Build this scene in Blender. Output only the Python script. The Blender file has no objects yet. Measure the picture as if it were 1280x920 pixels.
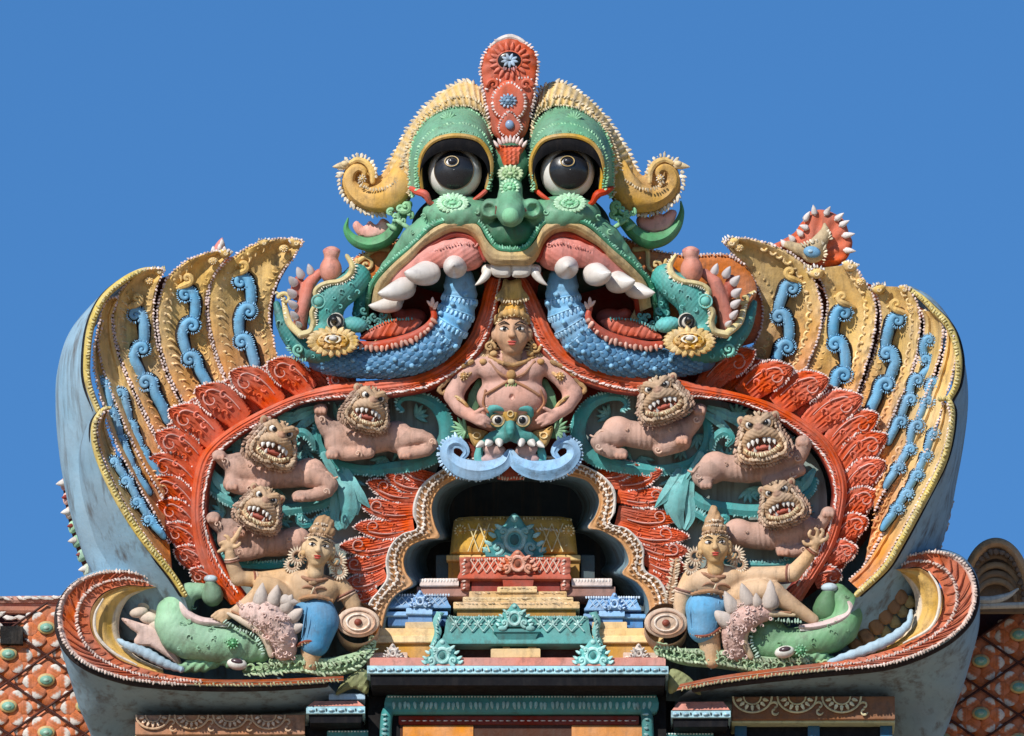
import bpy, math, random
import numpy as np
import openvdb
from mathutils import Vector, Matrix
from mathutils.geometry import delaunay_2d_cdt

random.seed(7); rng = np.random.default_rng(7)
pi = math.pi; R = math.radians
U = 0.005                       # metres per relief unit
ELEV = R(15)                    # the crest leans forward by this much, the camera looks up by it
H0 = 46.0                       # height of the middle of the gable above the ground
CE, SE = math.cos(ELEV), math.sin(ELEV)
SC = bpy.context.scene
COL = SC.collection

# ---------------------------------------------------------------- camera, sky, sun, exposure
cam = bpy.data.objects.new('camera', bpy.data.cameras.new('camera'))
COL.objects.link(cam); SC.camera = cam
DIST = 100.0
cam.location = (0, -DIST*CE, H0-DIST*SE)
cam.rotation_euler = (pi/2+ELEV, 0, 0)
cam.data.sensor_width = 36; cam.data.lens = 36*DIST/(1280*U)
cam.data.clip_start = 1; cam.data.clip_end = 20000

SUN_EL, SUN_AZ = R(31), R(-30)  # azimuth counted from the camera's back, minus = left
sdir = Vector((math.sin(SUN_AZ)*math.cos(SUN_EL), -math.cos(SUN_AZ)*math.cos(SUN_EL), math.sin(SUN_EL)))
w = bpy.data.worlds.new('World'); SC.world = w; w.use_nodes = True
nt = w.node_tree; bg = nt.nodes['Background']
sky = nt.nodes.new('ShaderNodeTexSky'); sky.sky_type = 'NISHITA'; sky.sun_disc = False
sky.sun_elevation = SUN_EL
sky.sun_rotation = math.atan2(sdir.x, sdir.y)
sky.altitude = 2500; sky.air_density = 1.0; sky.dust_density = 0.0; sky.ozone_density = 5.0
hs = nt.nodes.new('ShaderNodeHueSaturation'); hs.inputs['Saturation'].default_value = 1.17
nt.links.new(sky.outputs[0], hs.inputs['Color']); nt.links.new(hs.outputs[0], bg.inputs[0]); bg.inputs[1].default_value = 0.098
sl = bpy.data.lights.new('sun', 'SUN'); sun = bpy.data.objects.new('sun', sl); COL.objects.link(sun)
sl.energy = 4.1; sl.angle = R(0.5); sl.color = (1.0, 0.95, 0.87)
sun.rotation_euler = (-sdir).to_track_quat('-Z', 'Y').to_euler()
sun.location = (-20, -30, 90)
SC.view_settings.view_transform = 'Standard'; SC.view_settings.look = 'None'
SC.view_settings.exposure = 0.22; SC.view_settings.gamma = 1

# ---------------------------------------------------------------- colours and materials
def rgb(r, g, b):
    a = np.array([r, g, b], float)/255
    return np.where(a <= .04045, a/12.92, ((a+.055)/1.055)**2.4)
def hx(s): return rgb(int(s[0:2], 16), int(s[2:4], 16), int(s[4:6], 16))
RED = hx('cc5a35'); DRED = hx('8c2a1c'); OCH = hx('e0bd7c'); DOCH = hx('8f5f2c'); CREAM = hx('e0c9a0'); YEL = hx('dcb44e')
BLUE = hx('6fa8cc'); DBLUE = hx('3b7aa3'); TEAL = hx('4f9f9c'); LTEAL = hx('6fbcbc'); GREEN = hx('70a684'); DGREEN = hx('3d7558')
PINK = hx('d98f84'); SKIN = hx('cfa493'); SKIN2 = hx('d6ac86'); WHITE = hx('d9d3cb'); PALE = hx('e3cbc4'); SHELL = hx('8caabc')
BLACK = hx('15161c'); BROWN = hx('6d4a36'); TAN = hx('c39d72'); LGREEN = hx('93bc95'); GREYT = hx('9fb0ac')

def make_mat(name, rough=.62, dirt=.5, chips=.25, bump=.35, scale=1.0, streak=.3, spec=.4, coat=0.0, wear=.55):
    m = bpy.data.materials.new(name); m.use_nodes = True
    t = m.node_tree; N = t.nodes; L = t.links; b = N['Principled BSDF']
    at = N.new('ShaderNodeAttribute'); at.attribute_name = 'paint'
    tc = N.new('ShaderNodeTexCoord')
    def noise(s, det=4, rou=.6, vec=None):
        n = N.new('ShaderNodeTexNoise'); n.inputs['Scale'].default_value = s*scale
        n.inputs['Detail'].default_value = det; n.inputs['Roughness'].default_value = rou
        L.new(vec or tc.outputs['Object'], n.inputs['Vector']); return n.outputs['Fac']
    def ramp(f, a, bb, lo=0, hi=1):
        n = N.new('ShaderNodeMapRange'); n.inputs[1].default_value = a; n.inputs[2].default_value = bb
        n.inputs[3].default_value = lo; n.inputs[4].default_value = hi; L.new(f, n.inputs[0]); return n.outputs[0]
    def mix(f, a, bcol, typ='MIX'):
        n = N.new('ShaderNodeMix'); n.data_type = 'RGBA'; n.blend_type = typ
        if isinstance(f, float): n.inputs[0].default_value = f
        else: L.new(f, n.inputs[0])
        L.new(a, n.inputs[6])
        if isinstance(bcol, tuple): n.inputs[7].default_value = bcol
        else: L.new(bcol, n.inputs[7])
        return n.outputs[2]
    c = at.outputs['Color']
    # broad tone drift, grime blotches, rain streaks, chalky chips
    hsv = N.new('ShaderNodeHueSaturation'); L.new(c, hsv.inputs['Color'])
    L.new(ramp(noise(3.0, 6, .7), .3, .7, .80, 1.13), hsv.inputs['Value']); L.new(ramp(noise(5.5), .3, .7, .88, 1.08), hsv.inputs['Saturation'])
    c = hsv.outputs[0]
    mp = N.new('ShaderNodeMapping'); mp.inputs['Scale'].default_value = (26, 26, 2.2); L.new(tc.outputs['Object'], mp.inputs[0])
    c = mix(ramp(noise(1.0, 4, .65, mp.outputs[0]), .50, .72, 0, streak), c, (.09, .07, .055, 1))
    c = mix(ramp(noise(9, 8, .75), .53, .74, 0, dirt), c, (.085, .062, .05, 1))
    c = mix(ramp(noise(60, 5, .75), .66, .74, 0, chips), c, (.62, .58, .52, 1))
    # brushed-on paint rubs through to chalk along exposed edges
    ge = N.new('ShaderNodeNewGeometry'); ed = N.new('ShaderNodeMath'); ed.operation = 'MULTIPLY'
    L.new(ramp(ge.outputs['Pointiness'], .515, .60, 0, wear), ed.inputs[0]); L.new(ramp(noise(24, 5, .7), .38, .62), ed.inputs[1])
    h3 = N.new('ShaderNodeHueSaturation'); L.new(c, h3.inputs['Color']); h3.inputs['Saturation'].default_value = .72; h3.inputs['Value'].default_value = 1.7
    c = mix(ed.outputs[0], c, h3.outputs[0])
    oi = N.new('ShaderNodeObjectInfo'); h2 = N.new('ShaderNodeHueSaturation'); L.new(c, h2.inputs['Color'])
    L.new(ramp(oi.outputs['Random'], 0, 1, .90, 1.10), h2.inputs['Value']); L.new(ramp(noise(1.3, 3), .3, .7, .92, 1.10), h2.inputs['Saturation']); c = h2.outputs[0]
    L.new(c, b.inputs['Base Color'])
    L.new(ramp(noise(20, 4), .3, .7, rough-.12, rough+.15), b.inputs['Roughness'])
    b.inputs['Specular IOR Level'].default_value = spec
    b.inputs['Coat Weight'].default_value = coat; b.inputs['Coat Roughness'].default_value = .15
    bp = N.new('ShaderNodeBump'); bp.inputs['Strength'].default_value = bump; bp.inputs['Distance'].default_value = .006
    ad = N.new('ShaderNodeMath'); ad.operation = 'MULTIPLY_ADD'; ad.inputs[1].default_value = .45
    L.new(noise(110, 4, .7), ad.inputs[0]); L.new(noise(28, 5, .6), ad.inputs[2])
    L.new(ad.outputs[0], bp.inputs['Height']); L.new(bp.outputs[0], b.inputs['Normal'])
    return m
M_STUCCO = make_mat('painted_stucco', rough=.7, dirt=.65, chips=.35, bump=.6, spec=.25)
M_OLD = make_mat('weathered_painted_stucco', rough=.75, dirt=.8, chips=.55, streak=.45, bump=.7, spec=.22)
M_SHELL = make_mat('smooth_limewash', rough=.75, dirt=.28, chips=.12, streak=.85, bump=.5, scale=.5, wear=.1)
M_GLOSS = make_mat('enamel_paint', rough=.36, dirt=.4, chips=.1, streak=.15, bump=.2, spec=.55, coat=.15, wear=.15)
M_ENAMEL = make_mat('satin_enamel_paint', rough=.54, dirt=.65, chips=.35, streak=.35, bump=.5, spec=.35, coat=.0)
M_BLACK = make_mat('black_gloss_paint', rough=.28, dirt=.1, chips=.04, streak=.05, bump=.12, spec=.6, wear=.1)
M_MATT_BLACK = make_mat('matt_black_paint_and_shade', rough=.8, dirt=.1, chips=.06, streak=.1, bump=.3, spec=.2, wear=.1)  # matt black, for painted eye lids and for shade coloured in below cornices
M_TERRA = make_mat('terracotta_tile', rough=.8, dirt=.7, chips=.35, streak=.4, bump=.6)

# ---------------------------------------------------------------- mesh gathering (relief units: x right, y down, d towards the viewer)
class G:
    def __init__(s): s.V = []; s.Q = []; s.T = []; s.C = []; s.n = 0
    def add(s, V, Q=None, T=None, C=(.5, .5, .5)):
        V = np.asarray(V, float).reshape(-1, 3); k = len(V)
        C = np.asarray(C, float)
        if C.ndim == 1: C = np.broadcast_to(C, (k, 3))
        s.V.append(V); s.C.append(C.reshape(-1, 3))
        if Q is not None and len(Q): s.Q.append(np.asarray(Q, int).reshape(-1, 4)+s.n)
        if T is not None and len(T): s.T.append(np.asarray(T, int).reshape(-1, 3)+s.n)
        s.n += k; return s
    def join(s, o):
        for V, C in zip(o.V, o.C): s.V.append(V); s.C.append(C)
        for q in o.Q: s.Q.append(q+s.n)
        for t in o.T: s.T.append(t+s.n)
        s.n += o.n; return s
    def mirror(s, cx):
        for i in range(len(s.V)):
            v = s.V[i].copy(); v[:, 0] = 2*cx-v[:, 0]; s.V[i] = v
        s.Q = [q[:, ::-1] for q in s.Q]; s.T = [t[:, ::-1] for t in s.T]; return s
    def warp(s, f):
        s.V = [f(v.copy()) for v in s.V]; return s
NTRI = [0]
def to_mesh(name, g, at, sharp=40, upright=False):
    V = np.concatenate(g.V); C = np.concatenate(g.C)
    if upright: P = V.astype(np.float32)
    else:
        P = np.empty_like(V); P[:, 0] = (V[:, 0]-at[0])*U; P[:, 1] = -(V[:, 2]-at[2])*U; P[:, 2] = -(V[:, 1]-at[1])*U
        P = P.astype(np.float32)
    Q = np.concatenate(g.Q) if g.Q else np.zeros((0, 4), int); T = np.concatenate(g.T) if g.T else np.zeros((0, 3), int)
    me = bpy.data.meshes.new(name); nl = len(Q)*4+len(T)*3
    me.vertices.add(len(P)); me.vertices.foreach_set('co', P.ravel())
    me.loops.add(nl); me.loops.foreach_set('vertex_index', np.concatenate([Q.ravel(), T.ravel()]).astype(np.int32))
    me.polygons.add(len(Q)+len(T))
    st = np.concatenate([np.arange(len(Q))*4, len(Q)*4+np.arange(len(T))*3]).astype(np.int32)
    me.polygons.foreach_set('loop_start', st)
    me.update(calc_edges=True)
    a = me.color_attributes.new('paint', 'FLOAT_COLOR', 'POINT')
    a.data.foreach_set('color', np.concatenate([np.clip(C, 0, 1), np.ones((len(C), 1))], 1).astype(np.float32).ravel())
    me.shade_smooth()
    if sharp and sharp < 180: me.set_sharp_from_angle(angle=R(sharp))
    NTRI[0] += 2*len(Q)+len(T)
    return me
def frame_pt(px, py, d): # relief coordinates -> world
    x, up, v = (px-640)*U, (460-py)*U, d*U
    return Vector((x, -v*CE-up*SE, H0+up*CE-v*SE))
ANCH = {}
def thing(name, label, cat, at, group=None, upright=False):
    o = bpy.data.objects.new(name, None); COL.objects.link(o); o.empty_display_size = .1
    at = tuple(at) if len(at) == 3 else (at[0], at[1], 0.0)
    o.location = frame_pt(*at); o.rotation_euler = (0 if upright else ELEV, 0, 0)
    o['label'] = label; o['category'] = cat
    if group: o['group'] = group
    ANCH[o.name] = at; return o
def part(name, g, parent, mat=None, label=None, stuff=False, sharp=40):
    at = ANCH[parent.name]
    o = bpy.data.objects.new(name, to_mesh(name, g, at, sharp)); COL.objects.link(o)
    o.parent = parent; o.data.materials.append(mat or M_STUCCO)
    if label: o['label'] = label
    if stuff: o['kind'] = 'stuff'
    ANCH[o.name] = at; return o
def solo(name, g, label, cat, at, mat=None, group=None, sharp=40, kind=None):
    at = tuple(at) if len(at) == 3 else (at[0], at[1], 0.0)
    o = bpy.data.objects.new(name, to_mesh(name, g, at, sharp)); COL.objects.link(o)
    o.location = frame_pt(*at); o.rotation_euler = (ELEV, 0, 0); o.data.materials.append(mat or M_STUCCO)
    if label: o['label'] = label
    if cat: o['category'] = cat
    if group: o['group'] = group
    if kind: o['kind'] = kind
    ANCH[o.name] = at; return o

# ---------------------------------------------------------------- curves and shapes
def cat(pts, n=None, closed=False, step=None):
    P = np.asarray(pts, float)
    if P.shape[1] == 2: P = np.c_[P, np.zeros(len(P))]
    k = len(P)
    if closed: E = np.concatenate([P[-1:], P, P[:2]])
    else: E = np.concatenate([2*P[:1]-P[1:2], P, 2*P[-1:]-P[-2:-1]])
    segs = k if closed else k-1; out = []
    for i in range(segs):
        p0, p1, p2, p3 = E[i], E[i+1], E[i+2], E[i+3]
        t = np.linspace(0, 1, 17)[:-1, None]
        out.append(.5*((2*p1)+(-p0+p2)*t+(2*p0-5*p1+4*p2-p3)*t*t+(-p0+3*p1-3*p2+p3)*t**3))
    out.append(E[segs+1:segs+2]); Q = np.concatenate(out)
    s = np.r_[0, np.cumsum(np.linalg.norm(np.diff(Q, axis=0), axis=1))]
    if n is None: n = max(4, int(s[-1]/(step or 4))+1)
    if closed: u = np.linspace(0, s[-1], n+1)[:-1]
    else: u = np.linspace(0, s[-1], n)
    return np.stack([np.interp(u, s, Q[:, j]) for j in range(Q.shape[1])], 1)
def lerpn(vals, n):
    vals = np.atleast_1d(np.asarray(vals, float))
    if len(vals) == 1: return np.full(n, vals[0])
    return np.interp(np.linspace(0, 1, n), np.linspace(0, 1, len(vals)), vals)
def nrm(a): return a/np.maximum(np.linalg.norm(a, axis=-1, keepdims=True), 1e-9)
def gridq(nu, nv, cu=False, cv=False):
    iu = np.arange(nu if cu else nu-1); iv = np.arange(nv if cv else nv-1)
    a, b = np.meshgrid(iu, iv, indexing='ij'); a2 = (a+1) % nu; b2 = (b+1) % nv
    return np.stack([a*nv+b, a*nv+b2, a2*nv+b2, a2*nv+b], -1).reshape(-1, 4)
def grid(P, C, cu=False, cv=False):
    P = np.asarray(P, float); nu, nv = P.shape[:2]; C = np.asarray(C, float)
    if C.ndim == 1: C = np.broadcast_to(C, (nu, nv, 3))
    return G().add(P.reshape(-1, 3), gridq(nu, nv, cu, cv), None, C.reshape(-1, 3))
def tube(pts, rad, seg=12, n=None, step=3, col=RED, flat=1.0, disp=None, cf=None, smooth=True, up=(0, 0, 1), caps=True):
    P = cat(pts, n, step=step) if smooth else np.asarray(pts, float)
    n = len(P); r = lerpn(rad, n)
    if caps:                       # rounded ends
        T0 = nrm(P[:1]-P[1:2]); T1 = nrm(P[-1:]-P[-2:-1]); a = np.array([90, 60, 30])
        A = [P[0]+T0[0]*r[0]*math.sin(R(x)) for x in a]; B = [P[-1]+T1[0]*r[-1]*math.sin(R(x)) for x in a[::-1]]
        ra = [max(r[0]*math.cos(R(x)), .01) for x in a]; rb = [max(r[-1]*math.cos(R(x)), .01) for x in a[::-1]]
        P = np.concatenate([A, P, B]); r = np.r_[ra, r, rb]; n = len(P)
    T = nrm(np.gradient(P, axis=0)); upv = np.array(up, float)
    N1 = upv-T*(T@upv)[:, None]; bad = np.linalg.norm(N1, axis=1) < .15
    N1[bad] += np.array([0, -1, 0])-T[bad]*(T[bad]@np.array([0, -1, 0]))[:, None]
    N1 = nrm(N1); N2 = np.cross(T, N1)
    th = np.linspace(0, 2*pi, seg, endpoint=False)
    rr = r[:, None]*np.ones(seg)
    if disp is not None:
        uu = np.linspace(0, 1, n)[:, None]; rr = rr+disp(uu, th[None])*np.minimum(1, r/np.max(r)*2)[:, None]
    S = P[:, None]+(N1[:, None]*np.cos(th)[None, :, None]*flat+N2[:, None]*np.sin(th)[None, :, None])*rr[..., None]
    C = col if cf is None else cf(np.linspace(0, 1, n)[:, None]*np.ones(seg), th[None]*np.ones((n, 1)), S)
    return grid(S, C, cv=True)
def sphere_t(m=8, k=6):
    V = [[0, 0, 1]]
    for i in range(1, k):
        for j in range(m):
            a, b = pi*i/k, 2*pi*j/m; V.append([math.sin(a)*math.cos(b), math.sin(a)*math.sin(b), math.cos(a)])
    V.append([0, 0, -1]); T = []; Q = []
    for j in range(m): T.append([0, 1+j, 1+(j+1) % m]); T.append([len(V)-1, 1+(k-2)*m+(j+1) % m, 1+(k-2)*m+j])
    for i in range(k-2):
        for j in range(m): a = 1+i*m; Q.append([a+j, a+m+j, a+m+(j+1) % m, a+(j+1) % m])
    return np.array(V, float), np.array(Q), np.array(T)
SPH = {k: sphere_t(*k) for k in ((6, 4), (8, 6), (16, 10), (32, 20))}
def ell(c, r, rot=0, col=RED, res=(16, 10), tilt=0, yaw=0, cf=None):
    V, Q, T = SPH[res]; r = np.broadcast_to(np.asarray(r, float), 3); V = V*r
    if tilt: a = R(tilt); V = np.c_[V[:, 0], V[:, 1]*math.cos(a)-V[:, 2]*math.sin(a), V[:, 1]*math.sin(a)+V[:, 2]*math.cos(a)]
    if yaw: a = R(yaw); V = np.c_[V[:, 0]*math.cos(a)+V[:, 2]*math.sin(a), V[:, 1], -V[:, 0]*math.sin(a)+V[:, 2]*math.cos(a)]
    a = R(rot); V = np.c_[V[:, 0]*math.cos(a)-V[:, 1]*math.sin(a), V[:, 0]*math.sin(a)+V[:, 1]*math.cos(a), V[:, 2]]+np.asarray(c, float)
    return G().add(V, Q, T, col if cf is None else cf(V))
def drops(P, D, size, col, res=(6, 4), off=0.0, lift=0.0, N=None):
    """many small petals: P centres, D directions, size (length, width, depth)"""
    P = np.asarray(P, float); n = len(P)
    D = nrm(np.broadcast_to(np.asarray(D, float), P.shape).copy())
    N = np.array([0, 0, 1.]) if N is None else np.asarray(N, float)
    N = np.broadcast_to(N, P.shape); W = nrm(np.cross(D, N)); N = np.cross(W, D)
    S = np.broadcast_to(np.asarray(size, float), (n, 3))
    V, Q, T = SPH[res]; V = V.copy(); tp = 1-.35*V[:, 0]; k = len(V)
    P = P+D*(off*S[:, :1])+N*lift
    X = P[:, None]+D[:, None]*(V[:, 0][None, :, None]*S[:, None, :1])+W[:, None]*((V[:, 1]*tp)[None, :, None]*S[:, None, 1:2])+N[:, None]*(V[:, 2][None, :, None]*S[:, None, 2:3])
    Qa = (Q[None]+(np.arange(n)*k)[:, None, None]).reshape(-1, 4); Ta = (T[None]+(np.arange(n)*k)[:, None, None]).reshape(-1, 3)
    col = np.asarray(col, float)
    if col.ndim == 2: col = np.repeat(col, k, 0)
    return G().add(X.reshape(-1, 3), Qa, Ta, col)
def fringe(path, spacing=4, size=(3, 1.6, 1.6), slant=90, col=PALE, side=1, off=.6, lift=0, closed=False, jitter=.25, n=None, res=(6, 4)):
    """row of small petals along a path, leaning off it by slant degrees"""
    P = cat(path, n, step=spacing, closed=closed)
    if closed: T = nrm(np.roll(P, -1, 0)-np.roll(P, 1, 0))
    else: T = nrm(np.gradient(P, axis=0))
    W = np.stack([-T[:, 1], T[:, 0], np.zeros(len(T))], 1)*side
    a = R(slant)+rng.normal(0, .2, len(P)); D = T*np.cos(a)[:, None]+W*np.sin(a)[:, None]
    S = .9*np.array(size)[None]*(1+rng.uniform(-1.5*jitter, 1.3*jitter, (len(P), 3))*np.array([1, .6, .5]))*np.where(rng.random((len(P), 1)) < .05, .35, 1); P = P+rng.normal(0, .35, P.shape)
    C = np.asarray(col)[None]*rng.uniform(.66, 1.08, (len(P), 1))
    return drops(P, D, S, C, res, off, lift)
def strip(A, B, hf=None, cf=None, nu=60, nv=16, col=RED, skirt=8, ve=None):
    """surface between two space curves, h(u, v) raised towards the viewer, sides turned back by skirt"""
    A = cat(A, nu); B = cat(B, nu); v = np.linspace(0, 1, nv) if ve is None else ve
    u = np.linspace(0, 1, nu)
    P = A[:, None]*(1-v)[None, :, None]+B[:, None]*v[None, :, None]
    uu, vv = np.meshgrid(u, v, indexing='ij')
    if hf is not None: P[..., 2] += hf(uu, vv)
    C = np.broadcast_to(np.asarray(col, float), P.shape).copy() if cf is None else cf(uu, vv)
    if skirt:
        a = P[:, :1].copy(); b = P[:, -1:].copy(); a[..., 2] -= skirt; b[..., 2] -= skirt
        P = np.concatenate([a, P, b], 1); C = np.concatenate([C[:, :1], C, C[:, -1:]], 1)
        a = P[:1].copy(); b = P[-1:].copy(); m = P[..., 2].min()
        a[..., 2] = np.minimum(a[..., 2], a[..., 2]-skirt); b[..., 2] = b[..., 2]-skirt
        P = np.concatenate([a, P, b], 0); C = np.concatenate([C[:1], C, C[-1:]], 0)
    return grid(P, C)
def pillow(outline, d0=0, H=8, rim=8, step=4, hf=None, cf=None, col=RED, skirt=6, smooth=True, dplane=None, ostep=None, power=.5):
    """closed outline filled with a domed skin: flat in the middle, rolled at the rim"""
    O = cat(outline, closed=True, step=ostep or step)[:, :2] if smooth else np.asarray(outline, float)[:, :2]
    lo, hi = O.min(0), O.max(0)
    gx, gy = np.meshgrid(np.arange(lo[0]+step/2, hi[0], step), np.arange(lo[1]+step/2, hi[1], step*.9))
    gx[::2] += step*.5; pts = np.c_[gx.ravel(), gy.ravel()]
    def dist(p):
        a = O; b = np.roll(O, -1, 0); out = np.full(len(p), 1e9); ins = np.zeros(len(p), bool)
        for i in range(len(a)):
            e = b[i]-a[i]; w = p-a[i]; t = np.clip((w@e)/max(e@e, 1e-9), 0, 1)
            dd = w-t[:, None]*e; out = np.minimum(out, (dd*dd).sum(1))
            if a[i, 1] != b[i, 1]:
                cnd = (a[i, 1] > p[:, 1]) != (b[i, 1] > p[:, 1])
                xi = (b[i, 0]-a[i, 0])*(p[:, 1]-a[i, 1])/(b[i, 1]-a[i, 1])+a[i, 0]; ins ^= cnd & (p[:, 0] < xi)
        return np.sqrt(out), ins
    D, ins = dist(pts); k = ins & (D > step*.45); pts = pts[k]; D = D[k]
    no = len(O); allp = np.concatenate([O, pts]); D = np.r_[np.zeros(no), D]
    vs, es, fs, _, _, _ = delaunay_2d_cdt([Vector(p) for p in allp], [(i, (i+1) % no) for i in range(no)], [], 1, 1e-5)
    if len(vs) != len(allp):
        allp = np.array([v[:] for v in vs]); D, ins = dist(allp); D[:no] = 0
    t = np.clip(D/rim, 0, 1); z = H*(1-(1-t)**2)**power
    zz = d0+z
    if dplane is not None: zz = zz+dplane(allp[:, 0], allp[:, 1])
    if hf is not None: zz = zz+hf(allp[:, 0], allp[:, 1], D)
    V = np.c_[allp, zz]; T = np.array([f for f in fs if len(f) == 3])
    C = np.broadcast_to(np.asarray(col, float), V.shape).copy() if cf is None else cf(allp[:, 0], allp[:, 1], D)
    g = G().add(V, None, T, C)
    if skirt:
        b = V[:no].copy(); b[:, 2] -= skirt; i = np.arange(no); j = (i+1) % no
        g.add(np.concatenate([V[:no], b]), np.stack([i, j, j+no, i+no], 1), None, np.concatenate([C[:no], C[:no]]))
    return g
def spiral(c, r0, a0, turns, r1=.8, dirn=1, d=0, dr=0, n=None):
    n = n or int(14*turns)+6; t = np.linspace(0, 1, n); a = R(a0)+dirn*2*pi*turns*t; r = r0+(r1-r0)*t**.8
    return np.c_[c[0]+r*np.cos(a), c[1]+r*np.sin(a), d+dr*t]
def volute(c, r0, a0, turns, th=(3, 1.2), dirn=1, d=0, dr=3, col=RED, seg=8, tail=None):
    S = spiral(c, r0, a0, turns, .12*r0, dirn, d, dr)
    if tail is not None: S = np.concatenate([np.asarray(tail, float), S])
    return tube(S, th, seg=seg, col=col, step=max(1.2, th[0]*.5))
def rosette(c, r, d=0, n=14, col=OCH, col2=WHITE, squash=1.0, rot=0, depth=3, core=None):
    g = ell((c[0], c[1], d), (r*.78, r*.78*squash, depth), rot, col)
    a = np.linspace(0, 2*pi, n, endpoint=False)+R(rot)
    P = np.c_[c[0]+np.cos(a)*r*.82, c[1]+np.sin(a)*r*.82*squash, np.full(n, d+.6)]
    D = np.c_[np.cos(a), np.sin(a)*squash, 0*a]
    g.join(drops(P, D, (r*.24, max(.9, r*.16), depth*.7), col2))
    P2 = np.c_[c[0]+np.cos(a)*r*.45, c[1]+np.sin(a)*r*.45*squash, np.full(n, d+depth*.85)]
    g.join(drops(P2[::2], D[::2], (r*.14, r*.1, depth*.4), core if core is not None else col))
    g.join(ell((c[0], c[1], d+depth*.8), (r*.25, r*.25*squash, depth*.6), 0, core if core is not None else col2, (8, 6)))
    return g

# ---------------------------------------------------------------- solid modelling by blended distance fields
def smin(a, b, k):
    h = np.clip(.5+.5*(b-a)/k, 0, 1); return b*(1-h)+a*h-k*h*(1-h)
def prim_sdf(p, X):
    if p[0] == 'e':
        c, r, rot = p[1], p[2], p[3]; q = X-np.asarray(c, float)
        a = R(rot); x = q[..., 0]*math.cos(a)+q[..., 1]*math.sin(a); y = -q[..., 0]*math.sin(a)+q[..., 1]*math.cos(a); z = q[..., 2]
        k = np.sqrt((x/r[0])**2+(y/r[1])**2+(z/r[2])**2); k2 = np.sqrt((x/r[0]**2)**2+(y/r[1]**2)**2+(z/r[2]**2)**2)
        return k*(k-1)/np.maximum(k2, 1e-6)
    P, rr = p[1], p[2]; out = None
    for i in range(len(P)-1):
        a, b = P[i], P[i+1]; e = b-a; w = X-a; t = np.clip((w@e)/max(e@e, 1e-9), 0, 1)
        s = np.linalg.norm(w-t[..., None]*e, axis=-1)-(rr[i]+(rr[i+1]-rr[i])*t)
        out = s if out is None else np.minimum(out, s)
    return out
def E(c, r, rot=0, col=None, op='+', k=None):
    r = np.broadcast_to(np.asarray(r, float), 3); return ('e', np.asarray(c, float), r, rot, col, op, k)
def K(path, rad, col=None, op='+', k=None, n=None):
    P = cat(path, n or max(3, 2*len(path)-1)) if len(path) > 2 else np.asarray(path, float)
    return ('c', P, lerpn(rad, len(P)), 0, col, op, k)
def blob(prims, vox=1.5, k=4, col=SKIN, post=None):
    los, his = [], []
    for p in prims:
        if p[5] == '-': continue
        if p[0] == 'e': m = max(p[2]); lo, hi = p[1]-m, p[1]+m
        else: m = p[2].max(); lo, hi = p[1].min(0)-m, p[1].max(0)+m
        los.append(lo); his.append(hi)
    lo = np.min(los, 0)-k-4*vox; hi = np.max(his, 0)+k+4*vox
    n = np.ceil((hi-lo)/vox).astype(int); F = np.full(n, 12.0*vox+k, np.float32)
    ax = [lo[i]+np.arange(n[i])*vox for i in range(3)]
    for p in prims:
        kk = p[6] if p[6] is not None else k; mg = kk+6*vox
        if p[0] == 'e': m = max(p[2]); a, b = p[1]-m-mg, p[1]+m+mg
        else: m = p[2].max(); a, b = p[1].min(0)-m-mg, p[1].max(0)+m+mg
        i0 = np.clip(np.floor((a-lo)/vox).astype(int), 0, n); i1 = np.clip(np.ceil((b-lo)/vox).astype(int), 0, n)
        if (i1 <= i0).any(): continue
        sl_ = tuple(slice(x, y) for x, y in zip(i0, i1))
        X = np.stack(np.meshgrid(*[ax[i][sl_[i]] for i in range(3)], indexing='ij'), -1)
        s = prim_sdf(p, X)
        F[sl_] = smin(F[sl_], s, kk) if p[5] == '+' else -smin(-F[sl_], s, kk)
    gr = openvdb.FloatGrid(background=12.0*vox+k); gr.copyFromArray(F)
    pts, quads = gr.convertToQuads(isovalue=0.0)
    V = np.asarray(pts, float)*vox+lo; Q = np.asarray(quads, int)
    C = np.broadcast_to(np.asarray(col, float), V.shape).copy(); best = np.full(len(V), 1e9)
    for p in prims:
        if p[5] == '-' and p[4] is None: continue
        s = prim_sdf(p, V)
        if p[5] == '-': s = np.abs(s)-.8*vox
        m = s < best; best[m] = s[m]; C[m] = p[4] if p[4] is not None else col
    g = G()
    if post is not None:
        # vertex normals from the faces
        fn = np.cross(V[Q[:, 1]]-V[Q[:, 0]], V[Q[:, 3]]-V[Q[:, 0]]); N = np.zeros_like(V)
        for j in range(4): np.add.at(N, Q[:, j], fn)
        N = nrm(N)
        c0 = V.mean(0)
        if ((V-c0)*N).sum() < 0: N = -N
        V, C = post(V, N, C)
    return g.add(V, Q, None, C)

def drape(g, pts, r=3.0, lift=0.0):
    """depth of a finished skin under given picture points"""
    V = np.concatenate(g.V); out = []
    for x, y in pts:
        m = (np.abs(V[:, 0]-x) < r) & (np.abs(V[:, 1]-y) < r)
        if m.any(): out.append((x, y, V[m, 2].max()+lift))
    return out
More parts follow.
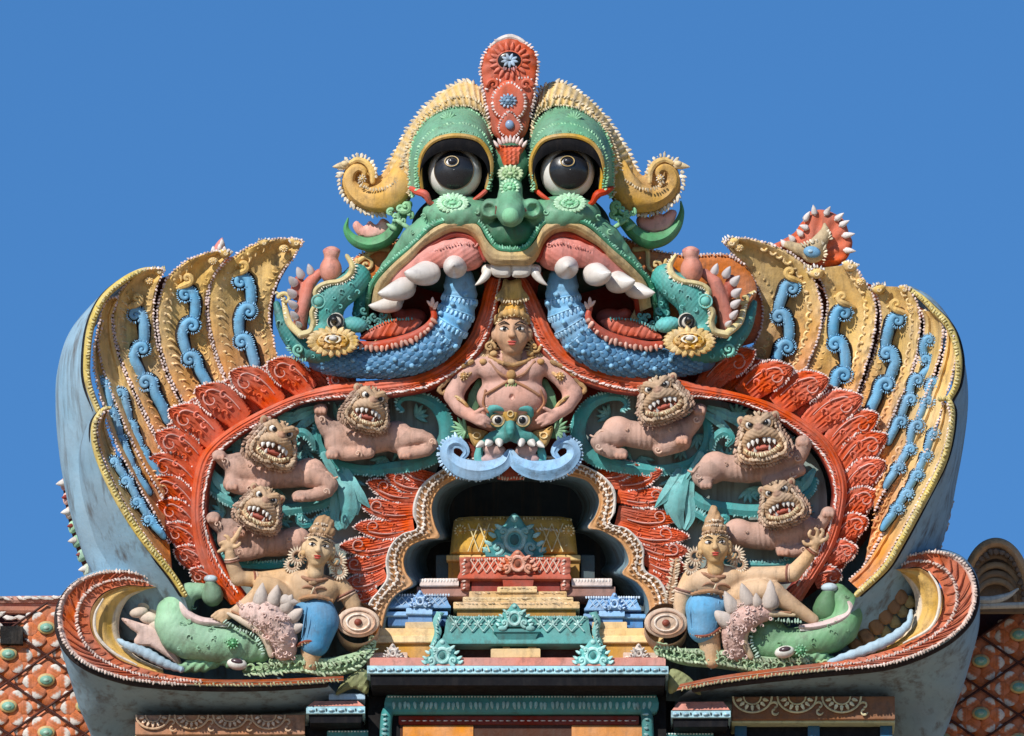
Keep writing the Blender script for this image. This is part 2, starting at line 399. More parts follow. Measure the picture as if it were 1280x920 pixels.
# ================================================================ helpers for ornament
def loft(curves, nu=60, nv=24, col=SHELL, cf=None):
    Cs = np.stack([cat(c, nu) for c in curves], 1)
    P = np.stack([cat(Cs[i], nv) for i in range(nu)], 0)
    if cf is not None:
        u, v = np.meshgrid(np.linspace(0, 1, nu), np.linspace(0, 1, nv), indexing='ij'); C = cf(u, v, P)
    else: C = col
    return grid(P, C)
def stamp(g0, P, ang, scl, col=None, flip=None):
    """repeat a small unit mesh (made round the origin) at many places"""
    V = np.concatenate(g0.V); C0 = np.concatenate(g0.C); Q = np.concatenate(g0.Q) if g0.Q else None; T = np.concatenate(g0.T) if g0.T else None
    P = np.asarray(P, float); n = len(P); a = np.radians(np.broadcast_to(ang, n)); s = np.broadcast_to(np.asarray(scl, float), n); k = len(V)
    fl = np.ones(n) if flip is None else np.asarray(flip, float)
    x = V[None, :, 0]*s[:, None]*fl[:, None]; y = V[None, :, 1]*s[:, None]
    X = np.stack([x*np.cos(a)[:, None]-y*np.sin(a)[:, None]+P[:, :1], x*np.sin(a)[:, None]+y*np.cos(a)[:, None]+P[:, 1:2], V[None, :, 2]*s[:, None]+P[:, 2:3]], -1)
    C = np.broadcast_to(C0, (n, k, 3)) if col is None else np.repeat(np.broadcast_to(np.asarray(col, float), (n, 3))[:, None], k, 1)
    o = (np.arange(n)*k)[:, None, None]
    return G().add(X.reshape(-1, 3), (Q[None]+o).reshape(-1, 4) if Q is not None else None, (T[None]+o).reshape(-1, 3) if T is not None else None, C.reshape(-1, 3))
_a = np.radians(np.linspace(200, 430, 9))
HOOK = tube(np.c_[np.cos(_a)*np.linspace(1, .45, 9), np.sin(_a)*np.linspace(1, .45, 9), np.linspace(0, .3, 9)], [.1, .3, .34, .2, .3], seg=5, n=8, smooth=True)
def flame_leaf(b, t, w, bend=.12, d0=8, lift=12, H=5, side=1, col=RED, rim=PALE, parent=None, curl=True, name='flame_leaf', amp=1.0, mat=None):
    """one flame shaped leaf from base b to tip t, with fluted skin, toothed rim and an inner curl"""
    b = np.array(b, float); t = np.array(t, float); L = np.linalg.norm(t-b); dv = (t-b)/L; pv = np.array([-dv[1], dv[0]])*side
    nu, nv = 34, 17; u = np.linspace(0, 1, nu); v = np.linspace(-1, 1, nv)
    cen = b[None]+dv[None]*(u*L)[:, None]-pv[None]*(bend*L*np.sin(pi*u**1.1))[:, None]-pv[None]*(.10*L*np.clip((u-.6)/.4, 0, 1)**2)[:, None]
    T = nrm(np.gradient(cen, axis=0)); N = np.c_[-T[:, 1], T[:, 0]]*side
    W = w*(.72+.28*np.sin(pi*np.clip(u/.75, 0, 1)*.5+.15))*(np.clip(1-np.clip((u-.5)/.5, 0, 1)**1.9, 0, 1)**.72+.004)
    tooth = 1+.07*np.abs(np.sin(u*L/4.2*pi/1.0))
    uu, vv = np.meshgrid(u, v, indexing='ij')
    ww = np.where(vv < 0, W[:, None]*1.0, W[:, None]*.85)*np.where(np.abs(vv) > .8, tooth[:, None], 1)
    P = cen[:, None]+N[:, None]*(vv*ww)[..., None]
    fl = 1.3*np.cos(2*pi*(3.1*vv+1.9*uu**2+rng.uniform(0, 1)))*(1-np.clip(np.abs(vv)*1.1-.3, 0, 1)*.3)*np.clip(uu*5, 0, 1)
    h = d0+lift*uu**1.4+H*np.sqrt(np.clip(1-vv**2*.96, 0, 1))+amp*.9*fl+1.4*np.exp(-((np.abs(vv)-.9)/.08)**2)
    C = np.broadcast_to(np.asarray(col, float), P.shape[:2]+(3,)).copy()*rng.uniform(.88, 1.08)
    Pd = np.concatenate([P, h[..., None]], -1)
    a = Pd[:, :1].copy(); c = Pd[:, -1:].copy(); a[..., 2] -= 8; c[..., 2] -= 8
    Pd2 = np.concatenate([a, Pd, c], 1); C2 = np.concatenate([C[:, :1], C, C[:, -1:]], 1)
    g = grid(Pd2, C2)
    o = part(name, g, parent, mat or M_STUCCO) if parent is not None else None
    k0 = int(nu*.3); ed = np.concatenate([Pd[k0:, 0], Pd[::-1][:nu-int(nu*.55), -1]])
    gr = fringe(ed, 3.2, (2.5, 1.55, 1.6), 55, rim, side=-side, off=.15, lift=.6)
    if curl:
        ci = cen[int(nu*.66)]; m = Pd[int(nu*.2):int(nu*.78), 4].copy(); m[:, 2] += 1.0
        c0 = np.array([ci[0], ci[1]])+N[int(nu*.66)]*W[int(nu*.66)]*.12; a0 = math.degrees(math.atan2(m[-1, 1]-c0[1], m[-1, 0]-c0[0])); r0 = np.hypot(*(m[-1, :2]-c0))
        S = spiral(c0, r0, a0, .85, r0*.25, side, m[-1, 2], 1.5, 14)
        gr.join(tube(np.concatenate([m[::3], S[1::2]]), [.6, 1.1, 1.1, .7], seg=5, col=np.asarray(rim)*.5+np.asarray(col)*.5, step=2))
        hs = [(.3, .35, 1), (.45, .5, 1), (.52, -.45, -1), (.33, -.2, -1), (.82, .1, 1)]
        PP = [np.r_[cen[int(nu*q)]+N[int(nu*q)]*W[int(nu*q)]*vq, h[int(nu*q), 8]+.2] for q, vq, _ in hs]
        gh = stamp(HOOK, PP, math.degrees(math.atan2(dv[1], dv[0]))+90, w*.24, np.asarray(col)*1.05, [q[2] for q in hs])
        g2 = part('carved_curls', gh, o or parent, M_STUCCO, stuff=True)
    part('toothed_rim', gr, o or parent, M_STUCCO, stuff=True)
    return o
def scroll_seg(c, r, side, end, d, parent, th=5.5, col=BLUE, outline=True):
    S = spiral(c, r, 0 if side > 0 else 180, 1.15, r*.12, -side, d+1.5, 2.5)[::-1]
    ex, ey = end; yy = ey-c[1]
    M = np.array([[c[0]+side*r*1.25, c[1]+yy*.26, d+1], [c[0]*.45+ex*.55+side*r*.75, c[1]+yy*.6, d], [ex+side*1.5, c[1]+yy*.93, d-2.5]])
    path = np.concatenate([S, M]); rad = [th*.30, th*.42, th*.62, th*.86, th*.95, th*.95, th*.75]
    g = tube(path, rad, seg=12, col=col, step=1.5, flat=.75, disp=lambda u, t: .35*np.cos(t*3)*(u > .35))
    o = part('blue_scroll', g, parent, M_ENAMEL)
    if outline: # the black line painted round each scroll, a low fillet of its own
        P = path[4:].copy(); P[:, 2] = d-3.2
        part('black_outline', tube(P, [th*.7, th*.9, th*1.3, th*1.36, th*1.2, th*.9], seg=8, col=BLACK, step=3, flat=.45), o, M_STUCCO)
    P = path[4:-1].copy(); off = th*.75
    T = nrm(np.gradient(P, axis=0)); P[:, 0] += T[:, 1]*off*side; P[:, 1] -= T[:, 0]*off*side; P[:, 2] += 1.2
    part('notched_edge', fringe(P, 2.4, (2.0, .9, 1.2), 80, np.asarray(col)*1.2, side=-side, off=.2), o, M_ENAMEL, stuff=True)
    return o
ORG = hx('cc7440')
def rib(root, A, B, d_a, d_b, dirt=1, tip=True, rimcol=PALE, name='rib', seed=0, hooks=True, twist=1):
    A = np.array(A, float); B = np.array(B, float); nu = 90
    A3 = np.c_[cat(A, nu)[:, :2], lerpn(d_a, nu)]; B3 = np.c_[cat(B, nu)[:, :2], lerpn(d_b, nu)]
    wv = lambda v: np.exp(-((v-.07)/.05)**2)+np.exp(-((v-.93)/.05)**2)
    cf = lambda u, v: OCH+(ORG-OCH)*(np.clip((u-.5)/.45, 0, 1)[..., None]*.8)+(DOCH-OCH)*(.12*(1-u)[..., None])
    hf = lambda u, v: 2.6*wv(v)-6*np.sin(pi*v)+5.5*np.exp(-((v-.80)/.12)**2)+5*np.exp(-((v-.18)/.11)**2)+.8*np.sin(u*80+np.abs(v-.5)*22)*np.abs(2*v-1)
    g = strip(A3, B3, hf, cf, nu, 15, skirt=16)
    o = part(name, g, root, M_OLD)
    mid = np.stack([A3, B3]); wd = np.linalg.norm(A3[:, :2]-B3[:, :2], axis=1)
    if hooks:
        PP, AN, FL, SZ = [], [], [], []
        s = np.r_[0, np.cumsum(np.linalg.norm(np.diff((A3+B3)/2, axis=0), axis=1))]
        for f in (.17, .83):
            y = 8.0
            while y < s[-1]-4:
                i = int(np.searchsorted(s, y)); i = min(i, nu-1); q = A3[i]*(1-f)+B3[i]*f
                if wd[i] > (12 if f in (.16, .84) else 40): PP.append(q+[rng.uniform(-1, 1), 0, -.6]); T = A3[min(i+1, nu-1)]-A3[i-1]; AN.append(math.degrees(math.atan2(T[1], T[0]))-90+rng.uniform(-15, 15)); FL.append(1 if f > .5 else -1); SZ.append(min(7.0, wd[i]*.125)+rng.uniform(-.8, .8))
                y += 10.0+rng.uniform(-1.5, 1.8)
        if PP:
            cc = np.array([OCH*rng.uniform(.78, 1.12)*(1-max(0, min(1, (p[1]-430)/80))*np.array([0, .3, .45])) for p in PP])
            part('carved_curls', stamp(HOOK, PP, np.array(AN), np.array(SZ), cc, FL), o, M_OLD, stuff=True)
    f = G()
    for X, sd in ((A3, 1), (B3, -1)):
        Y = X[::4].copy(); Y[:, 2] += 2
        f.join(fringe(Y, 4.3, (2.4, 1.9, 1.7), 50, rimcol, side=sd*twist, off=.1))
    part('toothed_rim', f, o, M_OLD, stuff=True)
    return o

# ================================================================ the two fans (left and right wing of the gable)
def fan(side):
    nm = 'left' if side < 0 else 'right'
    root = thing('fan_wing', 'huge curved fan of yellow ribs with blue scrolls, %s of the green monster face' % nm, 'fan ornament', (150 if side < 0 else 1150, 720, -20), 'pair of fans of yellow ribs flanking the face')
    if side < 0:
        ribs = [
         (([378,300],[350,298],[318,305],[290,322],[270,342],[261,367],[261,400],[268,435],[280,468],[300,510]), ([379,303],[367,322],[352,342],[341,366],[336,395],[341,422],[347,450],[356,495]), (14,-4,-14,-16,-16), (16,-14,-28,-28,-24)),
         (([286,313],[262,315],[235,325],[213,343],[201,367],[196,397],[200,430],[210,465],[228,500],[250,540]), ([288,316],[277,330],[266,347],[258,370],[258,400],[265,435],[278,470],[300,520]), (12,4,-4,-6,-4), (10,-12,-24,-24,-18)),
         (([203,336],[180,337],[160,352],[147,372],[142,400],[149,440],[165,480],[186,525],[212,575]), ([205,339],[199,352],[194,370],[192,397],[196,430],[207,468],[225,505],[248,550]), (18,14,10,10,8), (14,0,-12,-12,-8)),
         (([146,371],[134,376],[126,395],[123,425],[130,462],[146,505],[170,560],[205,625]), ([148,374],[143,386],[140,403],[147,442],[163,483],[184,528],[212,580]), (34,32,30,26,24), (20,12,6,6,4)),
         (([127,400],[119,430],[119,460],[128,500],[142,545],[170,600],[208,665]), ([129,402],[125,430],[132,465],[148,508],[172,562],[206,628]), (48,44,42,38,30), (30,26,22,18,14)),
         (([134,512],[124,530],[126,560],[147,610],[178,662],[216,712]), ([136,514],[133,532],[148,572],[176,622],[212,680]), (62,60,58,56,52), (44,38,34,30,26))]
        chains = [[(301,353,9,1),(311,390,9,-1),(302,428,9,1),(318,470)], [(232,369,9,1),(240,408,9,-1),(237,450,9,1),(262,496)], [(169,394,8,1),(178,437,8,-1),(182,479,9,1),(208,530)],
                  [(150,492,5,1),(161,532,6,1),(176,566,6,1),(198,596)], [(129,478,4,1),(138,515,5,1),(150,550,5,1),(166,590,5,1),(186,618)], [(143,577,4,1),(158,602,5,1),(172,628,5,1),(186,650,5,1),(204,672)]]
        chd = [-12,-6,4,14,26,42]
        R1 = [(203,337,2),(180,338,16),(155,351,34),(130,374,46),(115,408,52),(110,450,56),(112,480,58),(124,513,60)]
        R2 = [(137,510,60),(129,513,64),(119,532,66),(123,566,68),(146,618,70),(177,668,70),(215,716,70),(232,742,66)]
        S1 = [[(203,335,-10),(178,335,-10),(150,349,0),(124,372,8),(98,404,10),(84,440,10),(80,490,10),(82,540,5),(84,590,0),(92,640,0),(106,690,-5),(125,730,-5),(160,800,-10)],
              [(200,338,-60),(175,338,-60),(146,352,-60),(118,378,-60),(85,418,-60),(70,465,-60),(68,505,-60),(70,545,-60),(76,586,-60),(86,628,-60),(99,670,-60),(116,715,-60),(150,800,-60)],
              [(200,350,-160),(180,352,-170),(155,366,-180),(128,392,-190),(98,430,-190),(84,470,-190),(82,510,-190),(84,550,-190),(90,590,-190),(100,632,-180),(112,676,-180),(130,720,-180),(165,800,-180)]]
        R1e = R1+[(128,560,45),(135,620,40),(150,680,30),(170,730,20),(215,800,-10)]
        S2 = [[(134,512,58),(122,515,50),(108,538,40),(103,575,38),(120,630,40),(148,678,42),(186,720,42),(215,755,30),(240,810,0)],
              [(128,515,40),(118,521,20),(102,548,5),(96,590,0),(99,630,0),(110,672,0),(126,708,0),(145,750,0),(170,810,-20)],
              [(130,530,0),(122,535,-20),(110,560,-40),(105,595,-50),(108,635,-50),(118,675,-50),(132,710,-50),(145,745,-50),(165,810,-60)]]
    else:
        ribs = [
         (([907,301],[925,297],[950,301],[982,313],[1006,330],[1021,357],[1028,390],[1022,425],[1010,455],[995,490]), ([906,304],[916,318],[930,332],[945,355],[954,385],[951,412],[938,440],[918,485]), (14,-2,-10,-12,-12), (16,-14,-28,-28,-24)),
         (([1067,330],[1076,345],[1090,365],[1095,390],[1091,425],[1081,462],[1068,500],[1055,530]), ([1016,336],[1024,347],[1030,360],[1035,385],[1026,412],[1012,452],[1000,490],[985,520]), (10,4,-2,-4,-2), (4,-12,-20,-20,-16)),
         (([1133,359],[1146,378],[1150,405],[1146,440],[1136,475],[1122,505],[1107,540],[1090,580]), ([1092,357],[1097,372],[1101,395],[1098,425],[1086,462],[1073,500],[1060,530]), (14,12,10,10,8), (6,-4,-12,-12,-8)),
         (([1168,390],[1176,402],[1178,420],[1172,450],[1158,490],[1140,535],[1118,585],[1092,640]), ([1150,388],[1155,400],[1153,425],[1145,455],[1130,495],[1115,528],[1092,580]), (36,34,30,28,24), (16,12,8,6,4)),
         (([1190,420],[1194,438],[1190,465],[1178,505],[1160,555],[1132,610],[1100,670],[1080,705]), ([1182,410],[1182,425],[1176,455],[1162,495],[1143,540],[1120,590],[1092,650]), (52,50,46,40,32), (36,30,26,20,16)),
         (([1183,505],[1186,525],[1175,570],[1148,624],[1117,680],[1100,708],[1072,736]), ([1177,500],[1174,522],[1160,562],[1132,615],[1098,678],[1078,708],[1060,725]), (64,62,60,58,54), (48,42,38,34,28))]
        chains = [[(990,361,9,-1),(974,397,9,1),(984,435,9,-1),(962,480)], [(1055,392,9,-1),(1044,431,9,1),(1055,470,9,-1),(1036,512)], [(1122,401,8,-1),(1108,443,8,1),(1108,482,9,-1),(1086,530)],
                  [(1161,426,5,-1),(1156,450,5,1),(1147,476,6,-1),(1139,500,6,-1),(1127,528,6,-1),(1112,555)], [(1166,478,4,-1),(1160,502,5,-1),(1147,533,6,-1),(1138,562,5,-1),(1124,585,5,-1),(1108,610)], [(1167,542,4,-1),(1158,570,4,-1),(1147,594,5,-1),(1134,618,5,-1),(1122,636,5,-1),(1104,662)]]
        chd = [-12,-6,4,14,26,42]
        R1 = [(1133,359,8),(1150,371,20),(1167,388,38),(1182,404,48),(1192,424,52),(1197,452,56),(1194,480,58),(1184,500,60)]
        R2 = [(1174,500,60),(1184,499,64),(1189,520,66),(1179,572,68),(1151,628,70),(1120,685,70),(1103,711,70),(1070,742,68)]
        S1 = [[(1138,357,-10),(1160,369,0),(1182,392,8),(1196,420,10),(1204,455,10),(1206,500,10),(1200,545,5),(1194,590,0),(1186,640,0),(1170,690,-5),(1150,730,-5),(1110,800,-10)],
              [(1142,362,-60),(1166,374,-60),(1188,402,-60),(1202,436,-60),(1210,478,-60),(1210,520,-60),(1205,560,-60),(1197,600,-60),(1187,642,-60),(1174,690,-60),(1158,730,-60),(1120,800,-60)],
              [(1140,375,-160),(1160,390,-180),(1178,416,-190),(1190,450,-190),(1196,490,-190),(1196,530,-190),(1190,570,-190),(1182,610,-190),(1172,650,-180),(1160,690,-180),(1146,730,-180),(1110,800,-180)]]
        R1e = R1+[(1180,550,45),(1165,620,40),(1140,680,30),(1110,730,20),(1070,800,-10)]
        S2 = [[(1180,500,58),(1190,505,50),(1196,530,40),(1190,580,38),(1166,640,40),(1136,690,42),(1108,724,42),(1075,760,30),(1050,810,0)],
              [(1186,506,40),(1194,515,20),(1200,545,5),(1194,590,0),(1180,640,0),(1160,690,0),(1140,720,0),(1120,755,0),(1090,810,-20)],
              [(1180,530,0),(1188,540,-20),(1192,565,-40),(1186,605,-50),(1172,650,-50),(1154,695,-50),(1136,722,-50),(1118,750,-50),(1090,810,-60)]]
    for i, (A, B, da, db) in enumerate(ribs):
        o = rib(root, A, B, da, db, twist=-side if side < 0 else 1)
        ch = chains[i]
        for j in range(len(ch)-1):
            cx, cy, r, s = ch[j]; e = ch[j+1][:2]
            if i >= 3: e = (e[0], e[1])
            scroll_seg((cx, cy), r*(1.08 if i < 3 else 1.15), s, e, chd[i]+(0 if i < 3 else 4), o, th=7.0 if i < 3 else 5.3, outline=True)
        # the hooked curl above the first scroll
        if i < 3:
            c = ch[0]; x0, y0 = c[0]-side*(-8 if True else 8), c[1]-26
            part('tip_curl', tube(np.concatenate([spiral((c[0]-side*2, c[1]-21), 7, 90, 1.0, 1.5, side, chd[i]+6, 3)[::-1], [[c[0]+side*12, c[1]-8, chd[i]]]]), [2, 3.6, 4.6, 3], seg=8, col=OCH, step=2), o, M_OLD)
            t = np.array(A[0], float); q = np.array(A[2], float)
            part('tip_eye', ell((t[0]*.62+q[0]*.38, t[1]*.62+q[1]*.38+9, 9), (6.5, 5, 4), 0, OCH, (16, 10)).join(rosette((t[0]*.62+q[0]*.38, t[1]*.62+q[1]*.38+9), 4.4, 12, 9, OCH, CREAM, depth=2)), o, M_OLD)
    for x, y, r, dr_ in (((1020,342,9,-1),(1062,333,9,1),(1098,362,8,-1),(1130,362,7,1),(914,304,9,-1),(1158,392,6,1)) if side > 0 else ((370,304,8,1),(282,317,7,1),(199,340,6,1),(330,304,6,-1))):
        part('tip_beak', blob([E((x, y, 10), (r, r*.7, 6), 0, OCH), K([(x, y, 10), (x+dr_*r*1.3, y-2, 12)], [r*.6, 1.2], CREAM), E((x-dr_*r*.5, y-r*.4, 12), (r*.6, r*.4, 5), 0, OCH)], 1.3, 3, OCH).join(fringe([(x-r, y-r*.5, 14), (x, y-r*.8, 15), (x+dr_*r, y-3, 13)] if dr_ > 0 else [(x+r, y-r*.5, 14), (x, y-r*.8, 15), (x-r, y-3, 13)], 3.4, (3, 1.8, 2), 80, WHITE)).join(volute((x, y), r*.38, 0, 1.1, (1.3, .8), 1, 16.5, 1, col=CREAM)), root, M_OLD)
    for Rr in (R1, R2):
        yl = hx('d8c070')
        o = part('yellow_rim', tube([(p[0], p[1], p[2]-4) for p in Rr], [2.5, 4, 4.6, 4.8, 4.8, 4.6, 4], seg=10, col=yl, step=4, flat=1.4, caps=True), root, M_OLD)
        part('toothed_rim', fringe([(p[0]-side*2.5, p[1], p[2]+3) for p in Rr], 4, (3.2, 1.6, 1.8), 80, hx('d0c07c'), side=-side, off=.4), o, M_ENAMEL, stuff=True)
        part('black_outline', tube([(p[0]+side*4.5, p[1], p[2]-10) for p in Rr[1:]], [1.5, 2.5, 3.4, 3.4], seg=8, col=BLACK, step=5), o, M_STUCCO)
    part('outer_shell', loft([R1e[::1]]+S1, 90, 24, SHELL), root, M_SHELL, sharp=180)
    part('outer_shell', loft([R2]+S2, 70, 20, SHELL), root, M_SHELL, sharp=180)
    # flesh behind the ribs, seen only between them
    if side < 0: bk = [(365,312),(300,318),(225,340),(160,362),(128,395),(122,460),(140,530),(180,600),(225,670),(260,640),(250,580),(300,520),(350,490),(340,420),(345,360)]
    else: bk = [(920,312),(985,320),(1060,345),(1130,372),(1172,405),(1182,470),(1165,540),(1120,610),(1070,690),(1040,650),(1045,580),(990,520),(930,490),(948,420),(940,360)]
    part('backing', pillow(bk, -36, 4, 10, 10, col=hx('7a3a20'), skirt=60), root, M_OLD)
    return root
fan(-1); fan(1)

# ================================================================ red arch bands with flame leaves
def arch(side):
    nm = 'left' if side < 0 else 'right'
    root = thing('flame_arch', 'orange red arch band edged with flame leaves round the %s group of lions' % nm, 'arch ornament', (250 if side < 0 else 1050, 740, 0), 'pair of flaming arch bands')
    if side < 0:
        O = [(612,346),(605,363),(598,390),(583,425),(553,453),(518,469),(470,475),(425,479),(380,490),(334,509),(287,535),(253,566),(241,605),(239,650),(247,694),(262,725),(288,756)]
        I = [(629,352),(626,372),(621,399),(611,427),(592,454),(560,477),(530,491),(478,499),(430,500),(382,505),(336,527),(297,550),(271,579),(261,626),(264,663),(277,696),(293,722),(314,750)]
        L = [((440,492),(409,470),12),((385,492),(332,458),17),((345,508),(284,471),18),((302,528),(241,492),19),((270,553),(208,518),18),((250,583),(191,547),17),((243,612),(183,578),16),((241,641),(184,604),15),((244,668),(194,632),14),((249,693),(203,661),13),((257,716),(216,690),12),((270,738),(236,716),10)]
    else:
        O = [(656,346),(664,357),(679,387),(694,420),(717,443),(752,456),(800,466),(850,475),(910,488),(965,504),(1013,531),(1042,560),(1058,602),(1054,645),(1044,680),(1025,715),(1002,752)]
        I = [(642,352),(646,372),(654,399),(668,430),(690,458),(724,479),(774,493),(850,498),(910,502),(956,519),(992,541),(1023,570),(1039,610),(1035,645),(1022,682),(1005,710),(980,740)]
        L = [((880,488),(948,445),16),((928,497),(994,466),17),((972,510),(1038,479),18),((1012,535),(1081,503),18),((1038,562),(1101,524),17),((1052,590),(1112,549),16),((1057,618),(1109,582),15),((1055,648),(1098,618),14),((1047,675),(1086,652),13),((1034,702),(1072,688),12),((1018,728),(1052,722),11),((845,482),(835,458),9)]
    dO = [40,40,36,34,26,16,12,10]; nu = 170
    A = np.c_[cat(O, nu)[:, :2], lerpn(dO, nu)]; B = np.c_[cat(I, nu)[:, :2], lerpn(dO, nu)]
    hf = lambda u, v: 9*np.sqrt(np.clip(1-(2*v-1)**2, 0, 1))+.9*np.cos(v*2*pi*4.5)
    cf = lambda u, v: RED*(1-.0*v[..., None])+(hx('7a2018')-RED)*(np.clip((v-.82)/.1, 0, 1)[..., None])
    bd = part('band', strip(A, B, hf, cf, nu, 22, skirt=26), root, M_ENAMEL)
    F = (A*.28+B*.72)[::5].copy(); F[:, 2] += 8.5
    part('white_leaf_edge', fringe(F, 3.6, (3.6, 1.5, 1.6), 28, PALE, side=-side, off=0), bd, M_STUCCO, stuff=True)
    F2 = (A*.45+B*.55)[::5].copy(); F2[:, 2] += 9.2
    part('carved_curls', fringe(F2, 4.6, (4.0, 1.0, 1.2), 30, RED*.9, side=-side, off=0), bd, M_STUCCO, stuff=True)
    bkp = [p for p in O[6:]]+[( (b[0]*.35+t[0]*.65), (b[1]*.35+t[1]*.65)) for b, t, w_ in (L[:-1] if side > 0 else L)][::-1]
    part('leaf_ground', pillow(bkp, -26, 3, 8, 8, col=hx('7d2a1e'), skirt=24, smooth=False), root, M_STUCCO)
    for (b, t, w_), (b2, t2, w2) in list(zip(L[:-1], L[1:])) if side < 0 else list(zip(L[:10], L[1:11])):
        mb = ((b[0]+b2[0])/2, (b[1]+b2[1])/2); mt = ((t[0]+t2[0])/2, (t[1]+t2[1])/2); f = .88 if np.hypot(t[0]-t2[0], t[1]-t2[1]) > 30 else .8
        flame_leaf(mb, (mb[0]+(mt[0]-mb[0])*f, mb[1]+(mt[1]-mb[1])*f), (w_+w2)/2+1, bend=.14, d0=-9, lift=10, H=4, side=side, parent=root, curl=False, col=RED*.9)
    for k, (b, t, w_) in enumerate(L):
        flame_leaf(b, t, w_+3.5, bend=.12, d0=2+.6*(k % 2), lift=16, H=5, side=side, parent=root)
    return root
arch(-1); arch(1)
# the curved plain plaster behind the lions
def panel(side):
    cx = 641
    P = [(452,486),(400,498),(336,520),(290,552),(262,590),(256,640),(266,690),(300,750),(360,800),(420,790),(470,740),(480,700),(520,620),(545,590),(560,520),(510,485)]
    if side > 0: P = [(2*645-x, y) for x, y in P]
    solo('niche_panel', pillow(P, -14, 3, 14, 8, col=GREYT*.8, skirt=40), 'grey green plaster field behind the three lions %s of the doorway' % ('left' if side < 0 else 'right'), 'panel', (P[8][0], 800, -14), M_SHELL)
panel(-1); panel(1)

# the body of the gable behind everything, plain limewash
for s in (-1, 1):
    P = [(122,600),(200,560),(300,525),(440,485),(545,560),(508,640),(478,690),(470,760),(452,850),(430,878),(150,840),(112,800),(108,740)]
    if s > 0: P = [(2*642-x, y) for x, y in P]
    solo('gable_wall', pillow(P, -70, 6, 20, 14, col=hx('6d8794'), skirt=90), 'blue grey plaster wall behind the %s bowl and attendant' % ('left' if s < 0 else 'right'), 'wall', (P[8][0], 850, -70), M_SHELL)

def _base_box(x0, x1, pt, prof, v0, depth, col):
    dn = np.array([0, CE, SE]); bk = np.array([0, SE, -CE]); a = np.array([0, pt, v0], float); V = []
    for x in (x0, x1):
        for h in (0, 110):
            for k in (0, depth): V.append(a+[x, 0, 0]+dn*h+bk*k)
    return G().add(V, [[0,2,6,4],[1,5,7,3],[0,4,5,1],[2,3,7,6],[0,1,3,2],[4,6,7,5]], None, col)
solo('gable_base', _base_box(132, 1158, 842, [(0,0),(110,0)], -104, 90, hx('2a2c30')), 'dark base wall under the bowls and cornices', 'wall', (640, 960, -34), M_MATT_BLACK)
# ================================================================ the green monster face
def mloc(v): return Vector((v[0]*U, -v[2]*U, -v[1]*U))
def pieces(name, g, items, parent, mat):
    """loose alike pieces: g made round the origin (x along, y across, d out); items = (pos, dir, normal, scale)"""
    me = to_mesh(name, g, (0, 0, 0)); me.materials.append(mat); at = np.array(ANCH[parent.name])
    for p, D, N, s in items:
        o = bpy.data.objects.new(name, me); COL.objects.link(o); o.parent = parent
        D = np.asarray(D, float); N = np.asarray(N, float); D = D/np.linalg.norm(D); Wv = np.cross(N, D); Wv /= np.linalg.norm(Wv); N = np.cross(D, Wv)
        ex, ew, en = mloc(D)/U, mloc(Wv)/U, mloc(N)/U   # images of the px axes
        s = np.broadcast_to(np.asarray(s, float), 3)
        # mesh local axes: X = x, -Y = d, -Z = y
        Mx = Matrix((ex*s[0], -en*s[2], -ew*s[1])).transposed().to_4x4(); Mx.translation = mloc(np.asarray(p, float)-at)
        o.matrix_local = Mx
def mx(P, cx=639):
    return [((2*cx-p[0],)+tuple(p[1:])) for p in P]
def side_pts(P, s, cx=639): return P if s < 0 else mx(P, cx)
def cap(c, Rr, ax, ang, col, rings=10, seg=32):
    ax = nrm(np.array(ax, float)); e1 = nrm(np.cross(ax, [0, 1, 0.01])); e2 = np.cross(ax, e1)
    a = np.linspace(0.02, R(ang), rings)[:, None]; b = np.linspace(0, 2*pi, seg, endpoint=False)[None]
    P = np.array(c)+Rr*(ax*np.cos(a)[..., None]+(e1*np.cos(b)[..., None]+e2*np.sin(b)[..., None])*np.sin(a)[..., None])
    return grid(P, col, cv=True)
def ring(c, r, th, col, squash=1, ax=(0, 0, 1), n=28, seg=6):
    ax = nrm(np.array(ax, float)); e1 = nrm(np.cross(ax, [0, 1, 0.01])); e2 = np.cross(ax, e1)
    b = np.linspace(0, 2*pi, n, endpoint=False); t = np.linspace(0, 2*pi, seg, endpoint=False)
    D = e1*np.cos(b)[:, None]+e2*np.sin(b)[:, None]*squash
    P = np.array(c)+D[:, None]*r+(D[:, None]*np.cos(t)[None, :, None]+ax*np.sin(t)[None, :, None])*th
    return grid(P, col, cu=True, cv=True)
def cone(b, t, r, col, tipcol=None, bulge=.25, seg=14, n=14):
    b = np.array(b, float); t = np.array(t, float); u = np.linspace(0, 1, n); L = np.linalg.norm(t-b)
    P = b+(t-b)*u[:, None]; rr = r*np.sqrt(np.clip(1-u**1.7, 0, 1))*(1+bulge*np.sin(pi*u)*.5); rr = r*(1-u)**.62*(1+.25*u); rr[-1] = .25
    rr[0] = r*.92
    cf = None
    if tipcol is not None: cf = lambda uu, th, S: col+(np.asarray(tipcol)-col)*np.clip((uu-.72)/.25, 0, 1)[..., None]
    return tube(P, rr, seg=seg, smooth=False, col=col, cf=cf, caps=False)
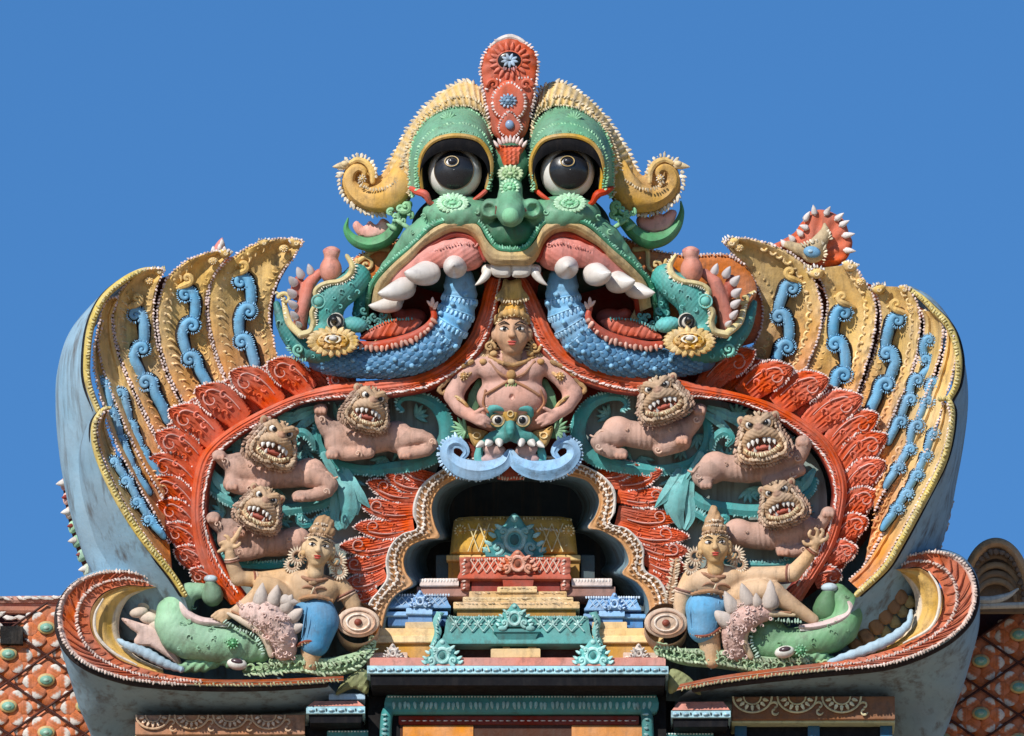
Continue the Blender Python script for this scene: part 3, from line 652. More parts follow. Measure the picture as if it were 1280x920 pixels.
def tooth(b, t, r, col=WHITE, tipcol=None, bend=(0, 0, 0), seg=16):
    b = np.array(b, float); t = np.array(t, float); m = (b+t)/2+np.array(bend, float); n = 18
    u = np.linspace(0, 1, n)[:, None]; P = (1-u)**2*b+2*u*(1-u)*m+u**2*t; u = u[:, 0]
    rr = r*(np.clip(1-u, 0, 1)**.55)*(.82+.5*u*(1-u)*2); rr = np.maximum(rr, .4)
    rr[:3] *= [.55, .85, .97]
    tc = np.asarray(tipcol if tipcol is not None else hx('8d7f78'))
    cf = lambda uu, th, S: col+(tc-col)*np.clip((uu-.82)/.12, 0, 1)[..., None]*.8
    return tube(P, rr, seg=seg, smooth=False, cf=cf, caps=True)

face = thing('monster_face', 'large green guardian face with bulging eyes, pink gums and tusks crowning the gable', 'monster face', (639, 330, 0))
FG = [E((578,270,72), (50,25,38), 4, GREEN), E((700,270,72), (50,25,38), -4, GREEN), E((539,290,58), (38,22,30), -30, GREEN), E((739,290,58), (38,22,30), 30, GREEN),
      K([(516,300,54),(496,321,48),(477,345,38),(463,378,26)], [15,9,7,6], GREEN), K([(762,300,54),(782,321,48),(801,345,38),(815,378,26)], [15,9,7,6], GREEN),
      K([(638,222,78),(638,245,100),(638,262,114)], [13,15,17], GREEN, k=7), E((638,268,122), (17,17,19), 0, GREEN, k=5), E((638,292,88), (34,20,20), 0, DGREEN),
      E((614,262,106), (14,13,15), 0, GREEN, k=5), E((664,262,106), (14,13,15), 0, GREEN, k=5), E((611,263,120), (8,8,9), 0, hx('7a3a34'), '-', 3), E((667,263,120), (8,8,9), 0, hx('7a3a34'), '-', 3),
      E((569,213,70), (36,36,36), 0, DGREEN, '-', 3), E((709,213,70), (36,36,36), 0, DGREEN, '-', 3), E((638,205,70), (24,26,16), 0, DGREEN)]
def face_post(V, N, C):
    f = np.clip((V[:, 2]-60)/55, 0, 1)[:, None]; return V+N*.5*np.sin(V[:, :1]*.35)*np.sin(V[:, 1:2]*.3), C*(.95+.1*np.sin(V[:, :1]*.05))
fg_ = blob(FG, 1.7, 7, GREEN, face_post); fo_ = part('green_skin', fg_, face, M_ENAMEL, sharp=180)
cand = [(x if k else 1278-x, y) for k in (0, 1) for x, y in [(530,272),(516,290),(596,266)]]
pp = drape(fg_, cand, 3, .1)
part('carved_curls', stamp(HOOK, pp, rng.uniform(0, 360, len(pp)), rng.uniform(3, 4.6, len(pp)), hx('86b996')), fo_, M_ENAMEL, stuff=True)
part('nose_tip', ell((638,271,138), (11,10.5,6), 0, hx('86c79a')), face, M_ENAMEL)
part('skull_back', blob([E((567,190,15), (52,58,48)), E((711,190,15), (52,58,48)), E((639,285,0), (125,62,52)), E((639,190,0), (50,90,40)), E((639,330,-10), (150,45,40))], 4, 12, hx('35534a')), face, M_SHELL, sharp=180)
for s in (-1, 1):
    sp = lambda P: side_pts(P, s)
    X = lambda x: x if s < 0 else 1278-x
    # ---- eyelid hood
    Oo = sp([(514,248,60),(511,220,48),(514,182,40),(529,152,36),(553,136,34),(581,132,34),(602,144,36),(614,168,40),(618,202,46),(613,240,60)])
    Ii = sp([(527,238,84),(525,215,90),(529,193,97),(544,177,102),(569,171,104),(597,176,102),(611,193,96),(614,212,90),(609,236,84)])
    hood = part('eyelid_hood', strip(Oo, Ii, lambda u, v: 17*np.sin(pi*np.clip(v, 0, 1))**.8*(.75+.25*np.sin(pi*u)), None, 70, 18, GREEN, skirt=24), face, M_ENAMEL)
    mid = lambda f, dd: [tuple(np.array(a)*(1-f)+np.array(b)*f+np.array([0, 0, dd])) for a, b in zip(cat(Oo, 24), cat(Ii, 24))]
    part('yellow_lid_edge', tube(Ii, 3.2, seg=8, col=hx('c9a04a'), flat=1.2), hood, M_ENAMEL)
    part('leaf_trim', fringe(mid(.10, 7), 3.4, (2.9,1.6,1.7), 80, hx('8fc79a'), side=1, off=.1).join(fringe(mid(.62, 15), 3.8, (3.2,1.5,1.6), 65, hx('8fc79a'), side=1, off=0)).join(fringe(mid(.86, 8.5), 2.8, (1.5,1.2,1.2), 60, hx('6fb089'), off=0)), hood, M_STUCCO, stuff=True)
    P0 = cat(Oo, 24)[11]*.66+cat(Ii, 24)[11]*.34+np.array([0, 0, 18]); a = np.radians(np.linspace(-160, -20, 7))
    part('leaf_crest', drops(np.c_[P0[0]+np.cos(a)*6, P0[1]+np.sin(a)*6+4, np.full(7, P0[2])], np.c_[np.cos(a), np.sin(a), 0*a], (6,1.9,2.2), hx('86bd93'), (8,6)).join(ell((P0[0], P0[1]+6, P0[2]-1), (7,4,3), 0, hx('86bd93'))), hood, M_STUCCO)
    # ---- black socket and eyeball
    ec = (X(569), 216.5, 70)
    I2 = [tuple(np.array(ec)[:2]+(np.array(p[:2])-np.array(ec)[:2])*.80)+(66,) for p in Ii]
    part('black_socket', strip(Ii, I2, None, None, 60, 6, BLACK, skirt=6).join(pillow([(X(x), y) for x, y in [(522,240),(520,212),(527,188),(545,173),(570,168),(598,173),(614,192),(617,225),(600,250),(570,258),(540,254)]], 40, 6, 14, 6, col=BLACK*.7, skirt=20)), face, M_MATT_BLACK)
    Ll = sp([(525,238,86),(526,216,94),(536,200,99),(551,191.5,102),(569,189,103),(587,191.5,102),(601,199,99),(609,211,96),(612,234,88)])
    part('black_lid', strip(Ii, Ll, lambda u, v: 2*np.sin(pi*v), None, 60, 8, BLACK*.7, skirt=5), face, M_MATT_BLACK)
    eb = part('eyeball', ell(ec, 33.8, 0, hx('f0ede6'), (32,20)), face, M_GLOSS, sharp=180)
    pc = nrm(np.array([(-1.5 if s < 0 else 3), -3.6, 33.]))
    part('iris', cap(ec, 34.4, pc, 44.5, hx('1f2024')), eb, M_BLACK, sharp=180)
    part('iris_line', ring(np.array(ec)+pc*34.5*math.cos(R(45.5)), 34.5*math.sin(R(45.5)), .7, hx('5a4a30'), ax=pc, n=40), eb, M_BLACK)
    pk = nrm(np.array([(-4 if s < 0 else 0), -13.5, 32.])); kc = np.array(ec)+pk*34.8
    part('pupil', ell(kc, (5,4,3), 0, hx('20222a')).join(ring(kc+pk*.5, 8.5, .8, hx('b79a5c'), .8, pk)), eb, M_BLACK)
    part('red_eye_corner', tube([(X(514),236,76),(X(521),240,86),(X(532),244,92),(X(538),254,90),(X(548),258,86)], [3,4.5,5,3.5,1.5], seg=8, col=hx('c8503a')), face, M_ENAMEL)
    part('red_eye_corner', tube([(X(607),240,84),(X(600),246,88),(X(590),252,90)], [3,3,1.5], seg=8, col=hx('c8503a')), face, M_ENAMEL)
    # ---- fluted brow crest and its curl
    A = sp([(608,162,40),(607,140,36),(606,122,32),(597,107,26),(580,102,22),(561,110,20),(540,126,18),(519,149,16),(501,176,14),(486,204,12),(479,224,12)])
    B = sp([(617,178,46),(614,158,46),(604,143,46),(584,133,46),(560,135,46),(538,147,46),(522,163,46),(515,184,46),(511,206,46),(511,226,46),(512,244,46)])
    br = part('brow_crest', strip(A, B, lambda u, v: 9*np.sin(pi*v)**.8+1.5*np.sin(u*2*pi*26+v*9), lambda u, v: (OCH+(CREAM-OCH)*np.clip(np.sin(u*2*pi*26+v*9)*1.5, 0, 1)[..., None]*.95), 150, 16, skirt=30), face, M_OLD)
    Am = [tuple(np.array(p)+[0, 0, 2]) for p in A]
    Bm = [tuple(np.array(a)*.38+np.array(b)*.62+[0, 0, 10]) for a, b in zip(cat(A, 22), cat(B, 22))]
    part('white_leaf_edge', fringe(Am, 5.4, (5.4,2.7,2.6), 58, hx('e3d6bd'), side=(1 if s < 0 else -1), off=0).join(fringe(Bm, 4, (3.4,1.6,2), 55, CREAM, side=(1 if s < 0 else -1), off=0)).join(fringe([tuple(np.array(b)+[0, 0, 5]) for b in B[1:]], 3.2, (2,1.5,1.6), 80, CREAM, off=0)), br, M_OLD, stuff=True)
    cp = sp([(505,212,32),(499,232,34),(484,246,32),(463,249,28),(446,242,26),(437,229,26),(439,216,28),(448,210,31),(456,215,33),(454,222,34)])
    part('curl_ground', pillow(sp([(430,215),(440,203),(456,200),(468,208),(474,220),(486,206),(500,180),(516,186),(516,240),(500,262),(470,268),(442,260),(428,240)]), 16, 5, 8, 3, col=hx('c9a05c'), skirt=30, hf=lambda x, y, D: .9*np.cos((x-y)*.5)), face, M_OLD)
    cu = part('brow_curl', tube(cp, [14,19,20.5,18.5,15,11.5,8.5,6.5,4.5,2.5], seg=20, col=hx('dcae62'), flat=.85, disp=lambda u, t: .9*np.cos(6*t+4*u)), face, M_OLD)
    lo = sp([(508,250,40),(496,264,34),(474,270,28),(450,264,26),(431,249,26),(423,228,26),(426,211,26)])
    part('white_leaf_edge', fringe(lo, 5, (5.0,2.6,2.4), 120, hx('e3d6bd'), side=(-1 if s < 0 else 1), off=-.2).join(fringe(sp([(497,226,50),(480,236,48),(462,237,44),(449,229,40)]), 3.6, (3,1.5,1.6), 90, CREAM, off=0)), cu, M_OLD, stuff=True)
    part('curl_tip', tooth((X(436),206,26), (X(416),209,26), 6, CREAM).join(ell((X(431),205,29), (5,4,4), 0, CREAM)), cu, M_OLD)
    sf = fringe(sp([(434,201,28),(445,195,28),(457,197,28),(466,207,28),(470,222,30)]), 4.6, (5,2.3,2.2), 85, hx('e3d6bd'), side=(1 if s < 0 else -1), off=0)
    sf.join(tube(sp([(438,204,27),(447,200,27),(458,204,27),(465,214,28),(466,228,30)]), [3,4,4.5,4.5,3], seg=8, col=OCH))
    part('curl_comb', sf, cu, M_OLD)
    part('curl_eye', rosette((X(453),224), 5.5, 36, 9, OCH, WHITE, depth=3), cu, M_OLD)
    # underside shadow body of the curl
    # ---- green ear curl with pink teeth
    ear = sp([(435,273,8),(433,287,8),(443,300,12),(462,306,18),(482,300,24),(495,286,30),(503,268,34),(511,256,38)]) if s < 0 else [(851,252,6),(852,266,6),(845,284,8),(831,297,12),(812,301,18),(795,293,24),(783,280,30),(770,266,36)]
    e = part('ear_curl', tube(ear, [1,4.5,7.5,9,9,8,7,5] if s < 0 else [1,4,7,9,10.5,9,8,5], seg=14, col=hx('5a9a6a'), flat=1.2, disp=lambda u, t: .5*np.cos(5*t)), face, M_ENAMEL)
    pk_ = [(441,283),(446,276),(455,283),(462,276),(470,281),(478,273),(488,280),(484,292),(466,298),(450,296)] if s < 0 else [(846,266),(838,262),(828,268),(820,264),(812,272),(802,266),(795,276),(802,288),(820,292),(838,284)]
    part('pink_inner_ear', pillow(pk_, 10, 5, 6, 3, col=hx('dba398')), e, M_ENAMEL)
    part('leaf_curl', volute((X(507),258), 7, 120, 1.1, (4.5, 2), s, 46, 5, col=hx('8cc08f')).join(drops([(X(495),272,44),(X(500),278,46),(X(506),282,46),(X(490),284,40)], [(-1,-.6,0)]*4 if s < 0 else [(1,-.6,0)]*4, (8,3,3), hx('8cc08f'), (8,6))), e, M_STUCCO)
    gl = G()
    for (x, y, r_, a_) in ((500,262,6,30),(494,271,5,100),(504,276,5,200),(488,266,4.5,300),(512,268,5,60)): gl.join(volute((X(x), y), r_, a_, 1.1, (2.6,1.4), s, 44, 4, col=hx('8cbf94')))
    part('leaf_curls', gl, face, M_STUCCO, stuff=True)
    # ---- lips, gums, tusks
    bead = sp([(638,311,104),(622,308,104),(612,296,104),(601,279,104),(583,271,106),(562,273,104),(540,281,96),(514,306,82),(486,329,66),(466,352,50),(459,380,36),(458,400,26)])
    part('leaf_trim', fringe(bead, 3.4, (3.4,1.8,2.2), 75, hx('7fc2a0'), side=(1 if s < 0 else -1), off=0).join(tube([(p[0], p[1]+2, p[2]-2) for p in bead], 3.4, seg=8, col=hx('4f9a78'))), face, M_ENAMEL, stuff=True)
    LO = sp([(639.4,315,102),(620,312,102),(608,300,104),(598,283,104),(581,276,104),(562,278,102),(541,287,96),(514,311,82),(489,333,68),(470,356,54),(464,384,38)])
    LI = sp([(639.4,332,98),(617,332,98),(606,323,98),(598,306,96),(586,294,94),(567,291,92),(547,300,86),(528,312,78),(516,328,70),(499,342,60),(485,364,46),(480,390,32)])
    lcf = lambda u, v: hx('c9ae80')+(hx('b06a3c')-hx('c9ae80'))*(np.clip(1-np.abs(u-.25)/.2, 0, 1)*np.clip(v*1.6-.3, 0, 1))[..., None]*.7
    part('ochre_lip', strip(LO, LI, lambda u, v: 5.5*np.sin(pi*v)**.7+.5*np.cos(v*20), lcf, 90, 12, skirt=18), face, M_OLD)
    rl = [tuple(np.array(p)+np.array([0, 2.5, -3])) for p in LI[2:]]
    part('red_inner_lip', tube(rl, [3,4.5,5,4.5,4], seg=8, col=hx('9c3526'), flat=1.4), face, M_ENAMEL)
    gm = [E((X(585),315,74), (24,24,26), 0, PINK), K([(X(575),315,76),(X(548),318,76),(X(520),334,64),(X(492),352,48),(X(478),366,36)], [23,17,14,11,6], PINK),
          E((X(596),300,88), (8,5,8), 20*(-s), PINK)]
    gum = part('pink_gum', blob(gm, 1.5, 6, hx('dc9a90'), lambda V, N, C: (V+N*(.22*np.sin(V[:, :1]*.6*(-s)+V[:, 1:2]*.9))*np.clip((V[:, 2:3]-70)/20, 0, 1), C)), face, M_ENAMEL, sharp=180)
    wr = [(X(590),306,101),(X(575),304,101),(X(560),308,99),(X(545),313,93),(X(530),323,84)]
    part('gum_beading', fringe(wr, 3.6, (2.6,1.3,1.6), 60, PINK*1.1, off=0).join(volute((X(592),306), 5, 0, .8, (1.5,.8), 1, 98, 1, col=PINK*.9)), gum, M_ENAMEL, stuff=True)
    TT = [((570,334,78), (567,333,121), 17.5, (0,-1,0)), ((543,338,72), (506,341,106), 18.5, (0,8,6)), ((514,356,58), (473,367,88), 16.5, (0,7,4)), ((500,376,36), (461,382,58), 12.5, (0,7,4))] if s < 0 else \
         [((707,335,78), (710,334,121), 17.5, (0,-1,0)), ((738,340,72), (763,341,108), 17.5, (0,8,6)), ((764,350,60), (793,351,90), 16.5, (0,7,4)), ((785,358,46), (818,366,70), 13, (0,6,4))]
    for b, t, r, bd in TT:
        tk = part('tusk', tooth(b, t, r, hx('d8d2cc'), bend=bd, seg=24), face, M_GLOSS, sharp=180)
    part('side_tooth', tooth((X(611),336,84), (X(594),357,94), 6.5, hx('dcd6ce'), bend=(-s*5,3,4)), face, M_GLOSS, sharp=180)
    part('front_tooth', pillow([(X(x), y) for x, y in [(615,329),(638.6,329),(638.8,341),(636,347),(621,347),(614,341)]], 88, 6, 6, 2.5, col=hx('dcd6ce'), skirt=14), face, M_GLOSS)
    part('front_tooth', pillow([(X(x), y) for x, y in [(603,333),(615,331),(615,340),(610,346),(603,344)]], 84, 6, 5, 2.5, col=hx('d4ccc2'), skirt=14), face, M_GLOSS)
    # cheek medallion
    part('cheek_medallion', rosette((X(566),255), 20, 106, 22, hx('79b98c'), hx('a8d3ac'), squash=.55, rot=-6*(-s), depth=3.5, core=hx('8ac49a')).join(ring((X(566),255,109), 10, 1.2, hx('a8d3ac'), .55)), face, M_ENAMEL)
    # mouth cave
    mo = [(X(x), y) for x, y in [(470,366),(520,340),(600,340),(606,366),(588,420),(548,448),(490,440),(452,420),(456,385)]]
    part('mouth_cave', pillow(mo, -8, -4, 20, 6, col=hx('6e211b'), skirt=-50), face, M_STUCCO)
    part('inner_cheek', tube([(X(478),384,26),(X(484),400,22),(X(483),418,20),(X(470),430,20)], [5,7,7,4], seg=10, col=hx('c9ae80')), face, M_OLD)
    part('pink_tongue', blob([E((X(512),400,10), (22,14,12), 12*s, hx('a84a40')), E((X(497),393,14), (9,8,9), 0, hx('b9564c'))], 2, 5, hx('a84a40')), face, M_ENAMEL)
# ---- the crest between the brows
cr = [(636,47),(621,52),(608,64),(601,82),(602,103),(606,125),(611,147),(618,170),(637,182),(656,170),(663,147),(668,124),(671,101),(673,80),(666,62),(651,51)]
crest = part('forehead_crest', pillow(cr, 52, 7, 9, 3, col=RED, skirt=34, hf=lambda x, y, D: .8*np.sin(np.arctan2(y-77, x-637)*14)*(np.hypot(x-637, y-77) > 15)*(y < 108)), face, M_ENAMEL)
part('crest_edge', fringe([p+(55,) for p in cr[1:7]], 4, (3.2,1.9,2.5), 70, PALE, side=1, off=0).join(fringe([p+(55,) for p in cr[-1:9:-1]], 4, (3.2,1.9,2.5), 70, PALE, side=-1, off=0)).join(tube([(612,60,54),(624,51,54),(637,47,54),(650,51,54),(664,61,54)], [1.5,3,3.5,3,1.5], seg=8, col=hx('e0d6d0'))), crest, M_OLD, stuff=True)
a = np.radians(np.arange(0, 360, 20))
part('flame_petals', drops(np.c_[637+np.cos(a)*20, 77+np.sin(a)*18, np.full(18, 60)], np.c_[np.cos(a), np.sin(a), 0*a], (6,2.6,2.5), RED*1.05, (8,6)), crest, M_ENAMEL)
md = part('flower_medallion', ell((637,77,60), (16,12,4), 0, BLACK), crest, M_BLACK)
a = np.radians(np.arange(0, 360, 40)+10)
part('white_flower', drops(np.c_[637+np.cos(a)*6.5, 77+np.sin(a)*5, np.full(9, 64)], np.c_[np.cos(a), np.sin(a), 0*a], (4.6,2.2,1.6), hx('a9bfd4'), (8,6)).join(ring((637,77,61), 15.5, 1.3, RED, .77)).join(fringe([(630,85,64),(637,87,64),(645,84,64)], 3, (3,1.5,1.5), 90, hx('c08080'))), md, M_OLD)
for sx in (-1, 1):
    part('crest_volute', volute((637+sx*20, 107), 8, 90-sx*90, 1.1, (3.2,1.5), -sx, 60, 4, col=RED).join(fringe([(637+sx*30,112,60),(637+sx*24,100,60),(637+sx*12,100,60)], 3.5, (2.8,1.5,2), 80, PALE)), crest, M_ENAMEL)
o2 = [(636,101),(622,108),(613,122),(615,140),(626,152),(637,156),(648,152),(658,140),(659,121),(650,108)]
g2 = part('oval_plaque', pillow(o2, 60, 6, 8, 3, col=RED, skirt=10), crest, M_ENAMEL)
part('bead_ring', fringe([p+(64,) for p in [(x*.86+637*.14, y*.86+128*.14) for x, y in o2]], 3.6, (2.6,1.8,2), 90, PALE, closed=True, off=0), g2, M_OLD, stuff=True)
part('blue_rosette', rosette((635,127), 11, 66, 12, hx('5b7f9c'), hx('8db0cf'), squash=.8, depth=3.5), g2, M_ENAMEL)
o3 = [(637,138),(626,148),(621,162),(628,172),(637,177),(647,172),(654,161),(648,148)]
g3 = part('diamond_plaque', pillow(o3, 70, 5, 7, 3, col=RED*.95, skirt=12), crest, M_ENAMEL)
part('bead_ring', fringe([p+(74,) for p in [(x*.88+637*.12, y*.88+158*.12) for x, y in o3]], 3.2, (2.2,1.4,1.8), 90, PALE, closed=True, off=0), g3, M_OLD, stuff=True)
part('blue_gem', ell((637,157,76), (5.5,6,4), 0, hx('7d9cc0')), g3, M_GLOSS)
col_ = part('flared_collar', pillow([(617,180),(630,183),(646,183),(659,180),(652,195),(648,212),(628,212),(624,195)], 80, 8, 8, 3, col=RED, skirt=20, smooth=False, hf=lambda x, y, D: 1.2*np.cos((x-638)*1.1)), crest, M_ENAMEL)
a = np.linspace(-1, 1, 9)
part('white_flames', drops(np.c_[638+a*18, 181-6*(1-a*a), np.full(9, 88)], np.c_[a*.7, -np.ones(9), 0*a], (5.5,2.2,2.2), PALE, (8,6)), col_, M_OLD)
part('green_rosette', rosette((638,218), 16, 96, 16, hx('8fae7c'), hx('b3c79c'), squash=.62, depth=5), face, M_OLD)
part('green_rosette', rosette((637,236), 12.5, 112, 15, hx('79b98c'), hx('a8d3ac'), squash=.85, depth=4), face, M_ENAMEL)
part('dark_gap', pillow([(606,140),(618,172),(622,215),(655,215),(660,172),(670,140),(660,110),(612,110)], 30, 4, 8, 5, col=hx('1c2422'), skirt=20), face, M_STUCCO)
part('throat_panel', pillow([(604,338),(674,338),(672,360),(664,400),(612,400),(606,360)], 30, 4, 8, 5, col=hx('8f3222'), skirt=20), face, M_STUCCO)
tg = part('yellow_pendant', pillow([(630,349),(638,351),(650,349),(653,360),(662,374),(650,377),(632,377),(619,374),(627,360)], 60, 5, 7, 2.5, col=hx('d8b878'), skirt=14, hf=lambda x, y, D: .7*np.cos((x-640)*1.0/(1+.04*(y-350)))), face, M_OLD)
part('pendant_fringe', fringe([(620,374,66),(640,378,66),(661,374,66)], 3.4, (3.4,1.6,1.8), 90, CREAM, side=1, off=0), tg, M_OLD, stuff=True)
# orange ground behind the cheeks
for s in (-1, 1):
    P = [(436,334),(446,320),(474,309),(500,298),(530,300),(520,340),(470,372),(448,372),(440,352)] if s < 0 else [(775,296),(812,311),(855,319),(905,318),(930,330),(945,370),(900,410),(820,400),(780,360),(765,320)]
    o = part('orange_temple', pillow(P, 2, 5, 10, 4, col=hx('cc7a45'), skirt=50, hf=lambda x, y, D: .9*np.cos((x+y*2)*.35)), face, M_OLD)
    X = lambda x: x if s < 0 else 1278-x
    part('ochre_curl', volute((X(458),331), 11, 200, 1.3, (3.5,2), 1 if s < 0 else -1, 8, 3, col=OCH, tail=[(X(485),312,8),(X(470),312,8)]).join(tube([(X(440),352,8),(X(447),338,8),(X(446),325,9)], 2.5, seg=8, col=OCH)), o, M_OLD)
    hk = [(p_[0] if s < 0 else 1278-p_[0], p_[1], 8) for p_ in [(470,345),(482,332),(494,318),(506,308),(462,356),(484,306),(450,344)]]
    part('carved_curls', stamp(HOOK, hk, rng.uniform(0, 360, len(hk)), rng.uniform(3, 5, len(hk)), hx('d98f5c')), o, M_OLD, stuff=True)
    e = [(p[0], p[1], 7) for p in (P[1:5] if s < 0 else P[0:5])]
    part('toothed_rim', fringe(e, 4, (2.6,1.8,2), 80, PALE, side=1, off=0), o, M_OLD, stuff=True)
# ================================================================ two sea monsters with scaled blue bodies issuing from the mouth
SCALE = pillow([(-7,0),(-5,-4.6),(0,-5.4),(5,-4),(7.5,0),(5,4),(0,5.4),(-5,4.6)], -.2, 1.7, 3.2, 2.6, col=hx('5488b0'), skirt=1.5).join(ell((1.5,0,1.4), (3.2,1.9,1.1), 0, hx('79aed2'), (6,4)))
def makara(s):
    nm = 'left' if s < 0 else 'right'
    root = thing('sea_monster', 'teal sea monster with a blue scaled body curling from the %s of the mouth' % nm, 'sea monster', (639+s*215, 460, 30), 'pair of teal sea monsters')
    def f(P):  # the right one opens its jaws further out
        out = []
        for p in P:
            x, y = p[0], p[1]; d = p[2] if len(p) > 2 else 40
            if s > 0: x = 1278-x+max(0, 412-x)*.16; y = y-(max(0, 412-p[0])*.02)
            out.append((x, y, d))
        return out
    q = lambda x, y, d=40: f([(x, y, d)])[0]
    nb = f([(575,352,52),(575,372,50),(568,397,50),(552,422,48),(527,440,44),(496,449,38),(462,452,32),(428,452,26),(400,450,20)])
    nr = [19.5,22,23.5,23.5,22.5,21.5,20,18,15]
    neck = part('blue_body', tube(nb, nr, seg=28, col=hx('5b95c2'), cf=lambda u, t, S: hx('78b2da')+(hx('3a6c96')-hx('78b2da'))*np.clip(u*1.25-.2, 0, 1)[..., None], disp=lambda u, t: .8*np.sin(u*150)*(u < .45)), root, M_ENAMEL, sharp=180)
    P = cat(nb, 200)[:, :3]; T = nrm(np.gradient(P, axis=0)); rr = lerpn(nr, 200); L = np.r_[0, np.cumsum(np.linalg.norm(np.diff(P, axis=0), axis=1))]
    items = []; k = 0; y = L[-1]*.30
    while y < L[-1]-6:
        i = int(np.searchsorted(L, y)); n1 = np.array([0, 0, 1.])-T[i]*T[i][2]; n1 = nrm(n1); n2 = np.cross(T[i], n1)
        for j in range(-3, 4):
            th = (j+.5*(k % 2))*R(27)
            N = n1*math.cos(th)+n2*math.sin(th); p = P[i]+N*(rr[i]+.1)
            items.append((p, T[i]*-1+N*-.22, N, rr[i]/25*rng.uniform(.88, 1.14)))
        y += 9.0*rr[i]/25; k += 1
    pieces('scale', SCALE, items, neck, M_ENAMEL)
    # lotus bands and studs on the upper length
    g = G()
    for fr in (.10, .17, .245, .31):
        i = int(fr*200); n1 = nrm(np.array([0, 0, 1.])-T[i]*T[i][2]); n2 = np.cross(T[i], n1); th = np.linspace(-1.5, 1.5, 13)
        C = P[i]+(n1[None]*np.cos(th)[:, None]+n2[None]*np.sin(th)[:, None])*(rr[i]+.3)
        Nn = n1[None]*np.cos(th)[:, None]+n2[None]*np.sin(th)[:, None]
        g.join(drops(C, np.repeat(T[i][None], 13, 0), (4.2,2.0,1.8), hx('8cc3e6'), N=Nn)); g.join(tube(C-T[i]*4, 1.2, seg=6, col=hx('8cc3e6')))
    part('lotus_band', g, neck, M_ENAMEL, stuff=True)
    it = []
    for fr, th in ((.06,.3),(.13,-.3),(.2,.3),(.28,-.25),(.36,.45),(.2,-.75),(.1,.9),(.3,.9),(.45,-.3),(.5,.5),(.58,0),(.66,-.4),(.72,.4),(.8,-.1)):
        i = int(fr*200); n1 = nrm(np.array([0, 0, 1.])-T[i]*T[i][2]); n2 = np.cross(T[i], n1); N = n1*math.cos(th)+n2*math.sin(th)*(-s)
        it.append((P[i]+N*(rr[i]+2), T[i], N, 1.0))
    pieces('stud', ell((0,0,1), (3.4,3.4,3.4), 0, hx('8cc3e6'), (8,6)), it, neck, M_ENAMEL)
    # mane of red flame along the top
    mn = f([(540,384,68),(543,397,70),(534,410,68),(517,421,64),(495,428,60),(470,432,56),(452,430,54)])
    m = part('red_mane', tube(mn, [3,5,6.5,7,7,6,4], seg=10, col=hx('b5482f'), flat=.8), root, M_ENAMEL)
    part('mane_teeth', fringe([(p[0], p[1]+4, p[2]+4) for p in mn[1:]], 6.5, (5,3,3), 80, hx('d99f8a'), side=(-1 if s < 0 else 1), off=0, res=(8,6)), m, M_ENAMEL)
    part('mane_tip', drops([q(545,382,71), q(538,380,71), q(541,377,71)], [(-s*.5,-1,0),(s*.8,-.8,0),(0,-1,0)], (6,2.6,3), hx('e0b8a6'), (8,6)), m, M_OLD)
    m2 = part('red_fin', pillow([(x, y) for x, y, _ in f([(528,402,0),(508,397,0),(482,402,0),(462,412,0),(450,424,0),(480,424,0),(510,418,0)])], 50, 5, 6, 3, col=hx('c2573a'), hf=lambda x, y, D: .8*np.cos(x*.8+y*.4)), root, M_ENAMEL)
    part('fin_fringe', fringe(f([(515,399,56),(495,399,56),(475,404,56),(460,412,56)]), 3.4, (2.6,1.4,1.6), 80, TEAL, off=0), m2, M_ENAMEL, stuff=True)
    # head
    T1 = hx('52a39c'); T2 = hx('3b8784')
    mc = hx('8d3a30')
    hd = [K(f([(418,420,34),(408,398,40),(414,376,44),(432,360,46),(446,348,40)]), [22,21,21,20,17], T1, k=7),
          K(f([(445,345,40),(452,352,30),(455,372,26),(448,392,26)]), [14,14,12,8], T2, k=6),
          K(f([(412,440,28),(388,438,28),(366,424,26),(353,402,24),(346,380,20)]), [17,15,12,9,4], T2, k=6),
          E(q(444,406,52), (16,10,12), 10*(-s), hx('5fb5b4'), k=3), E(q(398,398,42), (14,14,14), 0, T1),
          E(q(425,330,52), (15,13,22), 0, hx('8a4a40'), '-', 3), E(q(381,392,58), (9,22,22), 6*(-s), hx('8a4a40'), '-', 3),
          E(q(402,414,54), (12,10,10), 0, T1, k=4)]
    def post(V, N, C): return V+N*(.35*np.sin(V[:, :1]*1.1)*np.sin(V[:, 1:2]*.9)), C*(1+.06*np.sin(V[:, :1]*.12+V[:, 1:2]*.1))
    hg = blob(hd, 1.5, 5, T1, post); ho = part('teal_head', hg, root, M_ENAMEL, sharp=180)
    cand = [q(x, y)[:2] for x, y in [(418,372),(428,364),(438,372),(426,384),(410,388),(440,356),(448,366),(436,392),(452,380),(412,412),(430,412),(360,424),(374,438),(350,404),(392,446),(404,368),(446,392)]]
    pp = drape(hg, cand, 3, .1)
    part('carved_curls', stamp(HOOK, pp, rng.uniform(0, 360, len(pp)), rng.uniform(2.6, 4.2, len(pp)), hx('6cb8b2')), ho, M_ENAMEL, stuff=True)
    lipc = hx('d3c28e')
    up = f([(434,320,46),(441,332,52),(438,344,60),(426,352,63),(412,354,62),(401,358,60),(395,366,60),(399,378,60),(391,390,60),(393,403,58),(389,415,55),(377,419,52)])
    lo = f([(346,366,28),(354,373,30),(358,390,34),(363,405,42),(377,419,52)])
    l1 = part('ochre_lip', tube(up, [2.5,4,4.5,4,3.5,3.5,3.5,3.5,3.5,4,5,5], seg=10, col=lipc, disp=lambda u, t: .35*np.cos(3*t)).join(tube(lo, [2,3.5,4.5,5,5], seg=10, col=lipc)), root, M_OLD)
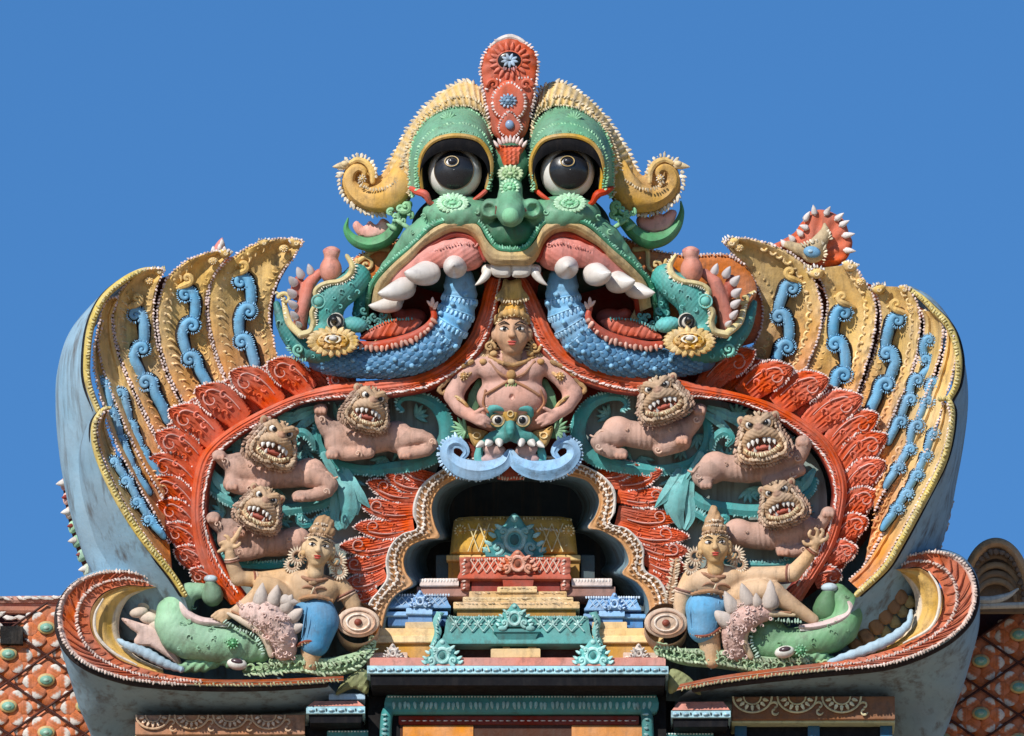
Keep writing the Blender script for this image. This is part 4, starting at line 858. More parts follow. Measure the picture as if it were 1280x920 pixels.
    part('lip_teeth_trim', fringe([(p[0]+(3 if s < 0 else -3), p[1]+1, p[2]+2) for p in up], 3, (2.4,1.1,1.4), 90, hx('efe6d0'), side=(-1 if s < 0 else 1)).join(fringe([(p[0], p[1], p[2]+4) for p in lo], 3, (2.2,1.1,1.3), 90, hx('efe6d0'), side=(1 if s < 0 else -1))), l1, M_OLD, stuff=True)
    part('pink_mouth', blob([K(f([(376,408,36),(377,392,40),(383,372,42),(388,354,42),(400,342,40)]), [9,9,9,8,6], hx('c47a6a')), E(q(372,360,36), (8,16,8), 10, hx('a85a4c'))], 1.5, 4, hx('c47a6a')), root, M_ENAMEL, sharp=180)
    part('pink_bulb', blob([E(q(414,338,50), (14,17,14), 0, hx('cf8a76')), K(f([(414,325,50),(415,318,50)]), [8,10], hx('d79a88')), E(q(415,314,50), (11,4,9), 0, hx('cc8478'))], 1.4, 3, hx('cf8a76')), root, M_ENAMEL, sharp=180)
    for b, t, r in (((371,398,46),(364,389,58),5.5),((370,384,46),(361,376,58),6),((369,370,44),(360,362,56),6.5),((370,356,42),(362,346,54),6.5),((378,347,40),(372,334,50),6.5),((390,343,40),(386,330,48),6),((376,408,46),(371,402,58),4.5)):
        part('tooth', tooth(q(*b), q(*t), r, hx('cfc8c8')), root, M_GLOSS)
    part('chin_curl', volute(q(357,374)[:2], 9, 200, 1.0, (3,2), 1 if s < 0 else -1, 34, 4, col=lipc), root, M_OLD)
    ey = part('eye', ell(q(420,402,58), (11.5,11.5,8), 0, hx('d8d2c6')).join(ring(q(420,402,65), 8.5, 1.5, BLACK)), root, M_GLOSS)
    part('pupil', tube([q(419,402,64), q(418,399,73)], [5,4.4], seg=12, smooth=False, col=BLACK).join(ell(q(418,399,76), (3,2.4,2), 0, hx('3a3a3c'), (8,6))), ey, M_BLACK)
    g = G()
    for k_, (x, y) in enumerate([(456,398),(462,404),(468,396),(474,402),(462,414),(470,410),(478,394),(455,388)]): g.join(volute(q(x, y)[:2], 5, 60*k_, 1.0, (2.2,1.2), 1, 46, 3, col=hx('4f8f8a')))
    part('teal_curls', g, root, M_ENAMEL, stuff=True)
    part('scroll_jaw', volute(q(374,437)[:2], 8, 90, 1.4, (2.2,1.4), 1 if s < 0 else -1, 42, 3, col=hx('7cc4b4')).join(fringe(f([(362,432,40),(368,446,40),(382,448,40)]), 3, (3,1.4,1.6), 90, hx('7cc4b4'))), root, M_ENAMEL)
    part('ball_nostril', ell(q(399,377,62), (6.5,6.5,5), 0, hx('6fbab0')).join(ring(q(399,377,63), 8, 1.3, hx('6fbab0'))), root, M_ENAMEL)
    # rosette collar
    c = q(417,427,66); cr_ = part('rosette_collar', rosette((c[0], c[1]), 32, c[2], 22, hx('c99a4c'), hx('d8b674'), squash=.5, rot=-4*(-s), depth=9), root, M_OLD)
    part('rosette_rings', ring((c[0], c[1]-2, c[2]+8), 17, 1.8, hx('e0c080'), .5).join(ring((c[0], c[1]-3, c[2]+10), 9, 1.8, hx('efe6d0'), .5)).join(ell((c[0], c[1]-4, c[2]+12), (5,3,3), 0, WHITE)), cr_, M_OLD)
makara(-1); makara(1)
# ================================================================ doorway arch, toy shrine, cornices
DN = np.array([0, CE, SE]); BK = np.array([0, SE, -CE]); EX = np.array([1., 0, 0])   # plumb directions written in relief units
def mold(x0, x1, pt, prof, v0, depth, col=OCH, xskew=None):
    """upright moulding: prof = [(drop on the picture, projection)], wraps round both ends"""
    rows = []; x0 = x0+rng.uniform(-.7, .7); x1 = x1+rng.uniform(-.7, .7); sk = rng.uniform(-.35, .35)
    base0 = np.array([0, pt, v0], float)
    for a, out in prof:
        b = base0+DN*(a/CE)
        rows.append([EX*(x0-out)+b+BK*depth, EX*(x0-out)+b-BK*out+[0, sk, 0], EX*(x1+out)+b-BK*out-[0, sk, 0], EX*(x1+out)+b+BK*depth])
    P = np.array(rows); n = len(prof)
    g = G()
    for j in range(3): # flat faces, unshared so that edges stay crisp
        for i in range(n-1):
            g.add([P[i, j], P[i, j+1], P[i+1, j+1], P[i+1, j]], [[0, 1, 2, 3]], None, col)
    g.add(P[0], [[0, 3, 2, 1]], None, col); g.add(P[-1], [[0, 1, 2, 3]], None, col)
    g.add([P[0, 0], P[0, 3], P[-1, 3], P[-1, 0]], [[0, 1, 2, 3]], None, col)
    return g
def slab(x0, x1, pt, pb, v0, depth, col=OCH, lip=1.0):
    h = pb-pt; return mold(x0, x1, pt, [(0, -1.2*lip), (min(1.2*lip, h*.3), 0), (h-min(1*lip, h*.2), 0), (h, -1*lip)], v0, depth, col)
def dots(x0, x1, y, v, n, size, col, D=(0, 1, 0), res=(6, 4)):
    x = np.linspace(x0, x1, n); return drops(np.c_[x, np.full(n, y), np.full(n, v)], D, size, col, res)

arch_r = thing('doorway_arch', 'three lobed doorway arch with white flower studded tan border and blue recess darkened by painted shade', 'archway', (645, 780, -10))
for s in (-1, 1):
    if s < 0:
        Oo = [(645,566),(610,569),(575,576),(549,589),(528,605),(518,624),(516,643),(521,660),(503,667),(489,680),(482,700),(483,722),(473,738),(460,756),(455,790)]
        Ii = [(645,590),(610,591),(580,596),(558,605),(545,618),(540,636),(544,656),(549,672),(530,675),(512,684),(505,700),(508,716),(516,731),(497,742),(484,760),(476,795)]
    else:
        Oo = [(645,566),(680,569),(712,575),(738,585),(757,597),(769,614),(769,639),(763,654),(785,661),(804,683),(806,711),(824,724),(834,742),(836,765),(834,795)]
        Ii = [(645,590),(680,591),(712,595),(733,601),(745,615),(749,628),(744,645),(735,660),(753,664),(777,680),(786,702),(778,717),(797,729),(808,745),(812,765),(810,795)]
    Ic = cat(Ii, 15, None)
    A = [(x, y, 8) for x, y in Oo]; B = [(x, y, 2) for x, y in Ii]
    wv = lambda u, v: 2.5*np.exp(-((v-.08)/.08)**2)+1.8*np.exp(-((v-.72)/.07)**2)+1.5*np.exp(-((v-.93)/.06)**2)
    cf = lambda u, v: np.where(v[..., None] < .17, WHITE*.95, np.where(v[..., None] > .66, hx('cf9a66'), hx('b98a5e')))
    bd = part('arch_border', strip(A, B, wv, cf, 120, 18, skirt=18), arch_r, M_STUCCO)
    Ac, Bc = cat(A, 44), cat(B, 44); m = Ac*.58+Bc*.42; m[:, 2] += 2.2; w = Ac*.36+Bc*.64; w[:, 2] += 2.5; q = Ac*.8+Bc*.2; q[:, 2] += 2.2
    g = drops(m, np.gradient(Ac-Bc, axis=0)+nrm(Ac-Bc), (3.4,2.2,2), hx('e3d3c4'), (6, 4)).join(drops(m[1:]*.5+m[:-1]*.5, nrm(np.gradient(m, axis=0))[1:], (2.4,1.3,1.8), hx('d8c6b4')))
    g.join(drops(w[::1], nrm(Ac-Bc), (2.2,1.4,1.6), hx('c9a47c'))).join(drops(q[1:]*.5+q[:-1]*.5, nrm(Bc-Ac)[1:], (2.8,1.1,1.6), hx('e3d3c4')))
    part('flower_studs', g, bd, M_OLD, stuff=True)
    In = cat(B, 60); 
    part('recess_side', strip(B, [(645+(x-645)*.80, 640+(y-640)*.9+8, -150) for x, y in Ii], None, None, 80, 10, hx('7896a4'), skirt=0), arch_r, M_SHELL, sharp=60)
part('recess_back', pillow([(500,570),(800,570),(850,700),(850,840),(440,840),(440,700)], -150, 2, 20, 20, col=hx('2b3a45'), skirt=10, smooth=False), arch_r, M_SHELL)  # shade inside the doorway is put into this dark colour
for s in (-1, 1):
    g_ = thing('flame_fan', 'column of small red flame leaves between the %s lions and the doorway arch' % ('left' if s < 0 else 'right'), 'leaf ornament', (484 if s < 0 else 806, 740, 0), 'red leaf columns beside the doorway')
    LL = [((548,600),(500,577),11),((536,606),(484,588),13),((524,618),(461,596),13),((520,638),(450,622),13),((517,656),(443,651),13),((499,674),(424,676),13),((486,696),(422,702),13),((482,716),(428,726),12),((472,738),(438,746),9)] if s < 0 else \
         [((748,594),(796,576),11),((764,602),(826,582),13),((772,618),(841,612),13),((772,640),(848,640),13),((768,656),(862,662),13),((796,676),(863,684),13),((806,696),(860,706),12),((808,716),(858,726),12),((828,738),(852,744),8)]
    for b, t, w_ in LL: flame_leaf(b, t, w_, bend=.10, d0=-4, lift=10, H=4.5, side=(1 if s < 0 else -1)*(1), parent=g_)
    dc = (448,778) if s < 0 else (832,779)
    d_ = thing('scroll_end', 'round cream scroll end with ringed face at the %s foot of the doorway arch' % ('left' if s < 0 else 'right'), 'scroll ornament', (dc[0], 800, 20), 'round scroll ends at the foot of the arch')
    dk = np.array([0, -.1, 1.])
    part('drum', tube([(dc[0]-s*1, dc[1]+16, -20), (dc[0], dc[1]+10, 12), (dc[0], dc[1], 42)], [25,27,27], seg=36, n=9, col=hx('c9a58c'), caps=False), d_, M_STUCCO, sharp=180)
    fc = (dc[0], dc[1]-1, 42)
    part('ringed_face', ell(fc, (27,19,4), 0, hx('dcc0a8'), (32,20)).join(ring((fc[0], fc[1], 45), 21, 1.5, hx('b58f76'), .7)).join(ring((fc[0], fc[1], 46), 14, 1.6, hx('e8d3c0'), .7)), d_, M_STUCCO, sharp=180)
    part('red_button', ell((fc[0], fc[1], 46.5), (5,4.5,3.5), 0, hx('8a4534')), d_, M_ENAMEL)

# backing behind the seated figure
solo('centre_panel', pillow([(606,352),(672,352),(690,410),(735,455),(830,480),(800,520),(760,570),(700,590),(585,590),(520,570),(470,520),(440,490),(545,455),(590,410)], -16, 3, 14, 8, col=hx('7a3022'), skirt=40), 'dark red wall behind the seated figure under the teeth', 'panel', (640, 590, -16), M_STUCCO)

# ---- toy shrine in the doorway
sh = thing('model_shrine', 'miniature stepped shrine of gold, red, yellow and teal tiers inside the doorway', 'shrine', (645, 832, 20))
GOLD = hx('c99f4e'); PYEL = hx('dcb98a'); BRD = hx('c0604a'); PNK = hx('d09a8c'); TL = hx('74b3ae'); BL = hx('7aa6cf')
def kirti(c, w, h, v, col, parent, name='horseshoe_gable', col2=None):
    """little flaming gable ornament"""
    col2 = col2 if col2 is not None else np.asarray(col)*1.12
    x, y = c; g = pillow([(x-w*.5,y),(x-w*.5,y-h*.2),(x-w*.33,y-h*.38),(x-w*.36,y-h*.58),(x-w*.2,y-h*.72),(x-w*.1,y-h*.92),(x,y-h*1.02),(x+w*.1,y-h*.92),(x+w*.2,y-h*.72),(x+w*.36,y-h*.58),(x+w*.33,y-h*.38),(x+w*.5,y-h*.2),(x+w*.5,y)], v, 3, 4, 2.2, col=col, skirt=8)
    g.join(ring((x, y-h*.36, v+3), w*.17, w*.045, col2, 1.1, n=18)); g.join(ell((x, y-h*.36, v+2.5), (w*.09,w*.11,2.5), 0, np.asarray(col)*.45, (8, 6)))
    g.join(ell((x, y-h*.88, v+3), (w*.07,h*.09,2), 0, col2, (8, 6)))
    for s in (-1, 1):
        g.join(volute((x+s*w*.30, y-h*.16), w*.12, 90, 1.2, (w*.05, w*.03), s, v+3, 2, col=col2)); g.join(volute((x+s*w*.2, y-h*.56), w*.09, 90, 1.1, (w*.045, w*.03), s, v+3, 2, col=col2))
        g.join(drops([(x+s*w*.47, y-h*.27, v+3), (x+s*w*.40, y-h*.48, v+3), (x+s*w*.28, y-h*.68, v+3), (x+s*w*.5, y-h*.1, v+3)], [(s, -.6, 0)]*4, (w*.09, w*.045, 2), col2))
    return part(name, g, parent, M_STUCCO)
def lattice(x0, x1, y0, y1, v, n, col, slant=0, r=.8):
    g = G(); w = (x1-x0)/n; v = v+(y1-y0)*.27+2; slant = -.27
    for i in range(n):
        a, b = x0+i*w, x0+(i+1)*w
        for p, q in (((a, y0), (b, y1)), ((a, y1), (b, y0))): g.join(tube([(p[0], p[1], v+(y1-p[1])*slant), (q[0], q[1], v+(y1-q[1])*slant)], r, seg=5, n=2, smooth=False, col=col, caps=False))
    return g
# gold barrel roof
bar = part('barrel_roof', pillow([(573,648),(590,646.5),(645,646),(700,646.5),(714,649),(719,665),(722,694),(562,694),(565,665),(567,652)], -66, 9, 12, 3, col=GOLD, skirt=50, smooth=False, dplane=lambda x, y: (y-646)*.35), sh, M_OLD)
part('roof_lattice', lattice(585, 612, 655, 690, -50, 2, hx('e6d6a6'), -.3).join(lattice(676, 704, 655, 690, -50, 2, hx('e6d6a6'), -.3)), bar, M_OLD, stuff=True)
part('roof_crust', fringe([(580,664,-52),(600,662,-51),(645,661,-51),(690,662,-51),(710,664,-52)], 5, (3.5,1.6,1.4), 30, hx('e3d5b6')).join(fringe([(570,650,-60),(645,647,-58),(714,650,-60)], 4, (2.4,1.3,1.4), 90, hx('dcc58a'))).join(fringe([(574,682,-46),(645,681,-46),(714,682,-46)], 5, (3.5,1.4,1.4), 150, hx('dcc58a'))), bar, M_OLD, stuff=True)
for x in (575, 711): part('sun_disc', rosette((x, 664), 8, -52, 12, GOLD, hx('ead9a4'), depth=3), bar, M_OLD)
kirti((643, 693), 70, 50, -44, hx('5f9fa0'), sh, col2=hx('8cc0bf'))
part('teal_plinth', slab(606, 679, 683, 697, -42, 20, hx('3f7f82')), sh, M_STUCCO)
part('gold_ledge', slab(558, 726, 694, 701, -44, 60, hx('dcb978')), sh, M_STUCCO)
part('gold_wall', slab(560, 724, 701, 745, -48, 50, hx('a97f38')), sh, M_STUCCO)
# red tier
rt = part('red_tier', mold(578, 708, 696, [(0,-3),(2,0),(14,2),(20,3),(27,6),(29,6),(30,0)], -30, 50, BRD), sh, M_OLD)
part('roof_lattice', lattice(588, 628, 700, 716, -25, 4, hx('e0c0ae')).join(lattice(666, 700, 700, 716, -25, 4, hx('e0c0ae'))).join(fringe([(582,699,-26),(645,698,-26),(705,699,-26)], 3.4, (2.2,1.3,1.3), 90, hx('e0c8b8'))), rt, M_OLD, stuff=True)
for x in (581, 706): part('tier_bracket', strip([(x-7,697,-26),(x-6,712,-22),(x-5,738,-22)], [(x+7,697,-26),(x+7,712,-22),(x+6,738,-22)], lambda u, v: 3*np.sin(pi*v)+np.sin(u*30)*.8, None, 26, 8, hx('b86a58'), skirt=12).join(fringe([(x,700,-20),(x,735,-18)], 4, (3,1.5,1.3), 60, hx('e0c0b0'))), sh, M_OLD)
kirti((647, 714), 46, 26, -18, hx('d07a5c'), sh, col2=hx('e6a68c'))
part('red_wall', slab(590, 700, 724, 745, -27, 30, hx('8f3528')), sh, M_STUCCO)
part('red_porch', mold(625, 670, 714, [(0,0),(3,0),(4,-2),(18,-4),(19,-4)], -18, 20, hx('a8442f')), sh, M_STUCCO)
# side ledges
for s in (-1, 1):
    X = (lambda x: x) if s < 0 else (lambda x: 1289-x)
    def sl2(name, x0, x1, *a, **k): a0, a1 = sorted((X(x0), X(x1))); return part(name, slab(a0, a1, *a, **k), sh, M_STUCCO)
    o = sl2('pink_ledge', 524, 574, 723, 733, -26, 40, hx('dccac2')); part('ledge_crust', dots(min(X(528), X(570)), max(X(528), X(570)), 726, -25, 12, (2.6,1.7,1.4), hx('e8ded6')), o, M_OLD, stuff=True)
    sl2('pink_block', 520, 590, 733, 746, -28, 40, hx('9c7468')); sl2('dark_side', 545, 562, 694, 724, -60, 60, hx('4a5a60'))
    # blue pavilion
    px = (487, 563) if s < 0 else (731, 801); dy = 0 if s < 0 else 3
    pv = part('blue_pavilion_roof', mold(px[0]+4, px[1]-4, 743+dy, [(0,-4),(2,-1),(8,1),(13,3),(16,5),(18,5)], -14, 30, BL), sh, M_OLD)
    kirti(((px[0]+px[1])/2+(0 if s < 0 else 2), 759+dy), 24, 21, -2, hx('6f9ccb'), sh, col2=hx('a9c8e6'))
    part('roof_lattice', lattice(px[0]+6, px[1]-6, 746+dy, 757+dy, -11, 7, hx('b9d0e6'), r=.6).join(dots(px[0]+2, px[1]-2, 744+dy, -12, 22, (2,1.4,1.3), hx('c6d8ea'))), pv, M_OLD, stuff=True)
    for k, (x0, x1, a, b, v) in enumerate(((482,560,764,770,-8),(485,558,770,783,-12),(508,541,760,768,-2),(510,540,768,783,-5))):
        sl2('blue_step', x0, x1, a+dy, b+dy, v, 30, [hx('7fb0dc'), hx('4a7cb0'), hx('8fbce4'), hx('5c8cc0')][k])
    # yellow stair
    for k, (x0, x1, a, b, v) in enumerate(((506,549,777,786,6),(474,549,785,796,10),(460,549,794,803,15),(464,549,803,824,11))):
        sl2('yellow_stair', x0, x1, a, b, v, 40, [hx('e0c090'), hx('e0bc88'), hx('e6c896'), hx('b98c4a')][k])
    it = sl2('pale_block', 459, 510, 815, 832, 24, 30, hx('d8bda8')); part('block_carving', stamp(HOOK, [(X(x), 824, 25) for x in (466,476,496,505)], 0, 4, hx('ecdccb')), it, M_OLD, stuff=True)
    kirti((X(491), 822), 22, 18, 28, hx('e0d0c4'), sh, col2=WHITE)
# yellow steps in the middle
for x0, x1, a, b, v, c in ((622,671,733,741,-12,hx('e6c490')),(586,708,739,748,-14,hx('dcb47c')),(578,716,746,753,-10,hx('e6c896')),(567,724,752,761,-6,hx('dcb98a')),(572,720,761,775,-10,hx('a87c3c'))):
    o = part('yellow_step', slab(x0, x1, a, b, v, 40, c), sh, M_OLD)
    if b-a < 10: part('step_crust', fringe([(x0+3,a+2,v+1),(x1-3,a+2,v+1)], 5, (3.5,1.3,1.2), 20, c*1.1), o, M_OLD, stuff=True)
# teal tier
tt = part('teal_tier', mold(558, 736, 769, [(0,-4),(2,-1),(6,0),(22,2),(30,5),(35,8),(37,8),(38,0)], 10, 50, hx('5b9f9b')), sh, M_OLD)
for x0, x1 in ((563, 618), (668, 730)):
    part('diamond_panel', lattice(x0, x1, 771, 789, 13, 4, hx('a8d0ca'), .2, .9).join(fringe([(x0-2,770,13),(x1+2,770,13)], 3, (2,1.2,1.2), 90, hx('9ccac4'))).join(fringe([(x0-4,796,17),(x1+4,796,17)], 3, (2,1.0,1.0), 90, hx('9ccac4'))), tt, M_OLD, stuff=True)
    fl = G(); w = (x1-x0)/4
    for i in range(4): fl.join(drops([(x0+w*(i+.5), 780, 15)]*4, [(0,-1,0),(0,1,0),(1,0,0),(-1,0,0)], (3.4,1.5,1.2), hx('b9dcd4'), off=.7))
    part('diamond_flower', fl, tt, M_OLD)
for s in (-1, 1):
    x = 646+s*95
    br = part('curved_bracket', strip([(x-s*5,766,16),(x+s*2,776,18),(x-s*1,790,22),(x+s*5,806,26)], [(x+s*5,764,14),(x+s*10,776,16),(x+s*8,790,20),(x+s*13,806,24)], lambda u, v: 3*np.sin(pi*v), None, 26, 8, hx('6aaba6'), skirt=16), sh, M_STUCCO)
    part('bracket_leaves', fringe([(x+s*1,768,21),(x+s*6,780,23),(x+s*5,792,27),(x+s*9,804,30)], 4, (3.5,1.4,1.4), 50, hx('9ccac4'), side=s), br, M_OLD, stuff=True)
    kirti((647+s*94-(0 if s < 0 else 0), 830), 46, 32, 40, hx('6fb0ac'), sh, col2=hx('a6d2cc'))
kirti((643, 783), 42, 29, 24, hx('5fa5a0'), sh, col2=hx('9ccac4'))
part('teal_porch', mold(620, 672, 786, [(0,2),(4,3),(6,0),(14,-4),(18,-5)], 24, 26, hx('4f918f')).join(ell((628,785,27), (6,3.5,3), 0, hx('8cc0bb'))).join(ell((663,785,27), (6,3.5,3), 0, hx('8cc0bb'))), sh, M_STUCCO)
for x in (628, 660): part('porch_post', slab(x, x+10, 803, 812, 14, 12, hx('c9a06a')), sh, M_STUCCO)
part('yellow_block', slab(614, 675, 810, 822, 26, 30, hx('dcbc88')), sh, M_STUCCO)
part('dark_recess', slab(560, 735, 805, 822, 0, 10, hx('3a2420')), sh, M_STUCCO)
part('pink_floor', slab(463, 832, 821, 832, 40, 90, hx('cc8a7c')), sh, M_STUCCO)

# ---- main cornice below
co = thing('main_cornice', 'dark stepped cornice with a turquoise bead band above teal carved moulding', 'cornice', (648, 920, 60))
def bead_band(x0, x1, y0, y1, v, parent, depth=60):
    o = part('bead_band', slab(x0, x1, y0, y1, v, depth, hx('a8d2dc'), .5), parent, M_STUCCO)
    n = int((x1-x0)/11); x = np.linspace(x0+6, x1-6, n); ym = (y0+y1)/2
    v = v+1.6; g = drops(np.c_[x, np.full(n, ym), np.full(n, v+1)], (1,0,0), (4.2,2.3,1.8), hx('8cc4dc'), (8, 6)).join(drops(np.c_[x, np.full(n, ym), np.full(n, v+2.4)], (1,0,0), (1.8,.9,1), hx('cfe6ea')))
    xm = (x[1:]+x[:-1])/2; g.join(drops(np.c_[xm, np.full(n-1, ym), np.full(n-1, v+.4)], (0,1,0), (2.4,.9,1), hx('20303c')))
    part('bead', g, o, M_ENAMEL, stuff=True); return o
bead_band(459, 835, 831, 841, 66, co, 120)
part('shade_black_soffit', mold(461, 833, 841.4, [(0,-2),(.5,-2),(13,-4),(14,-52)], 66, 90, BLACK*.8), co, M_MATT_BLACK)  # cornice shade painted in: fascia and underside coloured black
part('black_wall', slab(461, 833, 862, 960, 6, 60, hx('141315')), co, M_MATT_BLACK)
fr = part('teal_moulding', mold(486, 818, 868, [(0,2),(3,3),(5,4),(12,5.5),(18,5),(22,3),(24,0)], 16, 30, hx('4f9492')), co, M_STUCCO)
part('white_dots', dots(486, 818, 870.5, 21, 84, (1.5,1.0,1), hx('d8e0dc'), (1,0,0)), fr, M_STUCCO, stuff=True)
n = 48; x = np.linspace(492, 812, n)+rng.uniform(-1.5, 1.5, n)
part('lotus_petals', drops(np.c_[x, np.full(n, 881.5)+rng.uniform(-.8,.8,n), np.full(n, 26)], np.c_[rng.uniform(-.2,.2,n), np.ones(n), np.zeros(n)], (5,2.2,1.6), hx('8cb9b9'), (8, 6)), fr, M_STUCCO, stuff=True)
for s in (-1, 1): part('teal_jamb', tube([(646+s*(158), 884, 18), (646+s*163, 900, 24), (646+s*164, 960, 40)], 7.5, seg=12, col=hx('3f8483')).join(fringe([(646+s*163,892,32),(646+s*163,955,48)], 6, (4,2,1.5), 90, hx('8cb9b9'))), co, M_STUCCO)
part('red_lintel', slab(498, 798, 894, 905, 18, 20, hx('7c2a1e')).join(dots(505, 792, 900.5, 21, 34, (3.4,.8,1), hx('d8c8c0'), (1,0,0))), co, M_STUCCO)
for a, b, c in ((504,592,'d08a46'),(714,804,'d08a46')): part('orange_pilaster', slab(a, b, 906, 965, 20, 14, hx(c)), co, M_STUCCO)
part('brown_recess', slab(500, 808, 904, 965, 17.5, 3, hx('4c2c1e')), co, M_STUCCO)
for s in (-1, 1):
    cs = thing('side_cornice', 'small stepped side cornice with bead band %s of the main cornice' % ('left' if s < 0 else 'right'), 'cornice', (421 if s < 0 else 876, 920, 40), 'side cornices')
    y = 0 if s < 0 else 5
    x0, x1 = (384, 457) if s < 0 else (838, 913)
    bead_band(x0, x1, 882+y, 891+y, 44, cs, 60)
    part('pink_slope', mold(x0+3, x1-3, 874+y-(s > 0)*4, [(0,-6),(8+(s > 0)*4,2)], 40, 40, hx('d08a7a')), cs, M_STUCCO)
    if s < 0: part('blue_slab', slab(411, 457, 866, 874, 30, 40, hx('a8c8e0')), cs, M_STUCCO)
    part('shade_black_soffit', mold(x0+1, x1-1, 891.4+y, [(0,-2),(.5,-2),(10,-4),(11,-40)], 44, 60, BLACK*.8), cs, M_MATT_BLACK)  # black colour stands for the shade below the bead band
    part('black_wall', slab(x0+2, x1-2, 902+y, 965, 8, 50, hx('141315')), cs, M_MATT_BLACK)
    t = part('teal_strip', slab(409 if s < 0 else 822, 482 if s < 0 else 892, 912+y-(s > 0)*2, 960, 14, 8, hx('4f9492')), cs, M_STUCCO)
    part('white_dots', dots(412 if s < 0 else 825, 480 if s < 0 else 890, 914+y-(s > 0)*2, 15.5, 18, (1.5,1,1), hx('d8e0dc'), (1,0,0)), t, M_STUCCO, stuff=True)
# carved friezes under the bowls
def frieze(x0, x1, y0, y1, v, nm, base, rel):
    f = thing('scroll_frieze', nm, 'frieze', ((x0+x1)/2, y1+40, v))
    b = part('frieze_board', slab(x0, x1, y0, y1, v, 60, base), f, M_OLD); v = v+2.5
    g = G(); r = (y1-y0)*.62; k = 0; x = x0+r*1.4
    while x < x1-r:
        g.join(tube([(x+math.cos(R(a))*r*1.35, y0+1-math.sin(R(a))*-r*1.05, v+1) for a in range(0, 181, 20)], 1.3, seg=5, col=rel))
        g.join(tube([(x+math.cos(R(a))*r*.6, y0+1+math.sin(R(a))*r*.5, v+1) for a in range(0, 181, 30)], 1.0, seg=5, col=rel))
        a = np.radians(np.arange(15, 170, 25)); g.join(drops(np.c_[x+np.cos(a)*r*.95, y0+1+np.sin(a)*r*.75, 0*a+v+1.2], np.c_[np.cos(a), np.sin(a), 0*a], (r*.24, r*.13, 1.4), rel))
        g.join(stamp(HOOK, [(x+r*1.55, (y0+y1)/2-3, v+1), (x+r*1.55, (y0+y1)/2+4, v+1)], [0, 180], r*.28, rel))
        x += r*3.1
    g.warp(lambda q: q+np.c_[q[:, 0]*0, q[:, 0]*0, (q[:, 1]-y0)*.27]); v = v-2.5
    part('scroll_relief', g, b, M_OLD, stuff=True)
    part('green_edge', slab(x0-1, x1+1, y1+.4, y1+4, v+2, 60, hx('c9cfa4')), f, M_STUCCO)
    part('dark_recess', slab(x0+4, x1-4, y1+4.4, 975, v-20, 40, hx('141619')), f, M_MATT_BLACK)
    for xx in np.linspace(x0+4, x1-18, 3): part('blue_post', slab(xx, xx+15, y1+4.6, 970, v-14, 8, hx('33617e')), f, M_STUCCO)
frieze(170, 381, 893, 918, 14, 'tan frieze with orange scrolls under the left bowl', hx('b98462'), hx('e0b892'))
frieze(915, 1118, 870, 899, 14, 'brown frieze with cream half flowers under the right bowl', hx('8f6040'), hx('e6d8a8'))
# ================================================================ figures
def place(g, c, rot=0, sc=1.0, flip=1, pitch=0):
    a = R(rot); p = R(pitch)
    def f(v):
        v = v*sc; v[:, 0] *= flip
        y = v[:, 1]*math.cos(p)-v[:, 2]*math.sin(p); z = v[:, 1]*math.sin(p)+v[:, 2]*math.cos(p)
        x = v[:, 0]; v = np.c_[x*math.cos(a)-y*math.sin(a), x*math.sin(a)+y*math.cos(a), z]; return v+np.asarray(c, float)
    g.warp(f)
    if flip < 0: g.Q = [q[:, ::-1] for q in g.Q]; g.T = [t[:, ::-1] for t in g.T]
    return g
def head_parts(root, c, rot, sc, flip, skin, crown, hair, look=0, crown_h=26, name='head'):
    """a person's head, about 44 units wide and 52 high before scaling"""
    pl = lambda g: place(g, c, rot, sc, flip)
    H = [E((0,0,0), (20,25,20), 0, skin), E((0,10,4), (16,15,15), 0, skin), E((0,21,8), (8,6,8), 0, skin), E((-10,6,9), (8,8,8), 0, skin), E((10,6,9), (8,8,8), 0, skin),
         K([(0,-6,18),(0,3,22)], [2.2,3.4], skin, k=3), E((0,4,22.5), (4.4,2.8,3.2), 0, skin, k=2), E((-9,-4,20), (6,3.6,3), 0, skin, '-', 3), E((9,-4,20), (6,3.6,3), 0, skin, '-', 3),
         E((0,13,17), (6,3.5,4.5), 0, skin, k=2), E((-21,3,0), (3.5,8,6), 0, skin), E((21,3,0), (3.5,8,6), 0, skin), K([(0,20,-2),(0,36,-4)], [11,12], skin, k=5)]
    o = part(name, pl(blob(H, 1.2, 4, skin)), root, M_STUCCO, sharp=180)
    for s in (-1, 1):
        part('eye', pl(ell((s*9,-3.5,16), (5.4,2.9,3), 0, hx('e8e2da'), (16,10))), o, M_GLOSS)
        part('pupil', pl(ell((s*9+look,-3.5,18.6), (2.2,2.3,1.2), 0, BLACK, (8,6))), o, M_BLACK)
        part('eyebrow', pl(tube([(s*3.5,-9,19),(s*9,-12,18.5),(s*16,-9,13)], [.7,1.1,.6], seg=6, col=hx('2e2320')).join(tube([(s*3.5,-3,18.6),(s*9,-6.6,19),(s*15,-3,15)], [.4,.9,.4], seg=6, col=hx('2e2320')))), o, M_STUCCO)
    part('lips', pl(ell((0,11.6,20.6), (5.4,1.5,1.6), 0, hx('b0453a'), (16,10)).join(ell((0,14.3,20.3), (4.2,1.7,1.7), 0, hx('c05448'), (16,10)))), o, M_STUCCO)
    return o
